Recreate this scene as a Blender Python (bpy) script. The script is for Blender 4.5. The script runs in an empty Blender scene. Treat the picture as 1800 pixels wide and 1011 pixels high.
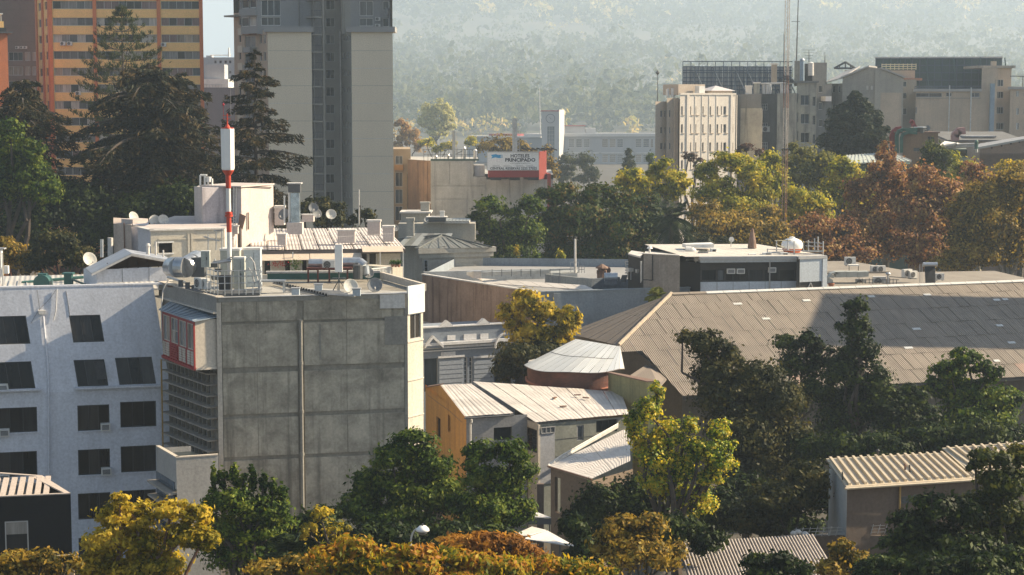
import bpy, math, random
import numpy as np
from mathutils import Vector, noise as mnoise
random.seed(7)
S = bpy.context.scene
COL = S.collection
# ------------------------------------------------------------------ camera
FPX, CXP, CYP, EYE = 3200.0, 900.0, 505.5, 32.0
PITCH = math.atan(325.5 / FPX)
cam_d = bpy.data.cameras.new('camera')
cam_d.sensor_width = 36.0
cam_d.lens = FPX / 1800.0 * 36.0
cam_d.clip_start, cam_d.clip_end = 1.0, 45000.0
cam = bpy.data.objects.new('camera', cam_d)
cam.location = (0, 0, EYE)
cam.rotation_euler = (math.pi / 2 - PITCH, 0, 0)
COL.objects.link(cam)
S.camera = cam
# ------------------------------------------------------------------ light
HAZE = 0.00024
SUN_AZ, SUN_EL = math.radians(77), math.radians(32)      # azimuth from +Y (view direction) towards +X
sd = Vector((math.cos(SUN_EL) * math.sin(SUN_AZ), math.cos(SUN_EL) * math.cos(SUN_AZ), math.sin(SUN_EL)))
W = bpy.data.worlds.new('World'); S.world = W; W.use_nodes = True
nt = W.node_tree
sky = nt.nodes.new('ShaderNodeTexSky'); sky.sky_type = 'NISHITA'; sky.sun_disc = False
sky.sun_elevation = SUN_EL; sky.sun_rotation = SUN_AZ
sky.air_density, sky.dust_density, sky.ozone_density = 1.1, 1.3, 1.5
bg = nt.nodes['Background']; bg.inputs['Strength'].default_value = 0.052
nt.links.new(sky.outputs[0], bg.inputs[0])
sl = bpy.data.lights.new('sun', 'SUN'); sl.energy = 5.0; sl.angle = math.radians(0.5); sl.color = (1.0, 0.82, 0.57)
sun = bpy.data.objects.new('sun', sl); COL.objects.link(sun)
sun.rotation_euler = sd.to_track_quat('Z', 'Y').to_euler()
S.view_settings.view_transform = 'Standard'; S.view_settings.look = 'None'
S.view_settings.gamma = 1.0; S.view_settings.use_curve_mapping = False
S.view_settings.exposure = 1.4
cy = S.cycles
cy.max_bounces = 5; cy.diffuse_bounces = 3; cy.glossy_bounces = 2; cy.transmission_bounces = 3
cy.transparent_max_bounces = 6; cy.volume_bounces = 1
cy.use_denoising = True; cy.use_adaptive_sampling = True
try: cy.denoiser = 'OPENIMAGEDENOISE'; cy.denoising_input_passes = 'RGB_ALBEDO_NORMAL'
except Exception: pass
# ------------------------------------------------------------------ pixel -> world helpers (photo pixels, depth along +Y in metres)
def ray(px, py):
    u, v = (px - CXP) / FPX, (CYP - py) / FPX
    y = math.cos(PITCH) + v * math.sin(PITCH)
    return u / y, (-math.sin(PITCH) + v * math.cos(PITCH)) / y
def P(px, py, Y):
    rx, rz = ray(px, py)
    return Vector((rx * Y, Y, EYE + rz * Y))
def Z(py, Y): return EYE + ray(900, py)[1] * Y
def XY(px, Y, py=505): return (ray(px, py)[0] * Y, Y)
def depth_at(py, z): return (z - EYE) / ray(900, py)[1]      # depth of a pixel row on the level z
def onz(px, py, z):
    rx, rz = ray(px, py); t = (z - EYE) / rz
    return Vector((rx * t, t, z))
class Plane:
    def __init__(s, a, b, c):
        s.a = Vector(a); s.n = (Vector(b) - s.a).cross(Vector(c) - s.a).normalized()
        if s.n.y > 0: s.n = -s.n
    def hit(s, px, py, off=0.0):
        rx, rz = ray(px, py); d = Vector((rx, 1, rz)); o = Vector((0, 0, EYE))
        t = (s.a + s.n * off - o).dot(s.n) / d.dot(s.n)
        return o + d * t
# ------------------------------------------------------------------ mesh builder
class MB:
    def __init__(s): s.v = []; s.f = []; s.uv = {}
    def poly(s, pts, uv=None):
        i = len(s.v); s.v += [tuple(p) for p in pts]; s.f.append(tuple(range(i, i + len(pts))))
        if uv: s.uv[len(s.f) - 1] = uv
        return s
    def hexa(s, b, t):                      # bottom and top quads
        i = len(s.v); s.v += [tuple(p) for p in b] + [tuple(p) for p in t]; n = len(b)
        s.f.append(tuple(i + k for k in reversed(range(n)))); s.f.append(tuple(i + n + k for k in range(n)))
        for k in range(n):
            k2 = (k + 1) % n; s.f.append((i + k, i + k2, i + n + k2, i + n + k))
        return s
    def box(s, x0, x1, y0, y1, z0, z1):
        return s.hexa([(x0, y0, z0), (x1, y0, z0), (x1, y1, z0), (x0, y1, z0)], [(x0, y0, z1), (x1, y0, z1), (x1, y1, z1), (x0, y1, z1)])
    def rbox(s, c, sx, sy, sz, a=0.0):      # centre of base, rotated about z
        ca, sa = math.cos(a), math.sin(a)
        q = [(c[0] + ca * x - sa * y, c[1] + sa * x + ca * y) for x, y in ((-sx / 2, -sy / 2), (sx / 2, -sy / 2), (sx / 2, sy / 2), (-sx / 2, sy / 2))]
        return s.hexa([(x, y, c[2]) for x, y in q], [(x, y, c[2] + sz) for x, y in q])
    def prism(s, pts, z0, z1):
        return s.hexa([(p[0], p[1], z0) for p in pts], [(p[0], p[1], z1) for p in pts])
    def slab(s, pts, vec):
        v = Vector(vec); return s.hexa(pts, [Vector(p) + v for p in pts])
    def tube(s, a, b, r0, r1=None, n=6, caps=True):
        a, b = Vector(a), Vector(b); r1 = r0 if r1 is None else r1
        d = (b - a)
        if d.length < 1e-6: return s
        d.normalize(); u = d.orthogonal().normalized(); w = d.cross(u)
        i = len(s.v)
        for c, r in ((a, r0), (b, r1)):
            for k in range(n):
                t = 2 * math.pi * k / n; s.v.append(tuple(c + u * (r * math.cos(t)) + w * (r * math.sin(t))))
        for k in range(n): s.f.append((i + k, i + (k + 1) % n, i + n + (k + 1) % n, i + n + k))
        if caps: s.f.append(tuple(i + k for k in reversed(range(n)))); s.f.append(tuple(i + n + k for k in range(n)))
        return s
    def path(s, pts, r, n=6):
        for a, b in zip(pts, pts[1:]): s.tube(a, b, r, None, n)
        return s
    def lathe(s, c, prof, n=20, a0=0.0, a1=2 * math.pi):
        i = len(s.v); full = abs(a1 - a0 - 2 * math.pi) < 1e-3; m = n if full else n + 1
        for r, z in prof:
            for k in range(m):
                t = a0 + (a1 - a0) * k / n; s.v.append((c[0] + r * math.cos(t), c[1] + r * math.sin(t), c[2] + z))
        for j in range(len(prof) - 1):
            for k in range(n):
                k2 = (k + 1) % m if full else k + 1
                s.f.append((i + j * m + k, i + j * m + k2, i + (j + 1) * m + k2, i + (j + 1) * m + k))
        return s
def mk(name, mb, m, parent=None, loc=None, smooth=False):
    org = Vector(parent['_org']) if parent is not None else Vector((0, 0, 0))
    if loc is not None: org = Vector(loc)
    me = bpy.data.meshes.new(name)
    me.from_pydata([(x - org.x, y - org.y, z - org.z) for x, y, z in mb.v], [], mb.f)
    if mb.uv:
        ul = me.uv_layers.new(name='UVMap')
        for fi, uv in mb.uv.items():
            for li, c in zip(me.polygons[fi].loop_indices, uv): ul.data[li].uv = c
    if smooth:
        for p in me.polygons: p.use_smooth = True
    me.materials.append(m); me.update()
    o = bpy.data.objects.new(name, me); COL.objects.link(o)
    if parent is not None: o.parent = parent; o['_org'] = tuple(org)
    else: o.location = org; o['_org'] = tuple(org)
    return o
def tag(o, label=None, cat=None, group=None, kind=None):
    if label: o['label'] = label
    if cat: o['category'] = cat
    if group: o['group'] = group
    if kind: o['kind'] = kind
    return o
def thing(name, label, cat, loc, group=None):
    o = bpy.data.objects.new(name, None); COL.objects.link(o); o.location = loc; o['_org'] = tuple(loc)
    o.empty_display_size = 0.5
    return tag(o, label, cat, group)
def kids(o): return [c for c in o.children]
def dup(root, loc, rz=0.0, sc=None, label=None, group=None):
    r = root.copy(); COL.objects.link(r); r.location = loc; r.rotation_euler = (0, 0, rz); r['_org'] = tuple(loc)
    if sc: r.scale = (sc, sc, sc) if not hasattr(sc, '__len__') else sc
    if label: r['label'] = label
    if group: r['group'] = group
    for ch in list(root.children):
        c = ch.copy(); COL.objects.link(c); c.parent = r
        for g in list(ch.children):
            d = g.copy(); COL.objects.link(d); d.parent = c
    return r
class Proto:                                # first use moves the prototype, later uses copy it
    def __init__(s, root, k=1.0): s.root = root; s.used = False; s.k = k
    def put(s, loc, rz, sc, label, group=None):
        sc = (sc or 1.0) * s.k
        if not s.used:
            s.used = True; r = s.root; r.location = loc; r.rotation_euler = (0, 0, rz)
            if sc: r.scale = (sc, sc, sc) if not hasattr(sc, '__len__') else sc
            r['label'] = label
            if group: r['group'] = group
            return r
        return dup(s.root, loc, rz, sc or 1.0, label, group)
# ------------------------------------------------------------------ materials
def new_mat(name):
    m = bpy.data.materials.new(name); m.use_nodes = True
    return m, m.node_tree, m.node_tree.nodes['Principled BSDF']
def N(t, kind, **kw):
    n = t.nodes.new(kind)
    for k, v in kw.items():
        if k in n.inputs: n.inputs[k].default_value = v
        else: setattr(n, k, v)
    return n
def ramp(t, fac, stops):
    r = t.nodes.new('ShaderNodeValToRGB'); t.links.new(fac, r.inputs[0])
    e = r.color_ramp.elements
    while len(e) < len(stops): e.new(0.5)
    for i, (p, c) in enumerate(stops): e[i].position = p; e[i].color = (*c, 1) if len(c) == 3 else c
    return r.outputs[0]
def mixc(t, fac, a, b, mode='MIX'):
    n = t.nodes.new('ShaderNodeMix'); n.data_type = 'RGBA'; n.blend_type = mode
    for sck, v in ((n.inputs[0], fac), (n.inputs[6], a), (n.inputs[7], b)):
        if hasattr(v, 'is_output'): t.links.new(v, sck)
        elif isinstance(v, (int, float)): sck.default_value = v
        else: sck.default_value = (*v, 1)
    return n.outputs[2]
def mapped(t, scale=(1, 1, 1), coord='Object', rot=(0, 0, 0)):
    tc = t.nodes.new('ShaderNodeTexCoord'); mp = t.nodes.new('ShaderNodeMapping')
    mp.inputs['Scale'].default_value = scale; mp.inputs['Rotation'].default_value = rot
    t.links.new(tc.outputs[coord], mp.inputs[0]); return mp.outputs[0]
def noise_tex(t, vec, scale, detail=6, rough=.6, dist=0.0):
    n = t.nodes.new('ShaderNodeTexNoise'); n.inputs['Scale'].default_value = scale; n.inputs['Detail'].default_value = detail
    n.inputs['Roughness'].default_value = rough; n.inputs['Distortion'].default_value = dist
    t.links.new(vec, n.inputs['Vector']); return n.outputs[0]
def bump(t, bsdf, h, dist=.02, strength=.5):
    b = t.nodes.new('ShaderNodeBump'); b.inputs['Distance'].default_value = dist; b.inputs['Strength'].default_value = strength
    t.links.new(h, b.inputs['Height']); t.links.new(b.outputs[0], bsdf.inputs['Normal'])
MATS = {}
def plaster(name, col, dirt=(.12, .11, .1), amt=.35, rough=.85, streak=.5, scale=.35, metal=0.0, bd=.02):
    """painted or rendered masonry: blotchy tone, rain streaks, fine grain"""
    if name in MATS: return MATS[name]
    m, t, b = new_mat(name)
    v = mapped(t); vs = mapped(t, (1.6, 1.6, .09))
    n1 = noise_tex(t, v, scale, 8, .65, .3); n2 = noise_tex(t, vs, 1.0, 5, .6); n3 = noise_tex(t, v, 6, 5, .6)
    f1 = ramp(t, n1, [(.38, (0, 0, 0)), (.72, (1, 1, 1))])
    f2 = ramp(t, n2, [(.5, (0, 0, 0)), (.75, (1, 1, 1))])
    c = mixc(t, f1, col, [x * (1 - amt) + d * amt for x, d in zip(col, dirt)])
    mul = t.nodes.new('ShaderNodeMath'); mul.operation = 'MULTIPLY'; mul.inputs[1].default_value = streak * amt * 1.6
    t.links.new(f2, mul.inputs[0])
    c = mixc(t, mul.outputs[0], c, dirt)
    g = ramp(t, n3, [(.3, (.82, .82, .82)), (.7, (1.1, 1.1, 1.1))])
    c = mixc(t, 1.0, c, g, 'MULTIPLY')
    t.links.new(c, b.inputs['Base Color']); b.inputs['Roughness'].default_value = rough; b.inputs['Metallic'].default_value = metal
    bump(t, b, n3, bd, .5)
    MATS[name] = m; return m
def paint(name, col, rough=.5, metal=0.0, var=.15, scale=1.5):
    if name in MATS: return MATS[name]
    m, t, b = new_mat(name)
    n1 = noise_tex(t, mapped(t), scale, 6, .6)
    c = ramp(t, n1, [(.3, [x * (1 - var) for x in col]), (.7, [min(1, x * (1 + var * .5)) for x in col])])
    t.links.new(c, b.inputs['Base Color']); b.inputs['Roughness'].default_value = rough; b.inputs['Metallic'].default_value = metal
    MATS[name] = m; return m
def sheet(name, col, pitch=.13, amp=.03, metal=.0, rough=.6, rust=(.12, .06, .03), ramt=.25, lines=0.0):
    """corrugated sheet: UV u runs across the corrugation in metres, v along it"""
    if name in MATS: return MATS[name]
    m, t, b = new_mat(name)
    uv = mapped(t, (1, 1, 1), 'UV'); ob = mapped(t)
    w = t.nodes.new('ShaderNodeTexWave'); w.bands_direction = 'X'; w.wave_profile = 'SIN'
    w.inputs['Scale'].default_value = 1.0 / pitch / 3.1831 * 1.0 ; w.inputs['Distortion'].default_value = 0
    t.links.new(uv, w.inputs[0])
    n1 = noise_tex(t, ob, .5, 8, .65, .4); n2 = noise_tex(t, mapped(t, (3, .25, 1), 'UV'), 1.0, 6, .65)
    gi = t.nodes.new('ShaderNodeObjectInfo')
    c = mixc(t, ramp(t, n1, [(.4, (0, 0, 0)), (.75, (1, 1, 1))]), col, [x * (1 - ramt) + r * ramt for x, r in zip(col, rust)])
    mul = t.nodes.new('ShaderNodeMath'); mul.operation = 'MULTIPLY'; mul.inputs[1].default_value = ramt
    t.links.new(ramp(t, n2, [(.5, (0, 0, 0)), (.7, (1, 1, 1))]), mul.inputs[0])
    c = mixc(t, mul.outputs[0], c, rust)
    c = mixc(t, 1.0, c, ramp(t, gi.outputs['Random'], [(0, (.9, .9, .9)), (1, (1.06, 1.05, 1.04))]), 'MULTIPLY')
    t.links.new(c, b.inputs['Base Color']); b.inputs['Roughness'].default_value = rough; b.inputs['Metallic'].default_value = metal
    bump(t, b, w.outputs[1], amp, 1.0)
    MATS[name] = m; return m
def leafm(name, cols, trans=.35, var=.5, spec=.12):
    """leaf clumps: tone picked per leaf and per bough"""
    if name in MATS: return MATS[name]
    m, t, b = new_mat(name)
    geo = t.nodes.new('ShaderNodeNewGeometry'); n1 = noise_tex(t, mapped(t), .55, 3, .6)
    a = t.nodes.new('ShaderNodeMath'); a.operation = 'MULTIPLY_ADD'; a.inputs[1].default_value = var
    t.links.new(geo.outputs['Random Per Island'], a.inputs[0])
    s2 = t.nodes.new('ShaderNodeMath'); s2.operation = 'MULTIPLY_ADD'; s2.inputs[1].default_value = 2.0; s2.inputs[2].default_value = -.5 - var / 2
    t.links.new(n1, s2.inputs[0]); t.links.new(s2.outputs[0], a.inputs[2])
    k = len(cols)
    c = ramp(t, a.outputs[0], [((i + .5) / k, cc) for i, cc in enumerate(cols)])
    t.links.new(c, b.inputs['Base Color']); b.inputs['Roughness'].default_value = .55
    b.inputs['Specular IOR Level'].default_value = spec
    tr = t.nodes.new('ShaderNodeBsdfTranslucent'); t.links.new(mixc(t, 1.0, c, (1.25, 1.2, .7), 'MULTIPLY'), tr.inputs[0])
    mx = t.nodes.new('ShaderNodeMixShader'); mx.inputs[0].default_value = trans
    t.links.new(b.outputs[0], mx.inputs[1]); t.links.new(tr.outputs[0], mx.inputs[2])
    t.links.new(mx.outputs[0], t.nodes['Material Output'].inputs[0])
    MATS[name] = m; return m
def glassm(name, col, rough=.08, spec=.4):
    if name in MATS: return MATS[name]
    m, t, b = new_mat(name)
    gi = t.nodes.new('ShaderNodeObjectInfo')
    n = noise_tex(t, mapped(t, (3, 3, .3)), 1.5, 3)
    c = mixc(t, 1.0, ramp(t, n, [(.35, [x * .75 for x in col]), (.65, [min(1, x * 1.2) for x in col])]), ramp(t, gi.outputs['Random'], [(0, (.6, .6, .6)), (1, (1.25, 1.25, 1.25))]), 'MULTIPLY')
    t.links.new(c, b.inputs['Base Color']); b.inputs['Roughness'].default_value = rough; b.inputs['Specular IOR Level'].default_value = spec
    MATS[name] = m; return m
G_DARK = glassm('dark_glass', (.02, .024, .028)); G_MID = glassm('grey_glass', (.09, .1, .11)); G_BLUE = glassm('blue_glass', (.05, .07, .09))
C_WHITE = glassm('glass_over_white_curtain', (.42, .4, .37), .12, .4); C_BEIGE = glassm('glass_over_beige_curtain', (.3, .25, .2), .12, .4)
C_GREY = glassm('glass_over_grey_curtain', (.2, .2, .2), .12, .4); C_ROSE = glassm('glass_over_rose_curtain', (.2, .13, .13), .12, .4)
CURT = [G_MID, C_WHITE, C_BEIGE, C_GREY, C_GREY, C_ROSE, G_MID, G_BLUE, G_DARK]
ALU = paint('aluminium', (.45, .45, .45), .45, .3); WHITEP = paint('white_paint', (.72, .71, .68), .5); BLACKP = paint('black_paint', (.025, .025, .027), .5)
GALV = paint('galvanised_steel', (.5, .52, .54), .35, .75, .3, 2.0); DGREY = paint('dark_grey_metal', (.09, .095, .1), .5, .2); REDP = paint('red_paint', (.5, .05, .02), .45)
RUST = plaster('rusty_steel', (.16, .08, .05), (.3, .25, .22), .5); TREADW = plaster('weathered_white', (.62, .6, .57), (.2, .17, .15), .35)
# ------------------------------------------------------------------ facades
class Fac:
    """vertical wall plane from (pixel column, depth) to (pixel column, depth), left to right seen from the street"""
    def __init__(s, pA, yA, pB, yB, py=505):
        s.A = Vector((*XY(pA, yA, py), 0)); s.B = Vector((*XY(pB, yB, py), 0))
        s.set()
    def set(s):
        d = s.B - s.A; s.L = d.length; s.d = d / s.L; s.n = Vector((-s.d.y, s.d.x, 0)); return s
    @staticmethod
    def pts(a, b):
        f = Fac.__new__(Fac); f.A = Vector((a[0], a[1], 0)); f.B = Vector((b[0], b[1], 0)); return f.set()
    def sz(s, px, py):
        rx, rz = ray(px, py)                 # A + s d = t (rx,1)
        det = s.d.x * -1 + s.d.y * rx
        t = (s.d.x * -s.A.y + s.d.y * s.A.x) / det
        ss = ((rx * t - s.A.x) * s.d.x + (t - s.A.y) * s.d.y)
        return ss, EYE + rz * t
    def s(s, px, py=505): return s.sz(px, py)[0]
    def z(s, py, px): return s.sz(px, py)[1]
    def pt(s, a, z, off=0.0):
        p = s.A + s.d * a - s.n * off; return Vector((p.x, p.y, z))
    def box(s, mb, s0, s1, z0, z1, o0, o1):
        q = [s.pt(s0, 0, o1), s.pt(s1, 0, o1), s.pt(s1, 0, o0), s.pt(s0, 0, o0)]
        return mb.prism([(p.x, p.y) for p in q], z0, z1)
def wall(T, F, z0, z1, holes, m, rev=.25, name='wall', s0=0.0, s1=None):
    s1 = F.L if s1 is None else s1
    mb = MB(); xs = sorted({s0, s1, *[h[0] for h in holes], *[h[1] for h in holes]}); zs = sorted({z0, z1, *[h[2] for h in holes], *[h[3] for h in holes]})
    xs = [x for x in xs if s0 - 1e-6 <= x <= s1 + 1e-6]; zs = [z for z in zs if z0 - 1e-6 <= z <= z1 + 1e-6]
    for i in range(len(xs) - 1):
        run = None
        for j in range(len(zs) - 1):
            cx, cz = (xs[i] + xs[i + 1]) / 2, (zs[j] + zs[j + 1]) / 2
            solid = not any(h[0] < cx < h[1] and h[2] < cz < h[3] for h in holes)
            if solid and run is None: run = zs[j]
            if not solid and run is not None:
                mb.poly([F.pt(xs[i], run), F.pt(xs[i + 1], run), F.pt(xs[i + 1], zs[j]), F.pt(xs[i], zs[j])]); run = None
        if run is not None: mb.poly([F.pt(xs[i], run), F.pt(xs[i + 1], run), F.pt(xs[i + 1], z1), F.pt(xs[i], z1)])
    for a, b, c, d in holes:
        mb.poly([F.pt(a, c), F.pt(a, d), F.pt(a, d, -rev), F.pt(a, c, -rev)]); mb.poly([F.pt(b, c), F.pt(b, d), F.pt(b, d, -rev), F.pt(b, c, -rev)])
        mb.poly([F.pt(a, c), F.pt(b, c), F.pt(b, c, -rev), F.pt(a, c, -rev)]); mb.poly([F.pt(a, d), F.pt(b, d), F.pt(b, d, -rev), F.pt(a, d, -rev)])
    return mk(name, mb, m, T)
def shell(T, pts, z0, z1, m, skip=(), name='wall', roofm=None):
    """the walls round a footprint, less the edges in skip, and the flat roof"""
    mb = MB(); n = len(pts)
    for i in range(n):
        if i in skip: continue
        a, b = pts[i], pts[(i + 1) % n]
        mb.poly([(a[0], a[1], z0), (b[0], b[1], z0), (b[0], b[1], z1), (a[0], a[1], z1)])
    w = mk(name, mb, m, T)
    mk('roof', MB().poly([(p[0], p[1], z1) for p in pts]), roofm or m, T)
    return w
def window(T, F, a, b, c, d, n=2, rows=1, fm=None, mats=None, rec=.12, fw=.06, split=False, off=0.0, name='window', gap=None):
    """frame with mullions; panes are its sub-parts"""
    fm = fm or ALU; mats = mats or CURT; fr = MB(); o1 = -rec + .06 + off; o0 = -rec - .02 + off
    F.box(fr, a, a + fw, c, d, o0, o1); F.box(fr, b - fw, b, c, d, o0, o1)
    F.box(fr, a + fw, b - fw, c, c + fw, o0, o1); F.box(fr, a + fw, b - fw, d - fw, d, o0, o1)
    w = (b - a - 2 * fw) / n; h = (d - c - 2 * fw) / rows
    for i in range(1, n): F.box(fr, a + fw + i * w - fw * .4, a + fw + i * w + fw * .4, c + fw, d - fw, o0, o1 - .003)
    for j in range(1, rows): F.box(fr, a + fw, b - fw, c + fw + j * h - fw * .35, c + fw + j * h + fw * .35, o0, o1 - .006)
    fo = mk(name, fr, fm, T)
    groups = []
    if split:
        for i in range(n):
            for j in range(rows): groups.append([(i, j)])
    else: groups = [[(i, 0)] for i in range(n)] if rows == 1 and n > 1 and split is None else [[(i, j) for i in range(n) for j in range(rows)]]
    for g in groups:
        mb = MB()
        for i, j in g:
            x0, x1 = a + fw + i * w, a + fw + (i + 1) * w; y0, y1 = c + fw + j * h, c + fw + (j + 1) * h
            mb.poly([F.pt(x0, y0, o0 + .03), F.pt(x1, y0, o0 + .03), F.pt(x1, y1, o0 + .03), F.pt(x0, y1, o0 + .03)])
        mk('pane', mb, random.choice(mats), fo)
    return fo
def part_box(T, name, F, s0, s1, z0, z1, o0, o1, m): return mk(name, F.box(MB(), s0, s1, z0, z1, o0, o1), m, T)
def copies(src_mesh_obj, name, parent, locs):
    """alike pieces that share one mesh, in the parent's space"""
    out = []
    for l in locs:
        o = bpy.data.objects.new(name, src_mesh_obj); COL.objects.link(o); o.parent = parent; o.location = l; out.append(o)
    return out
# ------------------------------------------------------------------ foliage
def np_mesh(name, V, F, m, parent=None, org=(0, 0, 0), smooth=False):
    V = np.asarray(V, dtype=np.float32) - np.array(org, dtype=np.float32); F = np.asarray(F, dtype=np.int32); k = F.shape[1]
    me = bpy.data.meshes.new(name); me.vertices.add(len(V)); me.vertices.foreach_set('co', V.ravel())
    me.loops.add(F.size); me.loops.foreach_set('vertex_index', F.ravel()); me.polygons.add(len(F))
    me.polygons.foreach_set('loop_start', np.arange(0, F.size, k, dtype=np.int32))
    if smooth: me.polygons.foreach_set('use_smooth', np.ones(len(F), dtype=bool))
    me.update(calc_edges=True); me.materials.append(m)
    o = bpy.data.objects.new(name, me); COL.objects.link(o); o['_org'] = tuple(float(x) for x in org)
    if parent is not None: o.parent = parent
    else: o.location = org
    return o
def leaf_cards(rng, C, size, elong=1.7, up=.35, along=None, acr=None, nrm=None):
    """one diamond leaf per centre; returns verts and faces"""
    n = len(C)
    if nrm is not None:                        # leaf faces turn outwards from their bough
        nn = nrm + rng.normal(size=(n, 3)) * .5; r = rng.normal(size=(n, 3)); r[:, 2] -= up; a = np.cross(nn, np.cross(r, nn))
    elif along is None:
        a = rng.normal(size=(n, 3)); a[:, 2] -= up
    else: a = along + rng.normal(size=(n, 3)) * (acr or .35)
    a /= np.linalg.norm(a, axis=1)[:, None] + 1e-9
    r = nn if nrm is not None else rng.normal(size=(n, 3)); b = np.cross(a, r); b /= np.linalg.norm(b, axis=1)[:, None] + 1e-9
    s = size * rng.uniform(.4, 1.45, n)[:, None]
    L, Wd = a * s * .5 * elong, b * s * .5
    V = np.stack([C - L, C + Wd * .9 - L * .1, C + L, C - Wd * .9 - L * .1], axis=1).reshape(-1, 3)
    return V, np.arange(4 * n).reshape(n, 4)
def limb(mb, a, b, r0, r1, rng, k=4, wob=.08):
    a, b = Vector(a), Vector(b); L = (b - a).length; prev = a; pr = r0
    for i in range(1, k + 1):
        t = i / k; q = a.lerp(b, t)
        if i < k: q = q + Vector(rng.normal(size=3)) * L * wob * .5 + Vector((0, 0, L * .10 * math.sin(math.pi * t)))
        r = r0 + (r1 - r0) * t; mb.tube(prev, q, pr, r, 6, False); prev, pr = q, r
BARK = plaster('bark', (.09, .07, .055), (.03, .025, .02), .6, .95, .5, 1.5); PALEBARK = plaster('pale_bark', (.28, .25, .2), (.1, .09, .07), .6, .95, .5, 1.5)
TREES = 0
def tree(name, label, base, lobes, m, seed=0, leaf_px=4.6, dens=1.0, elong=1.7, bark=None, group=None, clump=.35, up=.35, droop=0.0, gap=.0, trunk=None, minleaf=.15):
    """base: (pixel column, depth); lobes: (px, py, rx, ry[, depth shift in m]) - boughs of the crown in the photo's pixels at that depth"""
    global TREES; TREES += 1
    rng = np.random.default_rng(seed + 31 * TREES); bx, d = base; org = Vector((*XY(bx, d, 600), 0))
    T = thing(name, label, 'tree', org, group)
    Vs, Ns, mb = [], [], MB(); k = d / FPX; leaf_px *= .78; size = max(minleaf * .8, leaf_px * k)
    zs = [Z(l[1], d) for l in lobes]; low = min(Z(l[1] + l[3] * .6, d) for l in lobes)
    tr = trunk or max(.16, .022 * max(zs)); fork = Vector((org.x, d, max(1.2, min(low, max(zs) * .45))))
    limb(mb, (org.x, d, -.1), fork, tr * 1.25, tr * .8, rng, 3, .03)
    for l in lobes:
        px, py, rx, ry = l[:4]; dy = l[4] if len(l) > 4 else rng.uniform(-.5, .5) * rx * k * .8
        c = np.array(P(px, py, d + dy)); R = np.array([rx * k, rx * k * rng.uniform(.75, 1.0), ry * k])
        limb(mb, fork, Vector(c) - Vector((0, 0, R[2] * .3)), tr * .5, tr * .16, rng)
        area = rx * ry * 3.14
        nc = int(max(9, min(64, 7 + area / 190)))
        u = rng.normal(size=(nc, 3)); u[:, 2] = u[:, 2] * .9 + .12; u /= np.linalg.norm(u, axis=1)[:, None]
        rad = rng.uniform(.35, 1.0, nc) ** .6 * rng.uniform(.8, 1.12, nc)
        cc = c + u * rad[:, None] * R * (1 - clump * .6); cc[:, 2] -= droop * rng.uniform(0, 1, nc) * R[2]
        for q in cc[:10]: limb(mb, Vector(c) - Vector((0, 0, R[2] * .3)), q, tr * .16, .03, rng, 3)
        nl = int(dens * area * 10.9 / (leaf_px ** 2))
        per = rng.multinomial(nl, rng.dirichlet(np.ones(nc) * 4))
        for q, kk in zip(cc, per):
            if kk == 0 or rng.uniform() < gap: continue
            w = rng.normal(size=(kk, 3)); w /= np.linalg.norm(w, axis=1)[:, None]; rr = rng.uniform(.1, 1, kk) ** .55
            rc = R * clump * rng.uniform(.75, 1.35); rc[2] *= .78
            Vs.append(q + w * rr[:, None] * rc); Ns.append(w + (q - c) / R * .8 + np.array([0, 0, .35]))
        ns = nl // 12                                           # stray sprays that break the outline
        w = rng.normal(size=(ns, 3)); w /= np.linalg.norm(w, axis=1)[:, None]; Vs.append(c + w * rng.uniform(.6, 1.12, ns)[:, None] * R); Ns.append(w)
    C = np.concatenate(Vs); V, Fc = leaf_cards(rng, C, size, elong, up, nrm=np.concatenate(Ns))
    cr = np_mesh('crown', V, Fc, m, T, org); mk('trunk', mb, bark or BARK, T)
    return T
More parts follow.
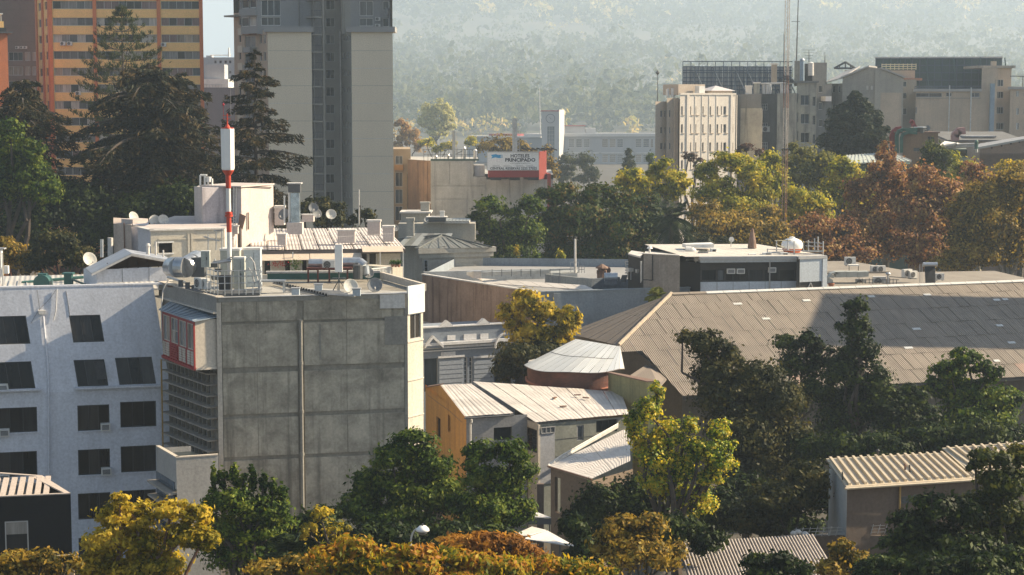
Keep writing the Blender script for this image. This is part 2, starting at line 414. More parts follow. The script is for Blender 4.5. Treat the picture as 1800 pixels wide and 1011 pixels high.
def conifer(name, label, base, top_py, prof, m, seed=0, levels=26, per=5, droop=.35, rise=.1, needle=(.75, .16), dens=1.0, fan=.28, bark=None, tip=0.0, lean=0.0, group=None, low_py=None):
    """prof: [(py, half width px)]; tiers of boughs that carry hanging sprays"""
    rng = np.random.default_rng(seed); bx, d = base; org = Vector((*XY(bx, d, top_py), 0)); k = d / FPX
    T = thing(name, label, 'tree', org, group); H = Z(top_py, d); mb = MB()
    limb(mb, org, (org.x + lean, d, H), max(.25, H * .012), .04, rng, 10, .004)
    zs = [(Z(p, d), w * k) for p, w in prof]; zs.sort(); za = [z for z, _ in zs]; wa = [w for _, w in zs]
    Vc, Va = [], []
    for i in range(levels):
        t = (i + .5) / levels; z = H - (H - za[0]) * (t ** 1.05); Lm = float(np.interp(z, za, wa)); a0 = rng.uniform(0, 6.28)
        for j in range(per):
            a = a0 + 6.283 * j / per + rng.uniform(-.3, .3); L = Lm * rng.choice([rng.uniform(.4, .8), rng.uniform(.8, 1.25)]); zz = z + rng.uniform(-.5, .5) * (H - za[0]) / levels
            if L < .25: L = .25
            dirv = np.array([math.cos(a), math.sin(a), 0]); st = np.array([org.x + lean * z / H, d, zz])
            ts = np.linspace(0, 1, 7); dr = droop * rng.uniform(.5, 1.4); curve = st + dirv * (ts * L)[:, None] + np.array([0, 0, 1]) * ((rise * ts - dr * ts ** 2.2 + tip * ts ** 6) * L)[:, None]
            for q in range(6): mb.tube(curve[q], curve[q + 1], max(.02, .03 * L * (1 - ts[q]) + .02), max(.015, .03 * L * (1 - ts[q + 1]) + .015), 4, False)
            n = int(dens * (40 + L * 52)); u = rng.uniform(.12, 1.03, n) ** .8
            idx = np.clip(u * 6, 0, 5.999); i0 = idx.astype(int); fr = (idx - i0)[:, None]; pos = curve[i0] * (1 - fr) + curve[np.minimum(i0 + 1, 6)] * fr
            side = np.array([-dirv[1], dirv[0], 0]); sw = rng.normal(size=n) * fan * L * (1 - .55 * u) * .55
            pos = pos + side * sw[:, None] + np.array([0, 0, 1]) * (-np.abs(sw) * .35 + rng.uniform(-.75, .12, n) * min(1.0, L * .25))[:, None]
            Vc.append(pos); Va.append(np.repeat(dirv[None] * .8, n, 0) + side * (np.sign(sw) * .7)[:, None] + np.array([0, 0, -.45]))
    C = np.concatenate(Vc); A = np.concatenate(Va)
    V, Fc = leaf_cards(rng, C, needle[1], needle[0] / needle[1], 0, A, .45)
    np_mesh('crown', V, Fc, m, T, org); mk('trunk', mb, bark or BARK, T)
    return T
# ================================================================== SETTING
def sstep(a, b, x): t = min(1, max(0, (x - a) / (b - a))); return t * t * (3 - 2 * t)
GRASSY = plaster('ground_dust', (.09, .08, .065), (.04, .04, .035), .6, .95, .1, .05)
mb = MB(); gx = [-18500, -3000, -1000, -400, -150, 0, 150, 400, 1000, 3000, 18500]; gy = [-900, -200, 0, 120, 250, 500, 1000, 2500, 8000, 22000]
for i in range(len(gx) - 1):
    for j in range(len(gy) - 1): mb.poly([(gx[i], gy[j], 0), (gx[i + 1], gy[j], 0), (gx[i + 1], gy[j + 1], 0), (gx[i], gy[j + 1], 0)])
tag(mk('ground', mb, GRASSY), kind='structure')
ASPH = plaster('asphalt', (.05, .05, .052), (.03, .03, .03), .4, .9, .1, .4)
tag(mk('road', MB().box(-90, 90, 62, 74, .002, .006), ASPH), kind='structure')
PAVE = plaster('pavement_slabs', (.28, .27, .25), (.12, .11, .1), .4, .9, .1, .4)
tag(mk('pavement', MB().box(-90, 90, 74.01, 78, .0, .13), PAVE), kind='structure')
def hill_h(x, y):
    r = x / y
    h = 640 * sstep(1400, 9200, y) ** .9 * sstep(-.150, -.072, r)
    n = mnoise.noise(Vector((x / 1100, y / 1100, 1.3))) * 150 + mnoise.noise(Vector((x / 380, y / 380, 4))) * 60 + mnoise.noise(Vector((x / 110, y / 130, 7))) * 14
    h = min(h, 490)
    return h + .6 * n * min(1, y / 9000) * sstep(1500, 2800, y) * sstep(-.150, -.06, r) - 2
HILLM = plaster('hill_scrub', (.11, .1, .07), (.05, .07, .035), .7, .95, .0, .01)
nx, ny = 150, 90; Vh = []; Fh = []
for j in range(ny + 1):
    y = 1250 * (12000 / 1250) ** (j / ny)
    for i in range(nx + 1):
        x = (-.19 + .62 * i / nx) * y; Vh.append((x, y, hill_h(x, y)))
for j in range(ny):
    for i in range(nx): a = j * (nx + 1) + i; Fh.append((a, a + 1, a + nx + 2, a + nx + 1))
tag(np_mesh('hill', Vh, Fh, HILLM, smooth=True), kind='structure')
def hill_wood(name, seed, n, m, rlo, rhi, sel=None, leaves=50, y0=4000, y1=8200, rs=1.75, x0=-.09, lf=.36, pw=.8):
    rng = np.random.default_rng(seed); Vs = []
    for _ in range(n):
        y = y0 + (y1 - y0) * rng.uniform() ** pw if rs > 1.01 else y0 * (y1 / y0) ** rng.uniform(); x = rng.uniform(x0, .33) * y
        if mnoise.noise(Vector((x / 420 + seed, y / 420, 2))) < (sel if sel is not None else -2): continue
        r = rng.uniform(rlo, rhi) * rs; h = max(0, hill_h(x, y)); c = np.array([x, y, h + r * .75])
        nc = 5; cc = c + rng.normal(size=(nc, 3)) * r * np.array([.42, .42, .38])
        for q in cc:
            w = rng.normal(size=(leaves // nc, 3)); w /= np.linalg.norm(w, axis=1)[:, None]; w[:, 2] = np.abs(w[:, 2]) * 1.1 - .25
            Vs.append(np.concatenate([q + w * r * rng.uniform(.35, .62), np.full((len(w), 1), r)], axis=1))
    C = np.concatenate(Vs); V, F = leaf_cards(rng, C[:, :3], 1.0, 1.3, .2)
    s = (C[:, 3] * lf).repeat(4)[:, None]; c4 = C[:, :3].repeat(4, 0); V = c4 + (V - c4) * s
    tag(np_mesh(name, V, F, m), kind='stuff')
hill_wood('hillside_wood', 3, 3000, leafm('hill_green', [(.04, .06, .025), (.08, .1, .04), (.15, .15, .06)], .35), 9, 19)
hill_wood('pale_hillside_wood', 9, 800, leafm('hill_pale', [(.26, .26, .09), (.45, .4, .14), (.6, .42, .2)], .4), 8, 20, .0)
hill_wood('valley_wood', 5, 1700, MATS['hill_green'], 12, 30, None, 48, 1650, 5600, 1.0, -.09, .26, .65)
hill_wood('pale_valley_wood', 6, 420, MATS['hill_pale'], 8, 16, .05, 40, 1500, 5600, 1.0, -.09, .26, .7)
HWHITE = plaster('hill_house_white', (.6, .58, .55), (.3, .28, .25), .2)
for px, py, w, lab in ((1458, 86, 7, 'tiny flat white roofed house high on the hazy hill right of the lattice mast'), (1196, 93, 11, 'low pale house on the hazy hill above the scaffold billboard')):
    Y = 2400.0
    while Y < 9000 and hill_h(XY(px, Y)[0], Y) < Z(py, Y): Y += 30
    x = XY(px, Y, py)[0]; h = hill_h(x, Y); T = thing('hill_house', lab, 'house', (x, Y, h - 4))
    mk('wall', MB().rbox((x, Y, h - 4), w * 1.9, 14, 11), HWHITE, T); mk('roof', MB().rbox((x, Y, h + 7), w * 2.2, 18, 1.5), HWHITE, T)
# haze
hz = MB().box(-18600, 18600, -950, 22100, -1.5, 680); hm = bpy.data.materials.new('haze_air'); hm.use_nodes = True
t = hm.node_tree; t.nodes.remove(t.nodes['Principled BSDF']); pv = t.nodes.new('ShaderNodeVolumePrincipled')
pv.inputs['Color'].default_value = (.66, .82, 1.0, 1); pv.inputs['Density'].default_value = HAZE; pv.inputs['Anisotropy'].default_value = .2
t.links.new(pv.outputs[0], t.nodes['Material Output'].inputs['Volume'])
tag(mk('haze', hz, hm), kind='stuff')
# ================================================================== FAR BUILDINGS
def far_windows(T, F, rects, n=2, fm=None, mats=None, rec=.2, fw=.08, rows=1):
    hs = []
    for x0, x1, y0, y1 in rects:
        s0, zb = F.sz(x0, y1); s1 = F.s(x1, (y0 + y1) / 2); zt = F.z(y0, x0); hs.append((s0, s1, zb, zt))
    return hs
def put_windows(T, F, hs, n=2, fm=None, mats=None, rec=.2, fw=.08, rows=1, split=False):
    for h in hs: window(T, F, *h, n=n, rows=rows, fm=fm, mats=mats, rec=rec, fw=fw, split=split)
AC_W = paint('ac_casing', (.62, .61, .58), .5, 0, .1)
def ac_proto():
    T = thing('ac_unit', 'x', 'air conditioner', (0, 0, 0)); mb = MB().box(-.42, .42, -.16, .16, 0, .62)
    mk('casing', mb, AC_W, T); g = MB().lathe((0, 0, 0), [(.0, 0), (.24, 0), (.25, .012)], 18)
    g.v = [(x - .1, -.163 - z, y + .31) for x, y, z in g.v]; mk('fan', g, BLACKP, T)
    r = MB()
    for rad in (.08, .16, .245):
        for k in range(14):
            a0, a1 = 6.283 * k / 14, 6.283 * (k + 1) / 14; r.tube((-.1 + rad * math.cos(a0), -.185, .31 + rad * math.sin(a0)), (-.1 + rad * math.cos(a1), -.185, .31 + rad * math.sin(a1)), .008, None, 4)
    mk('grille', r, AC_W, T)
    for x in (-.3, .3): mk('foot', MB().box(x - .03, x + .03, -.18, .18, -.06, 0), DGREY, T)
    return Proto(T)
AC = ac_proto()
def rz_of(F): return math.atan2(F.d.y, F.d.x)

# ---- orange and yellow apartment block
ORG = plaster('orange_paint', (.62, .19, .07), (.3, .1, .05), .2, .8, .3); YEL = plaster('apricot_band', (.92, .58, .22), (.5, .3, .12), .25, .8, .3)
D0 = 315
T = thing('apartment_block', 'orange and yellow apartment block with bands of curtained windows behind the tall conifers', 'apartment building', (*XY(90, D0), 0))
F = Fac(89, D0, 353.5, D0 + 1, 30); ztop = Z(-75, D0)
L = Fac(64, D0 + 9, 89, D0, 30)
bays = [(92.5, 163.5), (169, 276), (283, 351)]
per = F.z(30, 200) - F.z(59.4, 200); z0 = F.z(16, 200)
mb = MB()
rows = []
k = -3
while z0 - k * per > 2: rows.append(z0 - k * per); k += 1
holes = [(F.s(a, 30), F.s(b, 30), z, z + per * .485) for a, b in bays for z in rows if z + per * .5 < ztop]
wall(T, F, 0, ztop, holes, YEL, .35)
for x in (86, 163.5, 276, 350.5):
    a = F.s(x, 30); part_box(T, 'column', F, a, a + F.L * 6 / 264, 0, ztop, -.1, .28, ORG)
ends = [XY(353.5, D0 + 1, 30), XY(340, D0 + 17, 30), XY(66, D0 + 20, 30), XY(64, D0 + 9, 30), XY(89, D0, 30)]
shell(T, ends, 0, ztop, ORG, (4, 3))
hl = [(L.s(a, 30), L.s(b, 30), z, z + per * .485) for a, b in ((67.5, 74), (79, 84.5)) for z in rows if z + per * .5 < ztop]
wall(T, L, 0, ztop, hl, YEL, .3)
for x in (63.5, 74.5, 85): a = L.s(x, 30); part_box(T, 'column', L, a, a + 1.0, 0, ztop, -.1, .22, ORG)
for (a, b, c, d) in holes:
    if d < Z(330, D0) or c > Z(-12, D0): continue
    n = 5 if b - a < 8.5 else 8; base = random.choice([G_MID, G_MID, C_GREY, C_BEIGE, C_ROSE, C_WHITE, C_WHITE])
    window(T, F, a, b, c, d, n, 1, ALU, [base, base, base, random.choice(CURT), random.choice(CURT), G_DARK], .3, .07, True)
for h in hl:
    if h[3] > Z(330, D0) and h[2] < Z(-12, D0): window(T, L, *h, n=2, fm=ALU, mats=[C_GREY, G_MID, G_DARK, C_ROSE], rec=.22)
for x, y, q in ((111, 77, 'left of a close pair on the yellow band'), (123, 77, 'right of a close pair on the yellow band'), (288, 79, 'on the yellow band right of the tall pine'), (138, 164, 'on a low yellow band left of the pine')):
    s, z = F.sz(x, y + 3); p = F.pt(s, z, .25); AC.put(p, rz_of(F), 1.05, 'white air conditioner ' + q, 'air conditioners on the orange block')
# ---- brown block at far left
BRN = plaster('brown_render', (.19, .15, .125), (.1, .085, .08), .4); BRN2 = plaster('brown_siding', (.17, .135, .11), (.1, .09, .08), .4)
T = thing('brown_building', 'brown block with a blank upper wall behind the orange corner house', 'building', (*XY(0, 345), 0))
F = Fac(-60, 345, 66, 345, 60); hs = far_windows(T, F, [(a, b, y, y + 15.5) for y in (91.5, 117, 142.5, 168, 193) for a, b in ((15, 40), (44, 53), (57, 65))])
wall(T, F, 0, Z(-60, 345), hs, BRN); put_windows(T, F, hs, 3, ALU, [C_BEIGE, C_GREY, G_DARK], .2)
shell(T, [XY(-60, 345), XY(66, 345), XY(70, 365), XY(-60, 365)], 0, Z(-60, 345), BRN, (0,))
for y in (-10, 18, 46, 74): part_box(T, 'panel_joint', F, 0, F.L, F.z(y, 20), F.z(y, 20) + .12, 0, .05, BRN2)
for x, q in ((31, 'left'), (39, 'middle'), (45, 'right')): AC.put(F.pt(F.s(x, 86), F.z(86, x), .25), 0, .8, q + ' small dusty air conditioner of three in a row on the brown block', 'air conditioners in a row on the brown block')
T = thing('corner_house', 'flat roofed orange corner building at the left edge with an overhanging dark eave', 'building', (*XY(0, 300), 0))
F = Fac(-50, 300, 14, 302, 100)
wall(T, F, 0, Z(58, 300), [], ORG); shell(T, [XY(-50, 300), XY(14, 302, 100), XY(11, 318, 100), XY(-50, 318)], 0, Z(58, 300), ORG, (0,))
part_box(T, 'eave', F, 0, F.s(22, 55), Z(58, 300), Z(55.5, 300), -8, 1.2, DGREY); part_box(T, 'parapet', F, 0, F.s(11, 50), Z(55.5, 300), Z(48, 300), -6, .3, BLACKP)
part_box(T, 'penthouse', F, 0, F.s(8, 40), Z(55, 300), Z(36, 300), -5, -1.5, YEL); part_box(T, 'penthouse_roof', F, 0, F.s(6, 40), Z(24, 300), Z(22, 300), -5, -.5, WHITEP); part_box(T, 'post', F, F.s(3, 30), F.s(4.2, 30), Z(36, 300), Z(24, 300), -2.2, -1.9, WHITEP)
# ---- buildings in the gap
PALEG = plaster('pale_grey_render', (.42, .43, .45), (.25, .25, .26), .25); VIOL = plaster('slate_render', (.17, .16, .18), (.1, .1, .11), .3)
T = thing('distant_block', 'pale grey block with rooftop box between the orange block and the grey tower', 'building', (*XY(385, 430), 0))
F = Fac(340, 430, 430, 430, 120)
hs = far_windows(T, F, [(a, a + 5, y, y + 6) for y in (106, 124, 147) for a in (376, 385, 394, 402, 411)])
wall(T, F, 0, Z(101, 430), hs, PALEG); put_windows(T, F, hs, 1, ALU, [G_BLUE, G_MID]); shell(T, [XY(340, 430), XY(430, 430), XY(430, 445), XY(340, 445)], 0, Z(101, 430), PALEG, (0,))
part_box(T, 'rooftop_box', F, F.s(361, 98), F.s(371, 98), Z(101, 430), Z(97.5, 430), -4, -1, PALEG)
T = thing('service_block', 'low slate coloured building with a white roof storey and rail, left of the grey tower', 'building', (*XY(385, 400), 0))
F = Fac(330, 400, 425, 400, 150); wall(T, F, 0, Z(154, 400), [], VIOL); shell(T, [XY(330, 400), XY(425, 400), XY(425, 420), XY(330, 420)], 0, Z(154, 400), VIOL, (0,))
part_box(T, 'roof_storey', F, F.s(345, 150), F.s(401, 150), Z(154, 400), Z(139, 400), -8, -.3, WHITEP); part_box(T, 'plant_box', F, F.s(358, 130), F.s(392, 130), Z(138.9, 400), Z(113, 400), -7, -2, PALEG)
mb = MB()
for i in range(9): a = F.s(358 + i * 5.3, 152); mb.tube(F.pt(a, Z(154, 400), 0), F.pt(a, Z(149, 400), 0), .04)
mb.tube(F.pt(F.s(358), Z(149, 400)), F.pt(F.s(401), Z(149, 400)), .05); mk('railing', mb, ALU, T)
w = MB(); q = [(362, 166), (366, 165.5), (364, 180), (360, 180)]
w.slab([F.pt(F.s(x, y), F.z(y, x), .05) for x, y in q], (0, -.1, 0)); mk('duct', w, WHITEP, T)
mb = MB(); x, _ = XY(409, 435); mb.tube((x, 435, Z(100, 435)), (x, 435, Z(84, 435)), .35, .2); mb.tube((x - 4.5, 435, Z(97, 435)), (x + .5, 435, Z(97, 435)), .12)
tag(mk('roof_mast', mb, WHITEP, None, (x, 435, Z(101, 435))), 'stubby white mast with crossbar on the pale block in the gap', 'mast')
# ---- grey concrete tower
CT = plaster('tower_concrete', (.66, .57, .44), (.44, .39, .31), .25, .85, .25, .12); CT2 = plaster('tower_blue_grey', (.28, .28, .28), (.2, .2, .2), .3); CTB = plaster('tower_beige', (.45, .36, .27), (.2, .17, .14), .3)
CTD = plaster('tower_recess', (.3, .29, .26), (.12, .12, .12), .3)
D0 = 300
T = thing('concrete_tower', 'tall grey concrete apartment tower with blank panels and a dark stair recess', 'apartment tower', (*XY(560, D0, 200), 0))
zt = Z(52, D0); zT = Z(-70, D0)
FA = Fac(471, D0, 548, D0, 120); FB = Fac(618, D0, 690.5, D0, 120)
for F, nm in ((FA, 'front_panel_wall'), (FB, 'front_panel_wall')): wall(T, F, 0, zt, [], CT, name=nm)
for F in (FA, FB):
    for y in (120.5, 182, 244, 306, 368): part_box(T, 'panel_joint', F, 0, F.L, F.z(y, 560), F.z(y, 560) + .07, 0, .03, TREADW)
    for y in (89.5, 151, 213, 275, 337):
        part_box(T, 'panel_joint', F, 0, F.L, F.z(y, 560), F.z(y, 560) + .05, 0, .015, CTD)
def side(a, b, ya, yb, m, hs=(), name='side_wall', top=None, fm=None, n=1, mats=None):
    F = Fac(a, ya, b, yb, 120); r = far_windows(T, F, hs); wall(T, F, 0, top or zt, r, m, .2, name=name); put_windows(T, F, r, n, fm or ALU, mats or [G_DARK, G_MID, C_GREY]); return F
fl = [61 + 30.6 * i for i in range(11)]
side(454, 471, D0 + 8, D0, CTB, [(x, x + 4.0, y, y + 16) for y in fl for x in (456.5, 463.5)])
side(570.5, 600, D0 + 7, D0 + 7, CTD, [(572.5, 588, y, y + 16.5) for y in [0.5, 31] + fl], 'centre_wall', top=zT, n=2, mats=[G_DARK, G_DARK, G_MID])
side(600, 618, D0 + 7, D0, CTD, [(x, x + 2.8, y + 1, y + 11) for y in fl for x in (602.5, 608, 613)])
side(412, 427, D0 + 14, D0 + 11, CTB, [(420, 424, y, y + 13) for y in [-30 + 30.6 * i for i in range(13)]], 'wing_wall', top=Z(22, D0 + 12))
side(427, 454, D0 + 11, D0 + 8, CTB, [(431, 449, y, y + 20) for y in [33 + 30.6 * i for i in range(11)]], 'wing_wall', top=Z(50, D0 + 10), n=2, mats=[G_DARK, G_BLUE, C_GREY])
# balconies on the wing
FW = Fac(427, D0 + 11, 454, D0 + 8, 120)
for i, y in enumerate([53 + 30.6 * k for k in range(9)]):
    b = part_box(T, 'balcony', FW, FW.s(430, y), FW.s(451, y), FW.z(y + 9, 440), FW.z(y, 440), 0, 1.5, CT2 if i % 3 else plaster('balcony_terracotta', (.3, .16, .1), (.2, .1, .08), .3))
    part_box(T, 'balcony_panel', FW, FW.s(431, y), FW.s(439, y), FW.z(y + 9, 440), FW.z(y - 3, 440), 1.5, 1.6, plaster('balcony_cream', (.55, .48, .38), (.4, .35, .3), .3))
# stair recess: dark bay with landings
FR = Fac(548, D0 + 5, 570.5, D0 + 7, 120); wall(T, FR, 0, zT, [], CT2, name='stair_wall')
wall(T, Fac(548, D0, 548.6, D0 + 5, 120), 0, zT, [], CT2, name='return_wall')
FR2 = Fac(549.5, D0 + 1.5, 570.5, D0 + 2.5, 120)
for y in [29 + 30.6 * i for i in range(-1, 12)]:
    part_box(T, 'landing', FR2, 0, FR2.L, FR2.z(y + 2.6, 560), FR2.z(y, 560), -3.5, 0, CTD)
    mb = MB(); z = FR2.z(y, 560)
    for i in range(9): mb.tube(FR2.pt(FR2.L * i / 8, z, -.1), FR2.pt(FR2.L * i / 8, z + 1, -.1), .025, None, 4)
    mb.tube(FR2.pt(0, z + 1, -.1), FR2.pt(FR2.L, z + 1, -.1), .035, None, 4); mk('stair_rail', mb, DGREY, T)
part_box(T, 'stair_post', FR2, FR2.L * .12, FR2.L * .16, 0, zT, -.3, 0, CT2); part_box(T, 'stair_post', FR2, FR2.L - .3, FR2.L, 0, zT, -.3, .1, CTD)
# upper storeys
def up(a, b, ya, yb, m, rects, n=2, top=None, fm=WHITEP):
    F = Fac(a, ya, b, yb, 20); r = far_windows(T, F, rects); wall(T, F, Z(60, ya), top or zT, r, m, name='upper_wall'); put_windows(T, F, r, n, fm, [G_MID, C_WHITE, G_BLUE, C_GREY]); return F
up(452, 549, D0 + 4, D0 + 4, CT2, [(459, 493, -30, -3), (459, 493, 0, 28), (459, 493, 30, 45)], 3)
up(616, 668, D0 + 4, D0 + 4, CT2, [(632, 656, -30, -2), (632, 656, 2, 28), (632, 656, 32, 46)], 2)
up(423, 452, D0 + 8, D0 + 4, CT2, [(424, 437, -30, -14), (438.5, 450, -30, -14), (424, 437, 0, 15), (438.5, 450, 0, 14), (424, 437, 31, 47), (438.5, 450, 31, 46)], 1)
up(668, 686, D0 + 4, D0 + 4.2, CT2, [(673, 684, 2, 18), (673, 684, 32, 47)], 1)
up(600, 616, D0 + 4, D0 + 4, CTD, [], 1)
for F, a, b in ((FA, 464, 550), (FB, 609, 694.5)):
    part_box(T, 'fascia', F, F.s(a, 50), F.s(b, 50), Z(56.5, D0), Z(47, D0), -5, .5, CT2)
for (a, b) in ((424, 452), (668, 686)):
    F = Fac(a, D0 + 6, b, D0 + 4, 20)
    for y in (-14, 16): part_box(T, 'bay_band', F, 0, F.L, F.z(y + 12, a), F.z(y, a), 0, .5, CT2)
part_box(T, 'eave', Fac(402, D0 + 13, 427, D0 + 10, 22), 0, 3.2, Z(24, D0), Z(21, D0), -2, 1, CTD)
for x in (525, 604): mb = MB(); p = XY(x, D0 + 3.8, 20); mb.tube((p[0], p[1], Z(47, D0)), (p[0], p[1], zT), .09); mk('downpipe', mb, CTD, T)
for x in (598.5,): mb = MB(); p = XY(x, D0 + 6.4, 120); mb.tube((p[0], p[1], 2), (p[0], p[1], zt), .12); mk('downpipe', mb, TREADW, T)
sh = [XY(690.5, D0, 120), XY(688, D0 + 22, 120), XY(420, D0 + 30, 120), XY(412, D0 + 14, 120)]
mb = MB()
for a, b in zip(sh, sh[1:]): mb.poly([(a[0], a[1], 0), (b[0], b[1], 0), (b[0], b[1], zT), (a[0], a[1], zT)])
mb.poly([(p[0], p[1], zT) for p in sh]); mk('back_wall', mb, CT, T)
F = Fac(668, D0 + 4, 686, D0 + 4.2, 20)
for y, q in ((37, 'upper'), (49, 'lower')): AC.put(F.pt(F.s(664, y), F.z(y, 664), .3), 0, 1.0, q + ' of two stacked air conditioners by the grey tower window', 'air conditioners stacked on the grey tower ledge')
# ---- tan block squeezed between tower and hotel
TAN = plaster('tan_render', (.36, .27, .17), (.2, .15, .11), .4)
T = thing('tan_building', 'narrow tan building with dark windows and a wooden balcony, right of the grey tower', 'building', (*XY(705, 330), 0))
F = Fac(686, 330, 722, 330, 300); hs = far_windows(T, F, [(695, 708, y, y + 25) for y in (303, 333, 363)] + [(695, 708, 274, 289)])
wall(T, F, 0, Z(262, 330), hs, TAN); put_windows(T, F, hs, 2, ALU, [G_DARK, G_BLUE]); shell(T, [XY(686, 330), XY(722, 330), XY(722, 345), XY(686, 345)], 0, Z(262, 330), TAN, (0,))
part_box(T, 'balcony', F, F.s(694, 295), F.s(709, 295), F.z(299, 700), F.z(290, 700), 0, .9, plaster('orange_wood', (.42, .22, .07), (.2, .1, .05), .3))
# ---- hotel with sign
HC = plaster('patched_concrete', (.46, .46, .44), (.14, .14, .14), .6, .9, .6, .25); HB = plaster('stained_brown_wall', (.27, .17, .1), (.09, .06, .045), .65, .9, .8, .3)
T = thing('hotel_building', 'patched grey concrete building carrying the hotel billboard', 'building', (*XY(800, 320), 0))
F = Fac(757, 320, 972, 322, 320); z1 = Z(283, 320)
wall(T, F, 0, z1, [], HC, s1=F.s(832, 300)); wall(T, F, 0, Z(311, 320), [], HC, s0=F.s(832, 300), s1=F.s(855, 330)); wall(T, F, 0, Z(316, 320), [], HC, s0=F.s(855, 330))
F2 = Fac(717, 328, 757, 320, 300); wall(T, F2, 0, Z(282, 322), [], HB)
shell(T, [XY(972, 322), XY(968, 345), XY(715, 350), XY(717, 328)], 0, Z(300, 340), HC, (3,))
mk('roof_slab', MB().slab([Vector((*XY(717, 328, 280), z1)), Vector((*XY(757, 320, 280), z1)), Vector((*XY(836, 321, 280), z1)), Vector((*XY(840, 342, 280), z1)), Vector((*XY(718, 346, 280), z1))], (0, 0, -.3)), HC, T)
for a, b, y0, y1 in ((759, 790, 284.5, 326), (791, 823, 284.5, 326), (759, 853, 328, 349), (855, 895, 318, 350), (897, 920, 310, 372), (922, 966, 318, 350), (759, 820, 351.5, 375), (822, 853, 313, 326.5)):
    part_box(T, 'panel', F, F.s(a, 330), F.s(b, 330), F.z(y1, a), F.z(y0, a), .0, .09, HC)
for i, x in enumerate((719, 736)): part_box(T, 'panel', F2, F2.s(x, 300), F2.s(x + 16, 300), 3, Z(284, 322), .0, .12, HB)
part_box(T, 'parapet', F, F.s(757, 283), F.s(842, 283), z1, z1 + .35, -.3, .05, paint('dark_green_trim', (.05, .09, .08), .6))
part_box(T, 'roof_hut', F, F.s(835, 300), F.s(853, 300), Z(311, 320), Z(291, 320), -4, -1.2, TREADW)
part_box(T, 'red_end_wall', F, F.s(962, 320), F.s(968, 320), 8, Z(306, 320), -6, .1, plaster('red_wall', (.35, .08, .06), (.15, .05, .04), .4))
# billboard
SIGNW = plaster('billboard_face', (.78, .8, .82), (.5, .5, .52), .15, .6, .4); SRED = plaster('maroon_sheet', (.27, .035, .035), (.15, .03, .03), .3)
T = thing('hotel_billboard', 'white hotel billboard with a blue flag logo on a maroon box', 'billboard', P(856, 312, 316))
F = Fac(856.5, 316, 947, 316.5, 285); zb, zt_, zr = Z(299.5, 316), Z(268, 316), Z(312, 316)
part_box(T, 'face', F, 0, F.L, zb, zt_, .0, .18, SIGNW); part_box(T, 'maroon_box', F, .25, F.L, zr, zb, -3.2, 0, SRED)
E = Fac(947, 316.5, 960, 325, 285); mb = MB()
for i in range(9): E.box(mb, E.L * i / 9, E.L * (i + .55) / 9, zr - .4, zt_ + .1, 0, .12)
mb.box(0, 0, 0, 0, 0, 0); mk('ribbed_side', mb, paint('side_red', (.32, .06, .045), .7), T); mk('side_panel', MB().poly([E.pt(0, zr - .4), E.pt(E.L, zr - .4), E.pt(E.L, zt_ + .1), E.pt(0, zt_ + .1)]), SRED, T)
fr = MB(); F.box(fr, -.1, F.L + .05, zt_, zt_ + .15, -.1, .22); F.box(fr, -.1, 0, zb, zt_, -.1, .22); mk('frame', fr, ALU, T)
TXT = paint('sign_text', (.015, .02, .03), .8)
def text(T, s, F, px, py, h_px, m, w_px=None, off=.2, serif=True, bold=0.0, name='lettering', track=1.0):
    cu = bpy.data.curves.new(name, 'FONT'); cu.body = s; cu.extrude = .01; cu.align_x = 'LEFT'; cu.space_character = track; cu.offset = bold; cu.resolution_u = 2
    ob = bpy.data.objects.new(name, cu); COL.objects.link(ob); dg = bpy.context.evaluated_depsgraph_get(); dg.update()
    me = bpy.data.meshes.new_from_object(ob.evaluated_get(dg)); bpy.data.objects.remove(ob)
    xs = [v.co.x for v in me.vertices]; ys = [v.co.y for v in me.vertices]; x0, x1, y0, y1 = min(xs), max(xs), min(ys), max(ys)
    s0, zb_ = F.sz(px, py); zt2 = F.z(py - h_px, px); h = zt2 - zb_; w = (F.s(px + w_px, py) - s0) if w_px else (x1 - x0) * h / (y1 - y0); org = Vector(T['_org'])
    for v in me.vertices:
        p = F.pt(s0 + (v.co.x - x0) / (x1 - x0) * w, zb_ + (v.co.y - y0) / (y1 - y0) * h, off + v.co.z * .5) - org; v.co = p
    me.materials.clear(); me.materials.append(m); o = bpy.data.objects.new(name, me); COL.objects.link(o); o.parent = T; o['_org'] = tuple(org); return o
text(T, 'HOTELES', F, 897.5, 277, 6.2, TXT, 33, bold=.02); text(T, 'PRINCIPADO', F, 888, 284.4, 6.4, TXT, 53, bold=.03)
text(T, 'www.hotelesprincipado.com', F, 896, 288, 2.0, TXT, 36)
for x in (866, 885, 907, 925):
    for yy, ww in ((291, 12), (293, 15)): mb = MB(); F.box(mb, F.s(x), F.s(x + ww), F.z(yy, x), F.z(yy - .55, x), .18, .19); mk('small_print', mb, paint('faded_print', (.3, .31, .33), .7), T)
text(T, 'CENTRAL RESERVAS 2222 27022', F, 861.5, 298.4, 4.4, TXT, 82, bold=.02)
BLU = paint('logo_blue', (.03, .3, .6), .5); mb = MB()
fl_ = [(863, 272.5), (871, 271), (876, 272.5), (883, 272), (883, 277.5), (876, 278), (871, 276.8), (863, 278.5), (865.5, 275.5)]
mb.slab([F.pt(F.s(x, y), F.z(y, x), .2) for x, y in fl_], F.n * .015); mk('flag_logo', mb, BLU, T)
mb = MB()
for a, b, y0, y1 in ((879, 883, 274.2, 275), (880.6, 881.6, 272.2, 277.5)): F.box(mb, F.s(a, y0), F.s(b, y0), F.z(y1, a), F.z(y0, a), .205, .23)
o = mk('flag_cross', mb, WHITEP, T)
lm = MB()
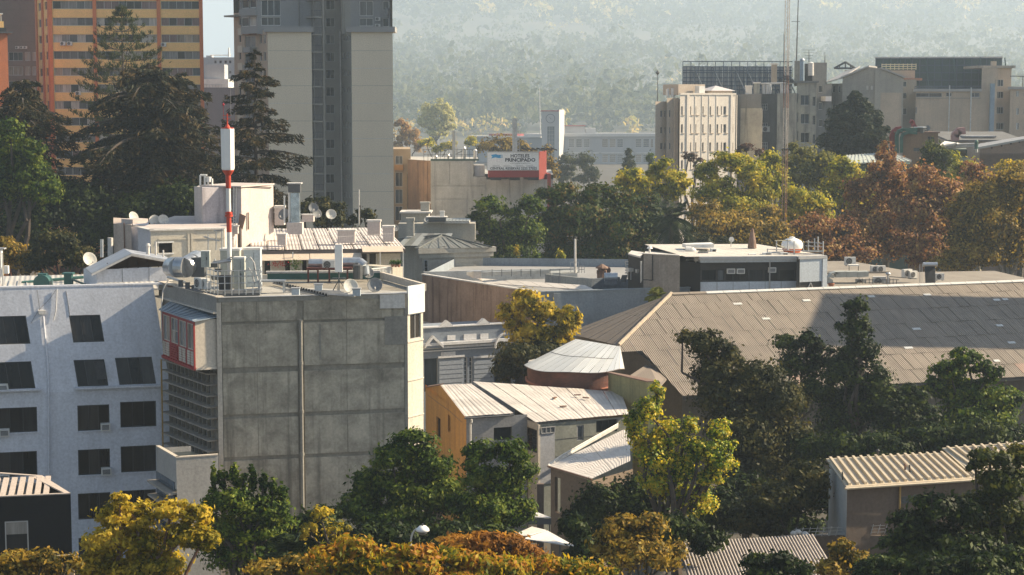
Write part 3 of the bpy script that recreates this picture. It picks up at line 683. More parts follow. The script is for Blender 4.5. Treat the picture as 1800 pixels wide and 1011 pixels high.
for i in range(7):
    x = 915 + i * 8.6; a = F.pt(F.s(x, 268), zt_ + .1, -1.2); b = F.pt(F.s(x + 2, 262), zt_ + .75, .9); lm.tube(a, b, .06, None, 4); lm.tube(b, b + Vector((1.0, -.3, -.35)), .16, .1, 5)
mk('lamp_arm', lm, BLACKP, T)
for x in (872, 905, 938): part_box(T, 'bracket', F, F.s(x - 9, 314), F.s(x + 9, 314), zr - .5, zr, -2, -.2, BLACKP)
def hooded_duct(label, px, ytop, ybot, w, Y, m, cat='duct', ladder=True):
    p = P(px, ybot, Y); k = Y / FPX; T = thing('ventilation_duct', label, cat, p); zt = Z(ytop + w * .6, Y); r = w * k / 2
    mk('shaft', MB().rbox(p, r * 1.6, r * 1.6, zt - p.z), m, T); mb = MB()
    for i in range(6):
        a0, a1 = math.pi * i / 6, math.pi * (i + 1) / 6
        mb.slab([(p.x + math.cos(a0) * r, p.y - r * .8, zt + math.sin(a0) * r), (p.x + math.cos(a1) * r, p.y - r * .8, zt + math.sin(a1) * r), (p.x, p.y - r * .8, zt)], (0, r * 1.6, 0))
    mk('hood', mb, m, T)
    if ladder:
        lb = MB(); x0, x1 = p.x - r * .2, p.x + r * 1.4
        for x in (x0, x1): lb.tube((x, p.y - r, p.z), (x, p.y - r, zt), .06, None, 4)
        n = int((zt - p.z) / 1.1)
        for i in range(n): z = p.z + (i + .5) * (zt - p.z) / n; lb.tube((x0, p.y - r, z), (x1, p.y - r, z), .05, None, 4)
        mk('ladder', lb, ALU, T)
    return T
hooded_duct('tall metal duct with ladder rising behind the hotel billboard', 905, 206, 268, 11, 322, GALV)
hooded_duct('slim pale duct with hooked top on the hotel roof', 798, 228, 282, 7, 322, GALV)
for x, y0, y1, w, q in ((766, 272, 282, 5, 'squat vent pipe beside the roof rail'), (788, 270, 282, 4, 'middle stub vent pipe'), (816, 258, 282, 5, 'tall pale vent pipe'), (835, 262, 282, 6, 'dented metal vent pipe beside the billboard')):
    p = P(x, y1, 323); mb = MB().tube(p, P(x, y0 + 3, 323), w * .05, None, 10).tube(P(x, y0 + 3, 323), P(x, y0, 323), w * .07, w * .03, 10)
    tag(mk('vent_pipe', mb, GALV, None, p), q + ' on the hotel roof', 'vent', 'vent pipes on the hotel roof')
rl = MB(); F = Fac(745, 322, 840, 323, 280)
for yy, Yo in ((263, 0), (272, 0)): rl.tube(F.pt(0, F.z(yy, 780)), F.pt(F.L, F.z(yy, 780)), .05, None, 4)
for i in range(14): rl.tube(F.pt(F.L * i / 13, z1), F.pt(F.L * i / 13, F.z(263, 780)), .05, None, 4)
tag(mk('roof_railing', rl, DGREY, None, F.pt(0, z1)), 'thin dark pipe railing along the hotel roof', 'railing')
# ---- clock tower building, far
FARW = plaster('school_render', (.34, .35, .37), (.22, .23, .25), .25, .8, .3, .1); FARP = plaster('school_pale', (.55, .54, .53), (.35, .34, .33), .2)
D0 = 950
T = thing('school_building', 'long hazy grey institutional building with grouped windows behind the trees', 'building', (*XY(1060, D0), 0))
F = Fac(980, D0, 1170, D0, 250); hs = far_windows(T, F, [(g + i * 13.3, g + i * 13.3 + 11, y, y + h) for g in (999, 1058, 1117) for i in range(3) for y, h in ((244, 15.5), (271.5, 14), (298, 14))])
wall(T, F, 0, Z(236, D0), hs, FARW, .5)
for h in hs: window(T, F, *h, n=1, rows=4, fm=FARP, mats=[C_BEIGE, G_MID, C_GREY], rec=.4, fw=.18, split=None)
shell(T, [XY(980, D0), XY(1170, D0), XY(1170, D0 + 40), XY(980, D0 + 40)], 0, Z(236, D0), FARW, (0,))
part_box(T, 'cornice', F, 0, F.L, Z(240, D0), Z(234.5, D0), 0, 1.2, FARP); part_box(T, 'string_course', F, 0, F.L, Z(270, D0), Z(268, D0), 0, .5, FARP)
for x in (992, 1038, 1052, 1097, 1111, 1146): part_box(T, 'pilaster', F, F.s(x), F.s(x + 3), 0, Z(240, D0), 0, .5, FARW)
part_box(T, 'penthouse', F, F.s(991, 230), F.s(1028, 230), Z(234.5, D0), Z(222, D0), -12, -4, FARP); part_box(T, 'penthouse_roof', F, F.s(990, 222), F.s(1030, 222), Z(222, D0), Z(220.8, D0), -13, -3, SRED); part_box(T, 'penthouse', F, F.s(1030, 230), F.s(1048, 230), Z(234.5, D0), Z(225.5, D0), -12, -4, FARP)
F = Fac(822, D0 + 30, 952, D0 + 10, 250); wall(T, F, 0, Z(243, D0), [], FARW); shell(T, [XY(952, D0 + 10), XY(952, D0 + 50), XY(822, D0 + 60), XY(822, D0 + 30)], 0, Z(243, D0), FARW, (3,))
part_box(T, 'roof_edge', F, 0, F.L, Z(243, D0), Z(240.5, D0), -8, 1, FARP); part_box(T, 'roof_storey', F, F.s(855), F.s(900), Z(241, D0), Z(237, D0), -14, -3, SRED); part_box(T, 'roof_storey', F, F.s(917), F.s(948), Z(241, D0), Z(236, D0), -14, -3, FARP)
T = thing('clock_tower', 'hazy grey clock tower with a dark slot window and round clock face', 'clock tower', (*XY(970, 935), 0))
F = Fac(952, 935, 983, 935, 240); wall(T, F, 0, Z(196, 935), far_windows(T, F, [(961.5, 975, 222, 291)]), FARW, 1.0)
window(T, F, *far_windows(T, F, [(961.5, 975, 222, 291)])[0], n=3, rows=10, fm=FARW, mats=[G_BLUE], rec=.6, fw=.15, split=None)
F2 = Fac(983, 935, 992, 949, 240); wall(T, F2, 0, Z(193, 935), [], FARP); shell(T, [XY(983, 935, 240), XY(992, 949, 240), XY(960, 957, 240), XY(952, 935, 240)], 0, Z(195, 935), FARW, (0, 3))
part_box(T, 'cap', F, -.3, F.L, Z(196, 935), Z(194, 935), -6, .6, SRED)
c = F.pt(F.s(967.5, 208.5), F.z(208.5, 967.5), .1)
def disc(c, r, off, m, name, T, ring=None):
    mb = MB(); n = 28
    pts = [Vector((c.x + r * math.cos(6.283 * i / n), c.y - off, c.z + r * math.sin(6.283 * i / n))) for i in range(n)]
    if ring:
        for i in range(n):
            a, b = pts[i], pts[(i + 1) % n]; cc = Vector((c.x, c.y - off, c.z)); mb.slab([a, b, cc + (b - cc) * ring, cc + (a - cc) * ring], (0, -.1, 0))
    else: mb.slab(pts, (0, -.08, 0))
    return mk(name, mb, m, T)
f_ = disc(c, 2.2, 0, FARW, 'clock_face', T); disc(c, 2.4, .1, DGREY, 'rim', f_, .86)
for a, l in ((-.6, 1.2), (2.4, .8), (.9, .5)):
    mk('hand', MB().tube((c.x, c.y - .15, c.z), (c.x + l * math.sin(a), c.y - .15, c.z + l * math.cos(a)), .12, .08, 5), DGREY, f_)
p = P(949.5, 236, 930); mk_ = mk('flagpole', MB().tube(p, P(948.5, 153, 930), .3, .15, 6), FARP, None, p); tag(mk_, 'tall hazy white flagpole beside the clock tower', 'flagpole')
# ================================================================== RIGHT SIDE AND MIDDLE DISTANCE
def block(T, pa, ya, pb, yb, ytop, m, depth=12, rects=(), py=200, n=1, mats=None, fm=None, zb=0.0, ztop=None, rec=.2, rows=1, roofm=None, split=False, fw=.08):
    """box-like volume of a building: front wall with its openings, the other walls and the roof"""
    F = Fac(pa, ya, pb, yb, py); z1 = ztop if ztop is not None else Z(ytop, (ya + yb) / 2)
    hs = far_windows(T, F, rects); wall(T, F, zb, z1, hs, m, rec); put_windows(T, F, hs, n, fm, mats, rec * .8, fw, rows, split)
    vA, vB = Vector((F.A.x / F.A.y, 1, 0)).normalized() * depth, Vector((F.B.x / F.B.y, 1, 0)).normalized() * depth; q = [F.pt(0, 0), F.pt(F.L, 0), F.pt(F.L, 0) + vB, F.pt(0, 0) + vA]
    shell(T, [(p.x, p.y) for p in q], zb, z1, m, (0,), roofm=roofm)
    return F, z1
def th(name, label, cat, px, Y, z=0.0, group=None): return thing(name, label, cat, (*XY(px, Y), z), group)
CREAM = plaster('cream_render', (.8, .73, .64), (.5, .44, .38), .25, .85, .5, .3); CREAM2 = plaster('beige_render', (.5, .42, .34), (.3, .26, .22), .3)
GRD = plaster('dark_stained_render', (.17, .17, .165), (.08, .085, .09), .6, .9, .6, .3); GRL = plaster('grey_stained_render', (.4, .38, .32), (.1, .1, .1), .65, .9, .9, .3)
WINS = [G_DARK, G_DARK, G_MID, G_BLUE, C_GREY]
T = th('cream_building', 'cream stepped apartment building with narrow windows, facing the autumn trees', 'apartment building', 1220, 330)
# the sunlit street front, in steps that recede to the left
def rowrects(cols, ys, slope=0.0): return [(a, b, y0, y1) for a, b in cols for y0, y1 in ys]
YS = [(187, 202), (218.5, 234), (250.5, 266), (282, 297), (313, 328)]
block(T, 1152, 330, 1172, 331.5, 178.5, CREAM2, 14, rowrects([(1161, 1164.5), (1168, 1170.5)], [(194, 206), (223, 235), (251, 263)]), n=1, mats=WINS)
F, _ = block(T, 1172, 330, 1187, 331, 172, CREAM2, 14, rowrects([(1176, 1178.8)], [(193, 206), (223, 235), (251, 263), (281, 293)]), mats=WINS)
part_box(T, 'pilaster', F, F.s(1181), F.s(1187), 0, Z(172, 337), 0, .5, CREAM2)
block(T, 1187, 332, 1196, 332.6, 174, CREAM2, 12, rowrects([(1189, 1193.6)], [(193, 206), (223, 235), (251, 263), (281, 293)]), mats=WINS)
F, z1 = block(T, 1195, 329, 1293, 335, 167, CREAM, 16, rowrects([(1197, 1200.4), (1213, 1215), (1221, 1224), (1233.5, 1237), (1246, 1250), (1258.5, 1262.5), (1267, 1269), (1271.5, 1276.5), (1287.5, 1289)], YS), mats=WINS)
for x in (1204, 1218, 1230, 1242.5, 1255, 1280, 1290.5):
    part_box(T, 'pilaster', F, F.s(x), F.s(x + (4 if x in (1204, 1280) else 1.2)), 0, z1, 0, .12 if x in (1204, 1280) else .06, CREAM)
for y0, y1 in YS:
    for a in (1196, 1212, 1220, 1232.5, 1245, 1257.5, 1270.5): part_box(T, 'sill', F, F.s(a), F.s(a + (6 if a > 1213 else 5)), F.z(y1 + 1.3, a), F.z(y1, a), 0, .12, CREAM2)
part_box(T, 'parapet', F, 0, F.L, z1, z1 + .35, -.35, .12, CREAM)
part_box(T, 'roof_hut', F, F.s(1209, 160), F.s(1256, 160), z1, Z(148, 331), -8, -3, CREAM2); part_box(T, 'roof_hut', F, F.s(1236, 155), F.s(1246, 155), z1, Z(151, 331), -2.6, -1.2, WHITEP)
mb = MB(); a, b = F.s(1256, 160), F.s(1299, 160); zz = Z(159, 325)
p0, p1, p2, p3 = F.pt(a, zz, -6), F.pt(b, zz, -6), F.pt(b, zz, -1), F.pt(a, zz, -1); pk = F.pt((a + b) / 2, Z(149.5, 325), -3.5)
for u_, v_ in ((p0, p1), (p1, p2), (p2, p3), (p3, p0)): mb.poly([u_, v_, pk])
mb.poly([p0, p1, p2, p3]); mk('pyramid_roof', mb, paint('pale_tin', (.55, .52, .52), .5), T); part_box(T, 'roof_hut', F, a + .5, b - .5, z1, zz, -5.6, -1.4, CREAM2)
tag(mk('tv_antenna', MB().tube(P(1174, 172, 334), P(1174, 156, 334), .16, None, 5).tube(P(1174, 170, 334), P(1173.3, 156.5, 334), .3, None, 5), WHITEP, None, P(1174, 172, 334)), 'dark slim panel antenna on the cream building corner', 'antenna')
tag(mk('tv_antenna', MB().tube(P(1183, 171, 334), P(1183, 155, 334), .35, None, 6), WHITEP, None, P(1183, 171, 334)), 'white slim panel antenna, right of the dark one', 'antenna')
tag(mk('lightning_rod', MB().tube(P(1156, 179, 343), P(1156, 128, 343), .1, .05, 5).lathe(P(1156, 128, 343), [(.0, -.5), (.4, 0), (0, .5)], 8), DGREY, None, P(1156, 179, 343)), 'thin rod with a ball tip at the left end of the cream building', 'mast')
# grey party wall and neighbours, in shade
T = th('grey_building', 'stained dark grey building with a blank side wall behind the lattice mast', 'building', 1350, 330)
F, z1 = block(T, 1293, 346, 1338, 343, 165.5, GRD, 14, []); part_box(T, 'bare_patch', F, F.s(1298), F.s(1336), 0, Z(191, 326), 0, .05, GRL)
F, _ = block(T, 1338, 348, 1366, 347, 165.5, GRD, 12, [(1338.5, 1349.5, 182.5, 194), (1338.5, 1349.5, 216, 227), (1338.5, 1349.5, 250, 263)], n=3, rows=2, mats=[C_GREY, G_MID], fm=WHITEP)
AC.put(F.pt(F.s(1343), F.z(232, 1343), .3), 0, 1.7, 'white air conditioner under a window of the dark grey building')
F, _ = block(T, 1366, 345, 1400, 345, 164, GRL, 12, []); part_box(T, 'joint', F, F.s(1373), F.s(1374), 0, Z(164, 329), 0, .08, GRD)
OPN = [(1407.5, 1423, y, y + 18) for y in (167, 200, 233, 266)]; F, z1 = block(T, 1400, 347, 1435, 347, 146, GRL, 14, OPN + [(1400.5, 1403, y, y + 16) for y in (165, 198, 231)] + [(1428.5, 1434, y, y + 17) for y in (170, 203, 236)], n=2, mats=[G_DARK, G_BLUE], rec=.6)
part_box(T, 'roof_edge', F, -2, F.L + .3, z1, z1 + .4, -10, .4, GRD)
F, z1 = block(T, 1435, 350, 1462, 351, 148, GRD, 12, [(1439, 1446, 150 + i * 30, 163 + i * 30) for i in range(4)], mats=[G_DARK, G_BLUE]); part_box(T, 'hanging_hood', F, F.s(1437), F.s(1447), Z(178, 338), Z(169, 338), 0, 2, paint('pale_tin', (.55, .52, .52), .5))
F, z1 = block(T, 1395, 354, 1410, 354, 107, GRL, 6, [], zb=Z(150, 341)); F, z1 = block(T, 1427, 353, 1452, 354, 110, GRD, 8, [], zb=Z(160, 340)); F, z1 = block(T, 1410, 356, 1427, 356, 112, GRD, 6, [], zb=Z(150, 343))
for a, b, y0, y1, m, Y, q in ((1356, 1365, 114, 146, CTB, 348, 'tall tan brick chimney with a capped top'), (1311, 1321, 153, 166, CREAM, 346, 'squat capped chimney, leftmost on the grey roof'), (1325, 1335, 147, 166, GRL, 347, 'square grey chimney beside the squat one')):
    p = P((a + b) / 2, y1, Y); w = (b - a) * Y / FPX; Tc = thing('chimney', q, 'chimney', p); mk('stack', MB().rbox(p, w, w, Z(y0, Y) - p.z), m, Tc); mk('cap', MB().rbox((p.x, p.y, Z(y0, Y)), w * 1.25, w * 1.25, .3), CREAM, Tc)
mb = MB()
for x in (1342, 1348, 1353, 1374, 1378, 1384): a = P(x, 165, 347); mb.tube(a, P(x, 148 + (x % 3), 347), .3 + .1 * (x % 2), None, 8)
mb.tube(P(1338, 147, 347), P(1392, 146, 347), .18, None, 5); tag(mk('roof_pipework', mb, TREADW, None, P(1365, 165, 330)), 'cluster of pale flues and a crossing pipe on the grey roof', 'pipework')
T = thing('flue', 'blue grey flue pipe on the tall grey rooftop hut', 'flue', P(1410, 150, 352)); mk('pipe', MB().tube(P(1410, 142, 352), P(1410, 106, 352), .45, None, 10), paint('blue_flue', (.22, .3, .38), .5), T); mk('cap', MB().tube(P(1410, 106, 352), P(1410, 103, 352), .55, .3, 10), GALV, T)
T = thing('rooftop_tank', 'white upright tank beside the blue grey flue', 'tank', P(1425.5, 133, 350)); mk('body', MB().tube(P(1425.5, 133, 350), P(1425.5, 111, 350), .55, None, 12), TREADW, T); mk('lid', MB().tube(P(1425.5, 111, 350), P(1425.5, 109, 350), .6, .2, 12), WHITEP, T)
for (px, y0, y1, Y, q) in ((1422, 110, 88, 341, 'spindly television aerial right of the lattice mast'), (1450, 110, 92, 341, 'thin aerial rod on the right grey rooftop hut'), (1400, 107, 0, 342, 'tall slanting whip antenna right of the lattice mast'), (1384, 120, 99, 342, 'short whip aerial close behind the lattice mast')):
    mb = MB(); a, b = P(px, y0, Y), P(px + (5 if y1 == 0 else 0), y1 if y1 else -60, Y); mb.tube(a, b, .09 if y1 else .14, .05, 5)
    if y1 == 88:
        for i in range(4): z = b.z - i * .5; mb.tube((b.x - 1.2 + i * .2, Y, z), (b.x + 1.2 - i * .2, Y, z), .04, None, 4)
    if y1 == 0: z = Z(38, Y); mb.tube((b.x - 1.3, Y, z), (b.x + .3, Y, z), .06, None, 4)
    tag(mk('aerial', mb, DGREY, None, a), q, 'antenna')
# scaffold behind a billboard
SCF = paint('scaffold_steel', (.1, .13, .17), .6, .3); PANB = plaster('billboard_back', (.34, .37, .4), (.2, .22, .25), .3)
T = thing('scaffold_billboard', 'long billboard scaffold seen from behind with pale panels above the cream building', 'billboard', P(1290, 165, 345))
F = Fac(1200, 360, 1392, 362, 130); zt0, zt1, zt2 = Z(166, 360), Z(117.5, 360), Z(108, 360); mb = MB(); nlat = 27
for i in range(nlat + 1):
    a = F.L * i / nlat; F.box(mb, a - .06, a + .06, zt0, zt2 if i % 2 == 0 else zt1, 0, .14)
mk('upright', mb, SCF, T)
for y in (108.3, 117.5, 124, 128, 137, 144, 151, 158): part_box(T, 'rail', F, 0, F.L, F.z(y, 1290) - .09, F.z(y, 1290) + .09, .15, .27, SCF)
for i in range(19): part_box(T, 'panel', F, F.L * (i + .03) / 19, F.L * (i + .97) / 19, zt0, zt1, -.55, -.45, PANB)
for i, x in enumerate((1215, 1248, 1285, 1305, 1340, 1370)):
    mk('brace', MB().tube(F.pt(F.s(x), zt1, .2), F.pt(F.s(x + 18), zt0, 2.4), .09, None, 5), SCF, T)
    mk('brace', MB().tube(F.pt(F.s(x), zt1 - 1, .1), F.pt(F.s(x), zt0, 2.6), .08, None, 5), SCF, T)
# ---- right complex
RCA = plaster('complex_render', (.36, .33, .28), (.15, .14, .13), .5, .9, .5, .25); RCB = plaster('complex_tan', (.5, .41, .32), (.2, .18, .16), .4, .9, .5, .25); RCG = plaster('complex_gable', (.36, .34, .3), (.16, .16, .155), .45, .9, .4, .2)
TIN = sheet('tin_roof', (.38, .38, .38), .3, .03, .2, .5)
D0 = 352
T = th('gabled_building', 'grey gabled building with stained walls behind the dark conifer', 'building', 1520, D0)
block(T, 1452, D0 + 6, 1481, D0 + 2, 147, RCA, 14, rowrects([(1463, 1467), (1473, 1477)], [(151, 163), (183, 194), (213, 224)]), mats=WINS)
F = Fac(1480, D0 + 2, 1538, D0, 200); mb = MB()
mb.poly([F.pt(0, 0), F.pt(F.L, 0), F.pt(F.L, Z(119, D0)), F.pt(F.s(1527, 119), Z(118.5, D0)), F.pt(0, Z(138, D0))]); F2 = Fac(1537, D0 - .5, 1587, D0 - 1, 200)
mb2 = MB().poly([F2.pt(0, 0), F2.pt(F2.L, 0), F2.pt(F2.L, Z(138, D0)), F2.pt(F2.s(1550, 122), Z(122, D0)), F2.pt(0, Z(120, D0))])
mk('wall', mb, RCG, T); mk('gable_wall', mb2, RCG, T)
mb = MB().slab([F.pt(-.3, Z(137.5, D0), .5), F.pt(F.s(1528, 119), Z(117.8, D0), .5), F.pt(F.s(1528, 119), Z(117.8, D0), -12), F.pt(-.3, Z(137.5, D0), -12)], (0, 0, .3)); mk('roof', mb, TIN, T)
mb = MB().slab([F2.pt(F2.L + .2, Z(137.5, D0), .5), F2.pt(F2.s(1550, 122), Z(121.5, D0), .5), F2.pt(F2.s(1550, 122), Z(121.5, D0), -12), F2.pt(F2.L + .2, Z(137.5, D0), -12)], (0, 0, .3)); mk('roof', mb, TIN, T)
q = [F2.pt(F2.L, 0), F2.pt(F2.L, 0, -14)]; mk('side_wall', MB().poly([q[0], q[1], q[1] + Vector((0, 0, Z(139, D0))), q[0] + Vector((0, 0, Z(139, D0)))]), RCG, T)
part_box(T, 'light_patch', F2, F2.s(1541), F2.L - .3, 0, Z(163, D0), 0, .05, RCB)
for x in (1516, 1524): window(T, F, F.s(x), F.s(x + 3.5), F.z(158, x), F.z(151, x), 1, fm=ALU, mats=[G_DARK, C_WHITE], rec=-.06)
mb = MB().slab([P(1450, 147, D0 + 2), P(1481, 138, D0 + 2), P(1512, 118, D0 + 14), P(1490, 125, D0 + 16)], (0, 0, .25)); mk('roof', mb, TIN, T)
part_box(T, 'roof_hut', F, F.s(1468, 120), F.s(1501, 120), Z(135, D0), Z(121, D0), -16, -13, RCB)
mb = MB(); a, b, c_ = P(1466, 120, D0 + 14), P(1504, 120, D0 + 14), P(1486, 109, D0 + 14)
mb.tube(a, c_, .2, None, 5); mb.tube(c_, b, .2, None, 5); mb.tube(a, b, .2, None, 5); mb.tube(c_, P(1486, 120, D0 + 14), .15, None, 5); mb.tube(P(1476, 114.6, D0 + 14), P(1476, 120, D0 + 14), .12, None, 5); mb.tube(P(1495, 114.6, D0 + 14), P(1495, 120, D0 + 14), .12, None, 5); mk('roof_truss', mb, DGREY, T)
T = th('slab_building', 'long tan building with vertical pipes and a rooftop hut on the right', 'building', 1690, D0)
F, z1 = block(T, 1587, D0 + 3, 1610, D0 + 3, 140, RCA, 14, rowrects([(1587, 1594)], [(143, 153), (163, 174), (190, 202)]), mats=WINS)
F, z1 = block(T, 1609, D0, 1724, D0 - 1, 161, RCB, 16, [(1705, 1722, 163, 171), (1610, 1656, 163.5, 171), (1663, 1673, 163, 170), (1608.5, 1612, 188, 200)], n=2, mats=[G_DARK, G_MID, G_MID]); part_box(T, 'roof_edge', F, -.5, F.L, z1, z1 + .5, -.5, .4, TIN)
part_box(T, 'string_course', F, 0, F.L, F.z(173.5, 1660), F.z(172, 1660), 0, .12, RCA)
FZ = F
for x, w, y0, y1, m in ((1660, 1.3, 150, 250, GALV), (1697.5, 1.6, 154, 250, GALV), (1734, 6, 147, 240, paint('blue_flue', (.22, .3, .38), .5)), (1778, 1.6, 156, 245, GALV)):
    p = FZ.pt(FZ.s(x), 0, .6); mk('vertical_duct', MB().rbox((p.x, p.y, Z(y1, D0)), w * .13, w * .13, Z(y0, D0) - Z(y1, D0)), m, T)
F, z1 = block(T, 1724, D0 - 1, 1752, D0 - 1, 120, RCB, 14, [(1749, 1750, 140, 152)], mats=WINS)
F, z1 = block(T, 1752, D0 + 1, 1776, D0 + 1, 120, RCB, 14, rowrects([(1749.5, 1764)], [(140, 152), (161, 173), (188, 200), (216, 228)]), n=3, mats=[G_DARK, G_BLUE]); part_box(T, 'roof_edge', F, -4.2, F.L + .6, z1, z1 + .5, -10, .6, RCA)
part_box(T, 'chimney', F, F.s(1738), F.s(1746), z1, Z(107, D0), -3, -2, RCB)
F, z1 = block(T, 1775, D0 - 2, 1850, D0 - 4, 157, RCB, 16, rowrects([(1786, 1791), (1799, 1806)], [(160, 170), (190, 202), (216, 228)]), n=2, mats=[G_MID, G_DARK]); part_box(T, 'roof_edge', F, -.5, F.L, z1, z1 + .5, -.5, .4, TIN)
# yellow rail on the roof hut
FY = Fac(1550, D0 + 6, 1610, D0 + 5, 120); part_box(T, 'roof_hut', FY, FY.s(1555), FY.s(1600), Z(139, D0), Z(123, D0), -6, 0, RCB)
mb = MB(); YR = paint('cream_rail', (.62, .55, .36), .6)
for y in (113.5, 117, 121): mb.tube(FY.pt(0, FY.z(y, 1580), .3), FY.pt(FY.L, FY.z(y, 1580), .3), .12, None, 4)
for i in range(9): mb.tube(FY.pt(FY.L * i / 8, FY.z(123, 1580), .3), FY.pt(FY.L * i / 8, FY.z(112, 1580), .3), .1, None, 4)
mk('roof_railing', mb, YR, T); part_box(T, 'ledge', FY, FY.s(1580), FY.s(1612), FY.z(141.5, 1600), FY.z(137.5, 1600), 0, 1.5, plaster('terracotta_ledge', (.4, .2, .13), (.2, .12, .1), .3))
# green billboard back
GB = plaster('green_billboard', (.07, .115, .12), (.04, .07, .07), .4, .7, .3, .2)
T = thing('green_billboard', 'long dark green billboard back with ribs and props on the right rooftops', 'billboard', P(1650, 155, D0 + 16))
F = Fac(1539, D0 + 16, 1760, D0 + 13, 130); za, zc = Z(157, D0), Z(102, D0 + 14)
for i in range(17): part_box(T, 'panel', F, F.L * (i + .02) / 17, F.L * (i + .98) / 17, za, zc, -.1, .0, GB)
for i in range(18): part_box(T, 'rib', F, F.L * i / 17 - .08, F.L * i / 17 + .08, za, zc, .003, .16, SCF)
for y in (103, 115, 128, 141, 153): part_box(T, 'rail', F, 0, F.L, F.z(y, 1650) - .09, F.z(y, 1650) + .09, .165, .28, SCF)
part_box(T, 'cap', F, -.2, F.L + .2, zc, zc + .25, -.3, .35, ALU)
for x in (1557, 1573, 1592, 1618, 1666, 1712, 1755): mk('prop', MB().tube(F.pt(F.s(x), zc, .3), F.pt(F.s(x + 4), za, 2.6), .14, None, 5), GB, T)
mb = MB(); Fh = Fac(1608, D0 + 3, 1730, D0 + 2, 158); mb.tube(Fh.pt(0, Z(152, D0)), Fh.pt(Fh.L, Z(151, D0)), .12, None, 4); mb.tube(Fh.pt(0, Z(156, D0)), Fh.pt(Fh.L, Z(156, D0)), .12, None, 4)
for i in range(26): mb.tube(Fh.pt(Fh.L * i / 25, Z(161, D0)), Fh.pt(Fh.L * i / 25, Z(151, D0)), .07, None, 4)
tag(mk('roof_railing', mb, SCF, None, Fh.pt(0, Z(161, D0))), 'dark lattice railing under the green billboard', 'railing')
mb = MB().tube(P(1776, 134, D0), P(1850, 135, D0), .12, None, 4).tube(P(1798, 135, D0), P(1798, 158, D0), .1, None, 4); tag(mk('boom', mb, DGREY, None, P(1776, 134, D0)), 'thin horizontal boom reaching right from the rooftop hut', 'pole')
# ---- brown plant room with red and green ducts
D0 = 285
BRP = plaster('brown_plant_wall', (.22, .14, .09), (.1, .08, .06), .5); RED2 = paint('red_duct', (.28, .05, .05), .5, .1, .3); GRN2 = paint('green_duct', (.045, .12, .095), .5, .1, .3)
T = th('plant_room', 'brown rooftop plant room with dark louvre behind the rust coloured trees', 'building', 1620, D0)
F, z1 = block(T, 1588, D0, 1650, D0 + 1, 234.5, BRP, 9, [(1630, 1642, 240, 272), (1606, 1617, 260, 266)], n=2, rows=8, mats=[G_DARK], fm=DGREY); part_box(T, 'roof_edge', F, -.3, F.L + .2, z1, z1 + .25, -4, .2, RUST)
def bent_duct(label, m, pts_px, w, D, name='duct', zoff=0):
    pts = [P(x, y, D) for x, y in pts_px]; T = thing(name, label, 'duct', pts[0]); k = D / FPX
    for a, b in zip(pts, pts[1:]):
        d = (b - a); nrm = Vector((-d.z, 0, d.x)).normalized() * w * k / 2; e = d.normalized() * w * k * .12
        mk('section', MB().slab([a + nrm - e, b + nrm + e, b - nrm + e, a - nrm - e], (0, w * k, 0)), m, T)
    return T
bent_duct('curved dark red duct hooking over beside the green ducts', RED2, [(1570, 266), (1569, 240), (1571, 232), (1577, 227), (1584, 226)], 8, D0 + 3)
bent_duct('outer green duct hooking over beside the red duct', GRN2, [(1577, 268), (1577, 238), (1580, 231), (1588, 228), (1612, 228)], 6, D0 - .5)
bent_duct('inner green duct hugging the brown plant room wall', GRN2, [(1585, 268), (1585, 242), (1588, 236), (1596, 233), (1612, 234)], 5, D0 - 1)
bent_duct('short red snorkel duct on top of the green ducts', RED2, [(1610, 225), (1607, 221), (1604, 214), (1601, 213)], 7, D0 + 2)
p = P(1618, 234, D0 + 1); Tf = thing('fan_housing', 'round dark fan housing on the brown plant room roof', 'fan', p); mk('drum', MB().tube(p, P(1618, 224, D0 + 1), .75, None, 16), DGREY, Tf); mk('rim', MB().tube(P(1614, 224.5, D0 + 1), P(1614, 223, D0 + 1), 1.3, None, 16), GALV, Tf)
# dishes prototype
DISH = plaster('dish_enamel', (.55, .54, .5), (.3, .28, .26), .35); DISHD = plaster('grey_dish_enamel', (.2, .21, .22), (.1, .1, .1), .35)
def dish_proto(m):
    T = thing('satellite_dish', 'x', 'satellite dish', (0, 0, 0)); d = MB().lathe((0, 0, 0), [(0, 0), (.15, .012), (.28, .04), (.38, .08), (.45, .12), (.46, .118), (.38, .07), (.28, .03), (0, -.02)], 20)
    tl = math.radians(25)
    d.v = [(x, -z * math.cos(tl) - y * math.sin(tl) * 0 + 0, 0) if 0 else (x, -z * math.cos(tl) + y * math.sin(tl), .62 + y * math.cos(tl) + z * math.sin(tl)) for x, y, z in d.v]
    mk('reflector', d, m, T, smooth=True); mk('pole', MB().tube((0, .08, 0), (0, .08, .62), .03, None, 8), DGREY, T); mk('arm', MB().tube((0, 0, .3), (0, -.52, .48), .018, None, 6), ALU, T)
    mk('receiver', MB().tube((0, -.5, .46), (0, -.56, .58), .04, None, 8), TREADW, T); return Proto(T, .56)
DW, DG = dish_proto(DISH), dish_proto(DISHD)
DG.put(P(1630, 234, D0 + 1), -.6, 2.0, 'pale satellite dish at the right end of the brown plant room'); 
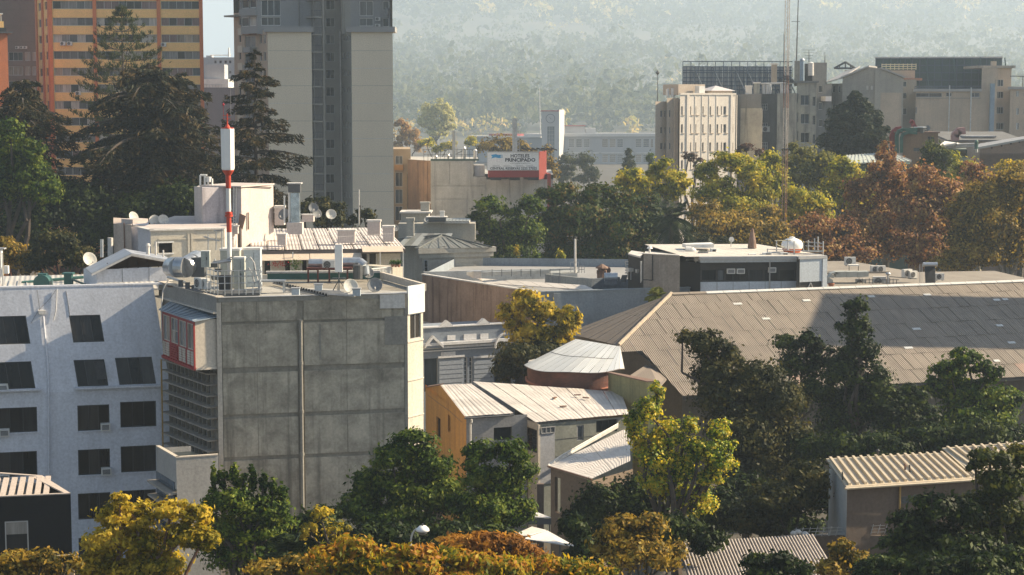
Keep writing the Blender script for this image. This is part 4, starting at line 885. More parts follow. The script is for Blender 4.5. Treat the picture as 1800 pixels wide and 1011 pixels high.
# low roofs right
T = th('workshop', 'low workshop with sloping tin roof and a brick gable at the right edge', 'building', 1740, 300)
BRK = plaster('dull_brickwork', (.27, .19, .15), (.15, .13, .12), .5)
F, z1 = block(T, 1722, 296, 1860, 292, 270, BRK, 10, [], py=280); g = F
mb = MB().poly([g.pt(0, z1 - 2), g.pt(g.L, z1 - 2), g.pt(g.L, Z(236, 294)), g.pt(0, Z(263, 294))]); mk('gable_wall', mb, BRK, T); mk('roof', MB().slab([g.pt(-1, Z(264, 294), .4), g.pt(g.L, Z(236, 294), .4), g.pt(g.L, Z(233, 294), -12), g.pt(-1, Z(259, 294), -12)], (0, 0, .3)), TIN, T)
for x in (1735, 1752, 1768, 1783, 1795): window(T, g, g.s(x), g.s(x + 4), g.z(262 - (x - 1735) * .22, x), g.z(258 - (x - 1735) * .22, x), 1, fm=BRK, mats=[G_DARK], rec=-.06)
T = th('sawtooth_roof_shed', 'low grey shed with red brick lantern roof between plant room and workshop', 'shed', 1720, 310)
F, z1 = block(T, 1664, 312, 1800, 312, 249, RCA, 14, [], py=280); mk('roof', MB().slab([F.pt(0, z1, .4), F.pt(F.L, z1, .4), F.pt(F.L, z1 + 1.2, -14), F.pt(0, z1 + 1.2, -14)], (0, 0, .3)), plaster('grimy_roof', (.14, .14, .14), (.08, .08, .08), .4), T)
part_box(T, 'lantern', F, F.s(1698), F.s(1752), z1, Z(242, 312), -8, -3, BRK); part_box(T, 'lantern_roof', F, F.s(1697), F.s(1750), Z(242, 312), Z(239, 312), -9, -2, TIN)
T = th('glazed_lean_to', 'small lean-to with a dark shop window and white roof behind the rust trees', 'shed', 1690, 288)
F, z1 = block(T, 1655, 290, 1700, 289, 262, plaster('grey_green_wall', (.2, .25, .24), (.1, .12, .12), .3), 6, [(1676, 1700, 263, 277)], n=2, mats=[G_DARK], fm=GRN2); mk('roof', MB().slab([P(1650, 259, 288), P(1682, 253, 288), P(1700, 256, 296), P(1660, 250, 296)], (0, 0, .2)), WHITEP, T)
mb = MB()
for y in (254, 258): mb.tube(P(1680, y, 289), P(1716, y - 1, 289), .18, None, 6)
mb.tube(P(1716, 252, 289), P(1717, 268, 289), .2, None, 6); tag(mk('pipework', mb, ALU, None, P(1716, 268, 289)), 'grey double pipe run on posts beside the glazed lean-to', 'pipework')
bent_duct('squat red ribbed elbow duct standing before the tan slab building', paint('dusty_red', (.38, .2, .18), .6), [(1680, 246), (1680, 238), (1686, 231), (1696, 230)], 12, 306)
p = P(1716, 262, 287); tag(mk('gas_bottle', MB().tube(p, p + Vector((0, 0, 1.2)), .3, None, 10).tube(p + Vector((0, 0, 1.2)), p + Vector((0, 0, 1.45)), .3, .1, 10), GRN2, None, p), 'small dark green cylinder beside the double pipe run', 'gas bottle')
T = th('green_roof_hall', 'long low hall with pale ribbed roof and green eave behind the trees', 'hall', 1520, 275)
F, z1 = block(T, 1486, 272, 1600, 274, 289, paint('dark_green_trim', (.05, .09, .08), .6), 8, [], py=285); mk('roof', MB().slab([F.pt(-1, z1, .5), F.pt(F.L, z1 + .3, .5), F.pt(F.L + 2, Z(270, 285), -12), F.pt(5, Z(275, 285), -12)], (0, 0, .2)), plaster('pale_green_roof', (.45, .5, .45), (.3, .33, .3), .3), T)
for i in range(16):
    mk('roof_rib', MB().tube(F.pt(-1 + (F.L + 1) * i / 15, z1 + .25 + .02 * i, .5), F.pt(5 + (F.L - 3) * i / 15, Z(275 - i * .33, 285) + .25, -12), .06, None, 4), ALU, T)
# ---- tile roofed villa (695-865)
D0 = 205
SLATE = paint('slate_tile', (.11, .12, .115), .6, 0, .35, 3); SLG = sheet('slate_roof', (.15, .16, .15), .4, .02, .1, .5); VW = plaster('villa_wall', (.42, .4, .35), (.22, .2, .18), .4, .85, .6)
T = th('hip_roof_villa', 'grey villa with a slate hip roof and seamed flat roofs behind the white terrace', 'house', 790, D0)
FV = Fac(742, D0, 862, D0 + 3, 450); ze = Z(437, D0)
pts = [FV.pt(0, 0), FV.pt(FV.L, 0), FV.pt(FV.L, 0, -12), FV.pt(0, 0, -12)]
wall(T, FV, 0, ze, [], VW); shell(T, [(p.x, p.y) for p in pts], 0, ze, VW, (0,)); pk = P(777, 413.5, D0 + 5); e = [P(735, 437, D0 - .5), P(865, 435, D0 + 2), FV.pt(FV.L + .5, ze, -12.5), FV.pt(-.5, ze, -12.5)]
for i in range(4):
    a, b = e[i], e[(i + 1) % 4]; mk('roof_face', MB().poly([a, b, pk], [(0, 0), (8, 0), (4, 5)]), SLG, T)
    for q in range(1, 7): 
        c_ = a.lerp(b, q / 7); t_ = 1 - abs(q / 7 * 2 - 1); d_ = c_.lerp(pk, .96 * min(1, t_ * 1.3)) if i != 0 else c_.lerp(pk + (b - a) * (q / 7 - .5) * .25, .8)
        mk('roof_rib', MB().tube(c_ + Vector((0, 0, .03)), d_ + Vector((0, 0, .03)), .05, None, 4), SLATE, T)
    mk('ridge', MB().tube(a + Vector((0, 0, .04)), pk + Vector((0, 0, .04)), .09, None, 6), SLATE, T)
part_box(T, 'cornice', FV, -.6, FV.L + .5, ze - .55, ze, -.2, .55, VW); part_box(T, 'cornice', FV, -.4, FV.L + .3, ze - 1.1, ze - .55, -.1, .25, VW)
for y in (456, 464, 472): part_box(T, 'groove_band', FV, FV.s(760, y), FV.s(840, y), FV.z(y + 6, 800), FV.z(y, 800), 0, .04, VW)
window(T, FV, FV.s(745, 470), FV.s(752, 470), FV.z(482, 748), FV.z(457, 748), 1, 2, ALU, [G_DARK], -.05)
F3 = Fac(690, D0 + 5, 745, D0 + 1, 430); wall(T, F3, 0, Z(432, D0 + 3), [], VW); F4 = F3
for i in range(7):
    x0, x1 = 697 + i * 12.5, 697 + (i + 1) * 12.5 - 1
    mk('roof_sheet', MB().slab([P(x0, 433, D0 + 1), P(x1, 433, D0 + 1), P(x1 + (24 - 2 * i), 411, D0 + 9), P(x0 + (24 - 2 * i), 411, D0 + 9)], (0, 0, .06), ), SLG if i % 2 else paint('grey_zinc', (.3, .31, .29), .45, .3), T)
F5 = Fac(700, D0 + 14, 835, D0 + 14, 400); wall(T, F5, Z(440, D0), Z(393, D0 + 14), [], VW); q = [F5.pt(0, 0), F5.pt(F5.L, 0), F5.pt(F5.L, 0, -6), F5.pt(0, 0, -6)]; shell(T, [(p.x, p.y) for p in q], Z(440, D0), Z(393, D0 + 14), VW, (0,))
part_box(T, 'roof_edge', F5, F5.s(750), F5.s(826), F5.z(392, 790), F5.z(389.5, 790), -6, .7, TREADW); part_box(T, 'upper_wall', F5, F5.s(703), F5.s(752), F5.z(400, 720), F5.z(377, 720), -6, -2.5, VW); part_box(T, 'roof_edge', F5, F5.s(701), F5.s(757), F5.z(377, 720), F5.z(374.5, 720), -6.5, -2, TREADW)
for i in range(12):
    part_box(T, 'coping_sheet', F5, F5.s(752 + i * 6.2), F5.s(757 + i * 6.2), F5.z(389, 790), F5.z(388, 790), -5, .75, paint('grey_zinc', (.3, .31, .29), .45, .3))
for a, b, y0, y1, Y, q, m in ((738.5, 756, 355, 374, D0 + 18, 'cream block chimney with a slab cap on the villa roof', VW), (773, 782, 371, 386, D0 + 13, 'small white chimney on the villa roof', WHITEP), (714, 729, 383, 415, D0 + 6, 'pale metal box vent on a tan plinth beside the hip roof', VW)):
    p = P((a + b) / 2, y1, Y); w = (b - a) * Y / FPX; Tc = thing('chimney', q, 'chimney', p); mk('stack', MB().rbox(p, w * .85, w * .85, (Z(y0, Y) - p.z) * .85), m, Tc); mk('cap', MB().rbox((p.x, p.y, p.z + (Z(y0, Y) - p.z) * .85), w, w, (Z(y0, Y) - p.z) * .15), m if m is WHITEP else VW, Tc)
for (px, py, s, q) in ((694, 410, 1.6, 'grey satellite dish at the white roof corner beside the villa'), (749, 393, 1.2, 'small grey dish on the villa flat roof')): DG.put(P(px, py, D0 - 2 if px < 700 else D0 + 12), .5, s, q)
p = P(768, 389, D0 + 13); Tb = thing('roof_skylight', 'dark framed box skylight on the villa flat roof', 'skylight', p); mk('box', MB().rbox(p, 2.2, 1.6, .5), DGREY, Tb); mk('lid', MB().rbox((p.x, p.y, p.z + .5), 2.5, 1.8, .08), TREADW, Tb)
tag(mk('plain_pole', MB().tube(P(631, 395, 180), P(631, 333, 180), .07, .05, 6), TREADW, None, P(631, 395, 180)), 'bare thin pole against the grey tower', 'pole')
# ================================================================== NEAR BUILDINGS
class Lean(Fac):
    """facade that leans back by `lean` over its height and is skewed along its length"""
    def __init__(s, F, z0, z1, lean, skew): s.A, s.B = F.A, F.B; s.set(); s.z0, s.z1, s.lean, s.skew = z0, z1, lean, skew; s.pl = Plane(s.pt(0, z0), s.pt(5, z0), s.pt(0, z1))
    def pt(s, a, z, off=0.0):
        t = (z - s.z0) / (s.z1 - s.z0); p = s.A + s.d * (a - s.skew * (z - s.z0)) + s.n * (s.lean * t - off); return Vector((p.x, p.y, z))
    def sz(s, px, py): h = s.pl.hit(px, py); return (h - s.A).dot(s.d) + s.skew * (h.z - s.z0), h.z
    def box(s, mb, s0, s1, z0, z1, o0, o1): return mb.hexa([s.pt(s0, z0, o1), s.pt(s1, z0, o1), s.pt(s1, z0, o0), s.pt(s0, z0, o0)], [s.pt(s0, z1, o1), s.pt(s1, z1, o1), s.pt(s1, z1, o0), s.pt(s0, z1, o0)])
BLUW = plaster('blue_white_render', (.64, .66, .72), (.3, .3, .33), .22, .85, .7, .25)
BLKF = paint('black_window_frame', (.02, .02, .022), .5); BRGL = glassm('bronze_glass', (.012, .011, .01), .12, .25); BRG2 = glassm('bronze_glass_pale', (.035, .032, .03), .1, .3)
T = th('blue_grey_building', 'pale blue grey building with dark windows and a leaning upper facade, lower left', 'building', 150, 124)
FB = Fac(-90, 122.6, 300, 126.2, 700); zl = Z(687, 125.0); ztop = 19.25; FL = Lean(FB, zl, ztop, 1.3, .14)
def rect(F, x0, x1, y0, y1, ref=None): a, zb = F.sz(x0, y1); b = F.s(x1, y1); z = F.sz(x0, y0)[1]; return (a, b, zb, z)
low = [rect(FB, *r) for r in ((-30, 66, 719, 763), (-30, 66, 797, 841), (137, 193, 713, 758), (212, 275, 707, 752), (138, 194, 791, 836), (213, 275, 785, 831), (138, 195, 868, 914), (214, 275, 863, 905), (-30, 66, 876, 918), (139, 196, 946, 985), (-30, 66, 955, 990))]
upp = [rect(FL, *r) for r in ((-30, 54, 557, 607), (129, 184, 554.5, 602.5), (-30, 63, 638, 686), (137, 191, 633, 680), (210, 275, 629, 677))]
wall(T, FB, 0, zl, low, BLUW, .3); wall(T, FL, zl, ztop, upp, BLUW, .3)
shell(T, [(FB.B.x, FB.B.y), (FB.B.x + 4.5, FB.B.y + 12), (FB.A.x, FB.A.y + 16), (FB.A.x, FB.A.y)], 0, zl, BLUW, (3,))
for i, h in enumerate(low): window(T, FB, *h, n=3 if i > 1 and h[1] - h[0] < 3 else 4, fm=BLKF, mats=[BRGL, BRGL, BRG2], rec=.16, fw=.07, split=True)
for h in upp: window(T, FL, *h, n=3 if h[1] - h[0] < 3 else 4, fm=BLKF, mats=[BRGL, BRGL, BRG2], rec=.12, fw=.07, split=True)
for a, b, y in ((-60, 72, 687), (131, 282, 681)): part_box(T, 'sill', FB, FB.s(a, y), FB.s(b, y), FB.z(y + 3, a), FB.z(y, a), 0, .35, BLUW)
for h in low[2:6] + low[:2]: part_box(T, 'sill', FB, h[0] - .08, h[1] + .08, h[2] - .07, h[2], 0, .08, BLUW)
for h in (upp[3],): # open flap windows
    a, b = h[0] + (h[1] - h[0]) * .66, h[1] - .05; mk('open_pane', MB().slab([FL.pt(a, h[3] - .1, -.02), FL.pt(b, h[3] - .1, -.02), FL.pt(b, h[3] - 1.3, .55), FL.pt(a, h[3] - 1.3, .55)], FL.n * -.04), BRG2, T)
roofm = sheet('pale_roof_sheet', (.5, .49, .46), .35, .03, .1, .5)
ql = [FL.pt(0, ztop), FL.pt(FL.L + 1.02, ztop), FL.pt(FL.L + 1.02, ztop, -13), FL.pt(0, ztop, -13)]
mk('parapet', FL.box(MB(), 0, FL.L + 1.0, ztop, ztop + .12, -.35, .03), BLUW, T); mk('roof', MB().poly([p - Vector((0, 0, .35)) for p in ql], [(0, 0), (15, 0), (15, 13), (0, 13)]), roofm, T)
mk('side_wall', MB().poly([FL.pt(FL.L + .9, zl), FL.pt(FL.L + .98, zl, -14), FL.pt(FL.L + .98, ztop, -14), FL.pt(FL.L + .98, ztop)]), BLUW, T)
for i in range(12): a = 1.2 + i * .62; mk('roof_seam', MB().tube(FL.pt(a, ztop - .3, -.4), FL.pt(a, ztop - .3, -9), .035, None, 4), ALU, T)
pp = [FL.pl.hit(x, y, .1) for x, y in ((76, 556), (80, 600), (84, 640), (86, 683))] + [FB.pt(FB.s(85.5, 690), FB.z(690, 85), .1), FB.pt(FB.s(86, 840), FB.z(840, 86), .1), FB.pt(FB.s(88, 990), 1, .1)]
mk('downpipe', MB().path(pp, .07, 8), BLUW, T); mk('rainwater_head', MB().slab([FL.pl.hit(67, 545), FL.pl.hit(80, 545), FL.pl.hit(79, 552), FL.pl.hit(69, 552)], FL.n * -.28), TREADW, T)
CAB = paint('pale_cable', (.5, .5, .5), .6); CABD = paint('black_cable', (.03, .03, .03), .6)
mk('cable', MB().path([FL.pl.hit(x, y, .08) for x, y in ((100, 508), (99, 530), (98, 548), (94, 563))], .035, 5), CAB, T); mk('cable', MB().path([FL.pl.hit(x, y, .06) for x, y in ((98, 510), (88, 525), (70, 543), (62, 555), (54, 569))], .012, 4), CABD, T); mk('cable', MB().path([FL.pl.hit(x, y, .06) for x, y in ((65, 510), (68, 530), (70, 545))], .014, 4), CABD, T)
mk('wall_joint', MB().path([FL.pl.hit(x, y, .01) for x, y in ((116, 512), (120, 535), (123, 556))], .025, 4), plaster('joint_grey', (.2, .2, .22), (.1, .1, .1), .3), T)
def window_ac(F, x0, x1, y0, y1, lab):
    a, b, c, d = rect(F, x0, x1, y0, y1); Tq = thing('window_air_conditioner', lab, 'air conditioner', F.pt(a, c, .1), 'window air conditioners')
    mk('casing', F.box(MB(), a, b, c, d, -.2, .32), AC_W, Tq); mk('grille', F.box(MB(), a + .09, b - .09, c + .08, d - .08, .32, .335), DGREY, Tq)
    for i in range(5): z = c + .1 + (d - c - .2) * i / 4; mk('slat', F.box(MB(), a + .09, b - .09, z, z + .02, .337, .35), ALU, Tq)
for r in ((177, 194, 744, 757, 'boxy air conditioner in a middle window under the leaning storey'), (178, 196, 822, 835, 'boxy air conditioner one floor below, same column of windows'), (-1, 17, 754, 767, 'air conditioner at the left edge, third window row'), (-1, 17, 833, 845, 'air conditioner at the left edge, fourth window row')): window_ac(FB, *r)
window_ac(FL, -2, 16, 675, 689, 'air conditioner at the left edge on the leaning storey')
# rooftop hut on it
T = th('rooftop_hut', 'white rooftop hut with gabled tin roof and dark open gable', 'hut', 220, 128, ztop)
F = Fac(171, 127.6, 294, 129.2, 500); zr = ztop + .1
mk('wall', MB().poly([F.pt(0, zr), F.pt(F.L, zr), F.pt(F.L, F.z(469.5, 290)), F.pt(0, F.z(474, 172))]), BLUW, T); mk('side_wall', MB().poly([F.pt(0, zr), F.pt(0, F.z(476, 172)), P(147, 472, 131.5), P(147, 508, 131.5)]), BLUW, T)
for x in (215, 262): part_box(T, 'panel_joint', F, F.s(x), F.s(x) + .03, zr, F.z(472, x), 0, .015, DGREY)
ap = F.pt(F.s(230, 446), F.z(446, 230), .35); le = F.pt(F.s(160, 481), F.z(481, 160), .35); re = F.pt(F.s(303, 459), F.z(459, 303), .35); bk = -F.n * -1
back = F.n * 4.2
HT = sheet('hut_tin', (.42, .45, .5), .25, .03, .3, .45)
for i in range(5):
    t0, t1 = i / 5, (i + .96) / 5; mk('roof_sheet', MB().slab([le + back * t0, ap + back * t0, ap + back * t1, le + back * t1], (0, 0, .07)), HT, T)
    mk('roof_sheet', MB().slab([ap + back * t0, re + back * t0, re + back * t1, ap + back * t1], (0, 0, .07)), HT, T)
for a, b in ((le, ap), (ap, re)): mk('barge_board', MB().slab([a, b, b - Vector((0, 0, .14)), a - Vector((0, 0, .14))], F.n * -.06), TREADW, T)
TMB = plaster('dark_timber', (.05, .03, .02), (.02, .015, .01), .4)
mk('gable_boarding', MB().poly([F.pt(0, F.z(474, 172), -.5), F.pt(F.L, F.z(469.5, 290), -.5), F.pt(F.L, re.z, -.5), F.pt(F.s(230), ap.z, -.5), F.pt(0, le.z, -.5)]), TMB, T)
for x in (190, 208, 226, 244, 262, 280): a = F.s(x); zt_ = ap.z - .1 - abs(x - 230) * (.0135 if x < 230 else .0085); mk('timber', F.box(MB(), a, a + .06, F.z(473, x), zt_, -.45, -.38), TMB, T)
tag(mk('vent_pipe', MB().tube(P(179, 452, 131), P(179, 421, 131), .12, None, 10), GALV, None, P(179, 452, 131)), 'shiny upright metal flue behind the gabled hut', 'vent', 'flues by the gabled hut')
tag(mk('vent_pipe', MB().tube(P(260, 452, 131), P(260, 431, 131), .13, None, 10).tube(P(260, 432, 131), P(260, 428, 131), .2, .1, 10), TREADW, None, P(260, 452, 131)), 'short capped flue on the right slope of the gabled hut', 'vent', 'flues by the gabled hut')
tag(mk('vent_pipe', MB().tube(P(274, 452, 131.5), P(274, 425, 131.5), .07, None, 8), TREADW, None, P(274, 452, 131.5)), 'thin white flue right of the capped one', 'vent', 'flues by the gabled hut')
tag(mk('vent_pipe', MB().tube(P(287, 455, 131), P(287, 440, 131), .06, None, 8), TREADW, None, P(287, 455, 131)), 'shortest white pipe near the lower eave of the gabled hut', 'vent', 'flues by the gabled hut')
DW.put(P(157, 474, 133), .7, 2.1, 'large off-white satellite dish left of the gabled hut')
# green roof machinery
TEAL = paint('teal_duct', (.035, .12, .11), .45, .1, .3)
p = P(76, 511, 130); T = thing('roof_fan', 'dark teal roof fan with a pale intake, left on the blue grey building', 'fan', p); mk('housing', MB().tube((p.x, p.y - .5, p.z + .6), (p.x, p.y + .5, p.z + .6), .58, None, 18), TEAL, T); mk('cap', MB().rbox((p.x, p.y, p.z + 1.1), .6, .5, .14), TEAL, T); mk('base', MB().rbox(p, .9, .9, .35), DGREY, T)
mk('intake', MB().lathe((0, 0, 0), [(.2, 0), (.46, .1), (.46, .16)], 14), TREADW, T); o = T.children[-1]; 
for v in o.data.vertices: x, y, z = v.co; q = Vector((p.x - .45 - z, p.y - .2 + y, p.z + .55 + x)) - Vector(T['_org']) ; v.co = (x + p.x * 0, y, z) if 0 else tuple(q + Vector((0, 0, 0)))
p = P(121, 508, 130); T = thing('roof_cowl', 'square teal cowl with a flat cap beside the roof fan', 'vent', p); mk('shaft', MB().rbox(p, .55, .55, 1.05), TEAL, T); mk('cap', MB().rbox((p.x, p.y, p.z + 1.06), .75, .75, .12), TEAL, T)
mb = MB().tube(P(38, 497, 132), P(150, 487, 134), .12, None, 6).tube(P(128, 492, 131), P(150, 500, 130), .08, None, 6); tag(mk('roof_pipe', mb, TEAL, None, P(150, 487, 134)), 'long teal pipe running along the blue grey roof', 'pipe')
p = P(5, 508, 128); T = thing('antenna_cabinet', 'white antenna cabinet with a flat cap cut by the left edge', 'cabinet', p); mk('box', MB().rbox((p.x - .25, p.y, p.z + .9), .5, .5, 1.9), WHITEP, T); mk('cap', MB().rbox((p.x - .2, p.y, p.z + 2.83), .9, .6, .08), ALU, T); mk('side_box', MB().rbox((p.x + .3, p.y, p.z + 1.1), .3, .3, .55), WHITEP, T); mk('post', MB().tube((p.x + .1, p.y - .3, p.z), (p.x + .1, p.y - .3, p.z + 2.6), .05, None, 6), ALU, T)
# ---- concrete building
CON = plaster('old_concrete', (.5, .45, .36), (.14, .125, .1), .85, .95, .8, .6); CON2 = plaster('old_concrete_dark', (.3, .27, .22), (.12, .11, .09), .7, .95, .5, .5); CONL = plaster('smooth_cement', (.3, .285, .25), (.15, .14, .13), .5, .9, .5, .5)
CRM = plaster('cream_trim', (.58, .52, .44), (.3, .25, .2), .3); LITW = plaster('pale_side_wall', (.6, .56, .48), (.3, .27, .24), .3, .85, .5)
ZR = 19.3
T = th('concrete_building', 'bare stained concrete party wall building with antennas and machinery on its roof', 'building', 550, 119)
FC = Fac(388, 118, 716, 120.8, 650); CH = Fac(716, 120.8, 744, 122.4, 650)
Dp, Ep = XY(668, 131, 490), XY(284, 128.2, 520)
FE = Fac.pts(Ep, (FC.A.x, FC.A.y))
wall(T, FC, 0, ZR, [], CON2, name='front_wall'); hC = [rect(CH, 721, 740, 553, 597)]; wall(T, CH, 0, ZR + .45, hC, LITW, .2, name='corner_wall')
window(T, CH, *hC[0], n=2, fm=ALU, mats=[G_MID, BRG2], rec=.1, fw=.05)
part_box(T, 'corner_parapet', CH, -.02, CH.L + .05, CH.z(552, 720), ZR + .5, 0, .12, WHITEP)
for y in (600, 668, 732): part_box(T, 'string_course', CH, 0, CH.L, CH.z(y, 720) - .08, CH.z(y, 720), 0, .06, LITW)
wall(T, FE, 0, ZR, [], plaster('side_cement', (.3, .28, .25), (.12, .11, .1), .4), name='side_wall')
shell(T, [(CH.B.x, CH.B.y), Dp, Ep], 0, ZR - .02, CON2, (2,))
mk('roof', MB().poly([FC.pt(0, ZR - .03), FC.pt(FC.L, ZR - .03), CH.pt(CH.L, ZR - .03), Vector((*Dp, ZR - .03)), Vector((*Ep, ZR - .03))]), plaster('roof_membrane', (.42, .41, .38), (.14, .13, .12), .6, .9, .1, .5), T)
# cement panels between beams (each proud of the recessed beam lines)
rows_ = [(0.3, 796), (804, 730.5), (726, 656), (645.5, 567), (561, 530)]
cols_ = [(392, 453, 524), (535, 610, 711)]
rnd = random.Random(4)
zz_ = [(0.2, Z(806, 119)), (Z(799, 119), Z(732.5, 119)), (Z(725, 119), Z(653, 119)), (Z(643, 119), Z(568, 119)), (Z(563, 119), ZR - .28)]
for ri, (za, zb_) in enumerate(zz_):
    for a, m_, b in cols_:
        for x0, x1 in ((a, m_), (m_, b)):
            dz = (x0 - 550) * .0 ; o = .05 + rnd.uniform(0, .03); part_box(T, 'concrete_panel', FC, FC.s(x0, 700) + .01, FC.s(x1, 700) - .01, za, zb_, 0, o, CON)
for i, (a, b, y0, y1) in enumerate(((392, 525, 562, 567), (534, 711, 563, 567))): pass
part_box(T, 'roof_edge', FC, -.1, FC.L, ZR - .28, ZR + .02, -.3, .1, CONL); part_box(T, 'coping', FC, -.1, FC.L - .02, ZR + .022, ZR + .06, -.3, .16, ALU)
part_box(T, 'cream_strip', FC, FC.s(383, 700), FC.s(391, 700), 0, ZR - .3, 0, .12, CRM); part_box(T, 'edge_strip', FC, FC.s(711.5, 700), FC.L + .02, 0, ZR - .3, 0, .1, CONL)
part_box(T, 'white_board', FC, FC.s(667, 530), FC.s(711, 530), FC.z(541.5, 690), FC.z(517.5, 690), .1, .2, TREADW); part_box(T, 'smooth_patch', FC, FC.s(676, 580), FC.s(711, 580), FC.z(606, 690), FC.z(556, 690), .08, .1, CONL)
mk('drain_pipe', MB().tube(FC.pt(FC.s(529.5, 700), 0, .16), FC.pt(FC.s(529.5, 700), FC.z(562, 529), .16), .11, None, 10), CONL, T)
for y in (640, 725, 800): mk('pipe_collar', MB().tube(FC.pt(FC.s(529.5, 700), FC.z(y, 529), .16), FC.pt(FC.s(529.5, 700), FC.z(y - 5, 529), .16), .15, None, 10), CONL, T)
part_box(T, 'lime_streak', FC, FC.s(560), FC.s(563), FC.z(632, 560), FC.z(570, 560), .07, .092, CONL)
# parapet round the back right, seen from inside
FD = Fac.pts(Dp, (CH.B.x, CH.B.y)); mk('parapet', FD.box(MB(), 0, FD.L, ZR, ZR + .5, -.25, 0), CRM, T); FBk = Fac.pts(XY(470, 130.5, 485), Dp); mk('parapet', FBk.box(MB(), 0, FBk.L, ZR, ZR + .45, -.2, 0), TEAL, T); mk('parapet_cap', FBk.box(MB(), -.1, FBk.L, ZR + .452, ZR + .6, -.3, .1), TREADW, T)
for o in (0.12, .5): pass
part_box(T, 'side_parapet', FE, 0, FE.L, ZR - .9, ZR + .05, 0, .2, plaster('side_cement', (.3, .28, .25), (.12, .11, .1), .4)); part_box(T, 'side_ledge', FE, -.2, FE.L + .05, ZR - 1.0, ZR - .902, 0, .45, CRM); part_box(T, 'side_coping', FE, 0, FE.L, ZR + .052, ZR + .12, -.3, .26, CRM)
# red bay window
zb1, zb2 = 14.75, Z(563, 117.3)
cor, lft, rgt = XY(343, 117.3, 600), XY(286, 123.5, 600), XY(386, 118.1, 600)
BL, BR = Fac.pts(lft, cor), Fac.pts(cor, rgt)
RW = plaster('red_timber', (.33, .03, .025), (.15, .03, .03), .3, .6, .3); TB = thing('bay_window', 'red framed enclosed balcony jutting from the left side of the concrete building', 'bay window', (cor[0], cor[1], zb1))
wall(TB, BR, zb1, zb2, [], CRM, name='side_panel'); mk('back', MB().poly([Vector((*lft, zb1)), Vector((*cor, zb1)), Vector((*rgt, zb1)), Vector((*XY(300, 125.5, 600), zb1))]), CRM, TB)
zm = zb1 + (zb2 - zb1) * .36; nb = 4
hb = [(BL.L * (i + .08) / nb, BL.L * (i + .94) / nb, zm, zb2 - .3) for i in range(nb)]; wall(TB, BL, zb1, zb2, hb, RW, .12)
for i, h in enumerate(hb): window(TB, BL, *h, n=2, rows=1 if i != 1 else 2, fm=CRM, mats=[C_WHITE, C_GREY, C_BEIGE], rec=.08, fw=.07, split=True)
for i in range(nb):
    for k in range(6):
        if i == 1:
            z = zb1 + .15 + k * (zm - zb1 - .2) / 6; part_box(TB, 'slat', BL, BL.L * (i + .1) / nb, BL.L * (i + .92) / nb, z, z + .1, .0, .06, RW)
        else:
            for q in range(2): z = zb1 + .15 + k * (zm - zb1 - .2) / 6; a = BL.L * (i + .1 + q * .43) / nb; part_box(TB, 'block', BL, a, a + BL.L * .33 / nb, z, z + .13, 0, .05, CRM)
part_box(TB, 'bottom_rail', BL, -.05, BL.L + .05, zb1 - .12, zb1 + .06, -.1, .1, RW); part_box(TB, 'top_rail', BL, -.05, BL.L + .05, zb2 - .18, zb2 - .02, 0, .09, RW); part_box(TB, 'corner_post', BL, BL.L - .09, BL.L + .03, zb1, zb2 - .02, 0, .1, RW)
mk('base_trim', BR.box(MB(), 0, BR.L, zb1 - .1, zb1 + .03, -.1, .08), CRM, TB)
rt = [Vector((*lft, zb2)) + Vector((-.2, -.2, -.02)), Vector((*cor, zb2)) + Vector((0, -.3, -.08)), Vector((*rgt, zb2 + .1)), Vector((*XY(302, 125.5, 560), zb2 + .35))]
BT = sheet('bay_tin', (.3, .36, .42), .2, .02, .3, .4); mk('roof', MB().slab(rt, (0, 0, .06)), BT, TB)
for i in range(10): t_ = (i + .5) / 10; a = rt[0].lerp(rt[1], t_) + Vector((0, 0, .08)); b = rt[3].lerp(rt[2], t_) + Vector((0, 0, .08)); mk('roof_rib', MB().tube(a, b, .035, None, 4), BT, TB)
# louvred stair facade
T = th('sunscreen', 'stacked concrete louvre ledges with fins below the red bay window', 'louvre screen', 345, 121, 5.0)
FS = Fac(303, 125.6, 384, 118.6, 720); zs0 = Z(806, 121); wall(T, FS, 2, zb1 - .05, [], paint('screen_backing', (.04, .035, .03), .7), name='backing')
n = 9; CB = plaster('ledge_concrete', (.36, .32, .27), (.15, .13, .11), .4)
for i in range(n):
    z = zb1 - .55 - i * .74; part_box(T, 'ledge', FS, -.1, FS.L + .05, z, z + .09, .12, .75, CB)
    for q in range(11): a = FS.L * (q + .3) / 11; part_box(T, 'fin', FS, a, a + .06, z + .09, z + .74, .12, .34, CB)
part_box(T, 'yellow_pipe', FS, .1, .2, 3, zb1 - .5, .76, .85, plaster('ochre_pipe', (.45, .28, .08), (.2, .15, .1), .3))
T = th('low_annex', 'pale parapet box with a dark sunken roof at the foot of the louvre ledges', 'annex', 330, 112)
za = 9.9; q = [Vector((*XY(310, 112, 820), 0)), Vector((*XY(384, 112.9, 820), 0)), Vector((*XY(336, 116.6, 800), 0)), Vector((*XY(275, 115.8, 800), 0))]
AX = plaster('annex_render', (.42, .4, .37), (.2, .19, .18), .35)
for i, (a, b) in enumerate(((q[0], q[1]), (q[3], q[0]))):
    f = Fac.pts((a.x, a.y), (b.x, b.y)); wall(T, f, 0 if i == 0 else za - 2.0, za, [], AX); mk('parapet', f.box(MB(), 0, f.L, za, za + .08, -.22, .03), CRM, T)
    if i == 1:
        wall(T, Fac.pts((a.x + .5, a.y + .5), (b.x + .5, b.y + .5)), 0, za - 2.0, [], CRM)
        for k in range(4): z = za - 2.35 - k * .9; mk('ledge', f.box(MB(), -.5, f.L - .1, z, z + .12, -.4, .5), CB, T); mk('band_window', f.box(MB(), 0, f.L - .4, z + .2, z + .75, -.5, .05), G_BLUE, T)
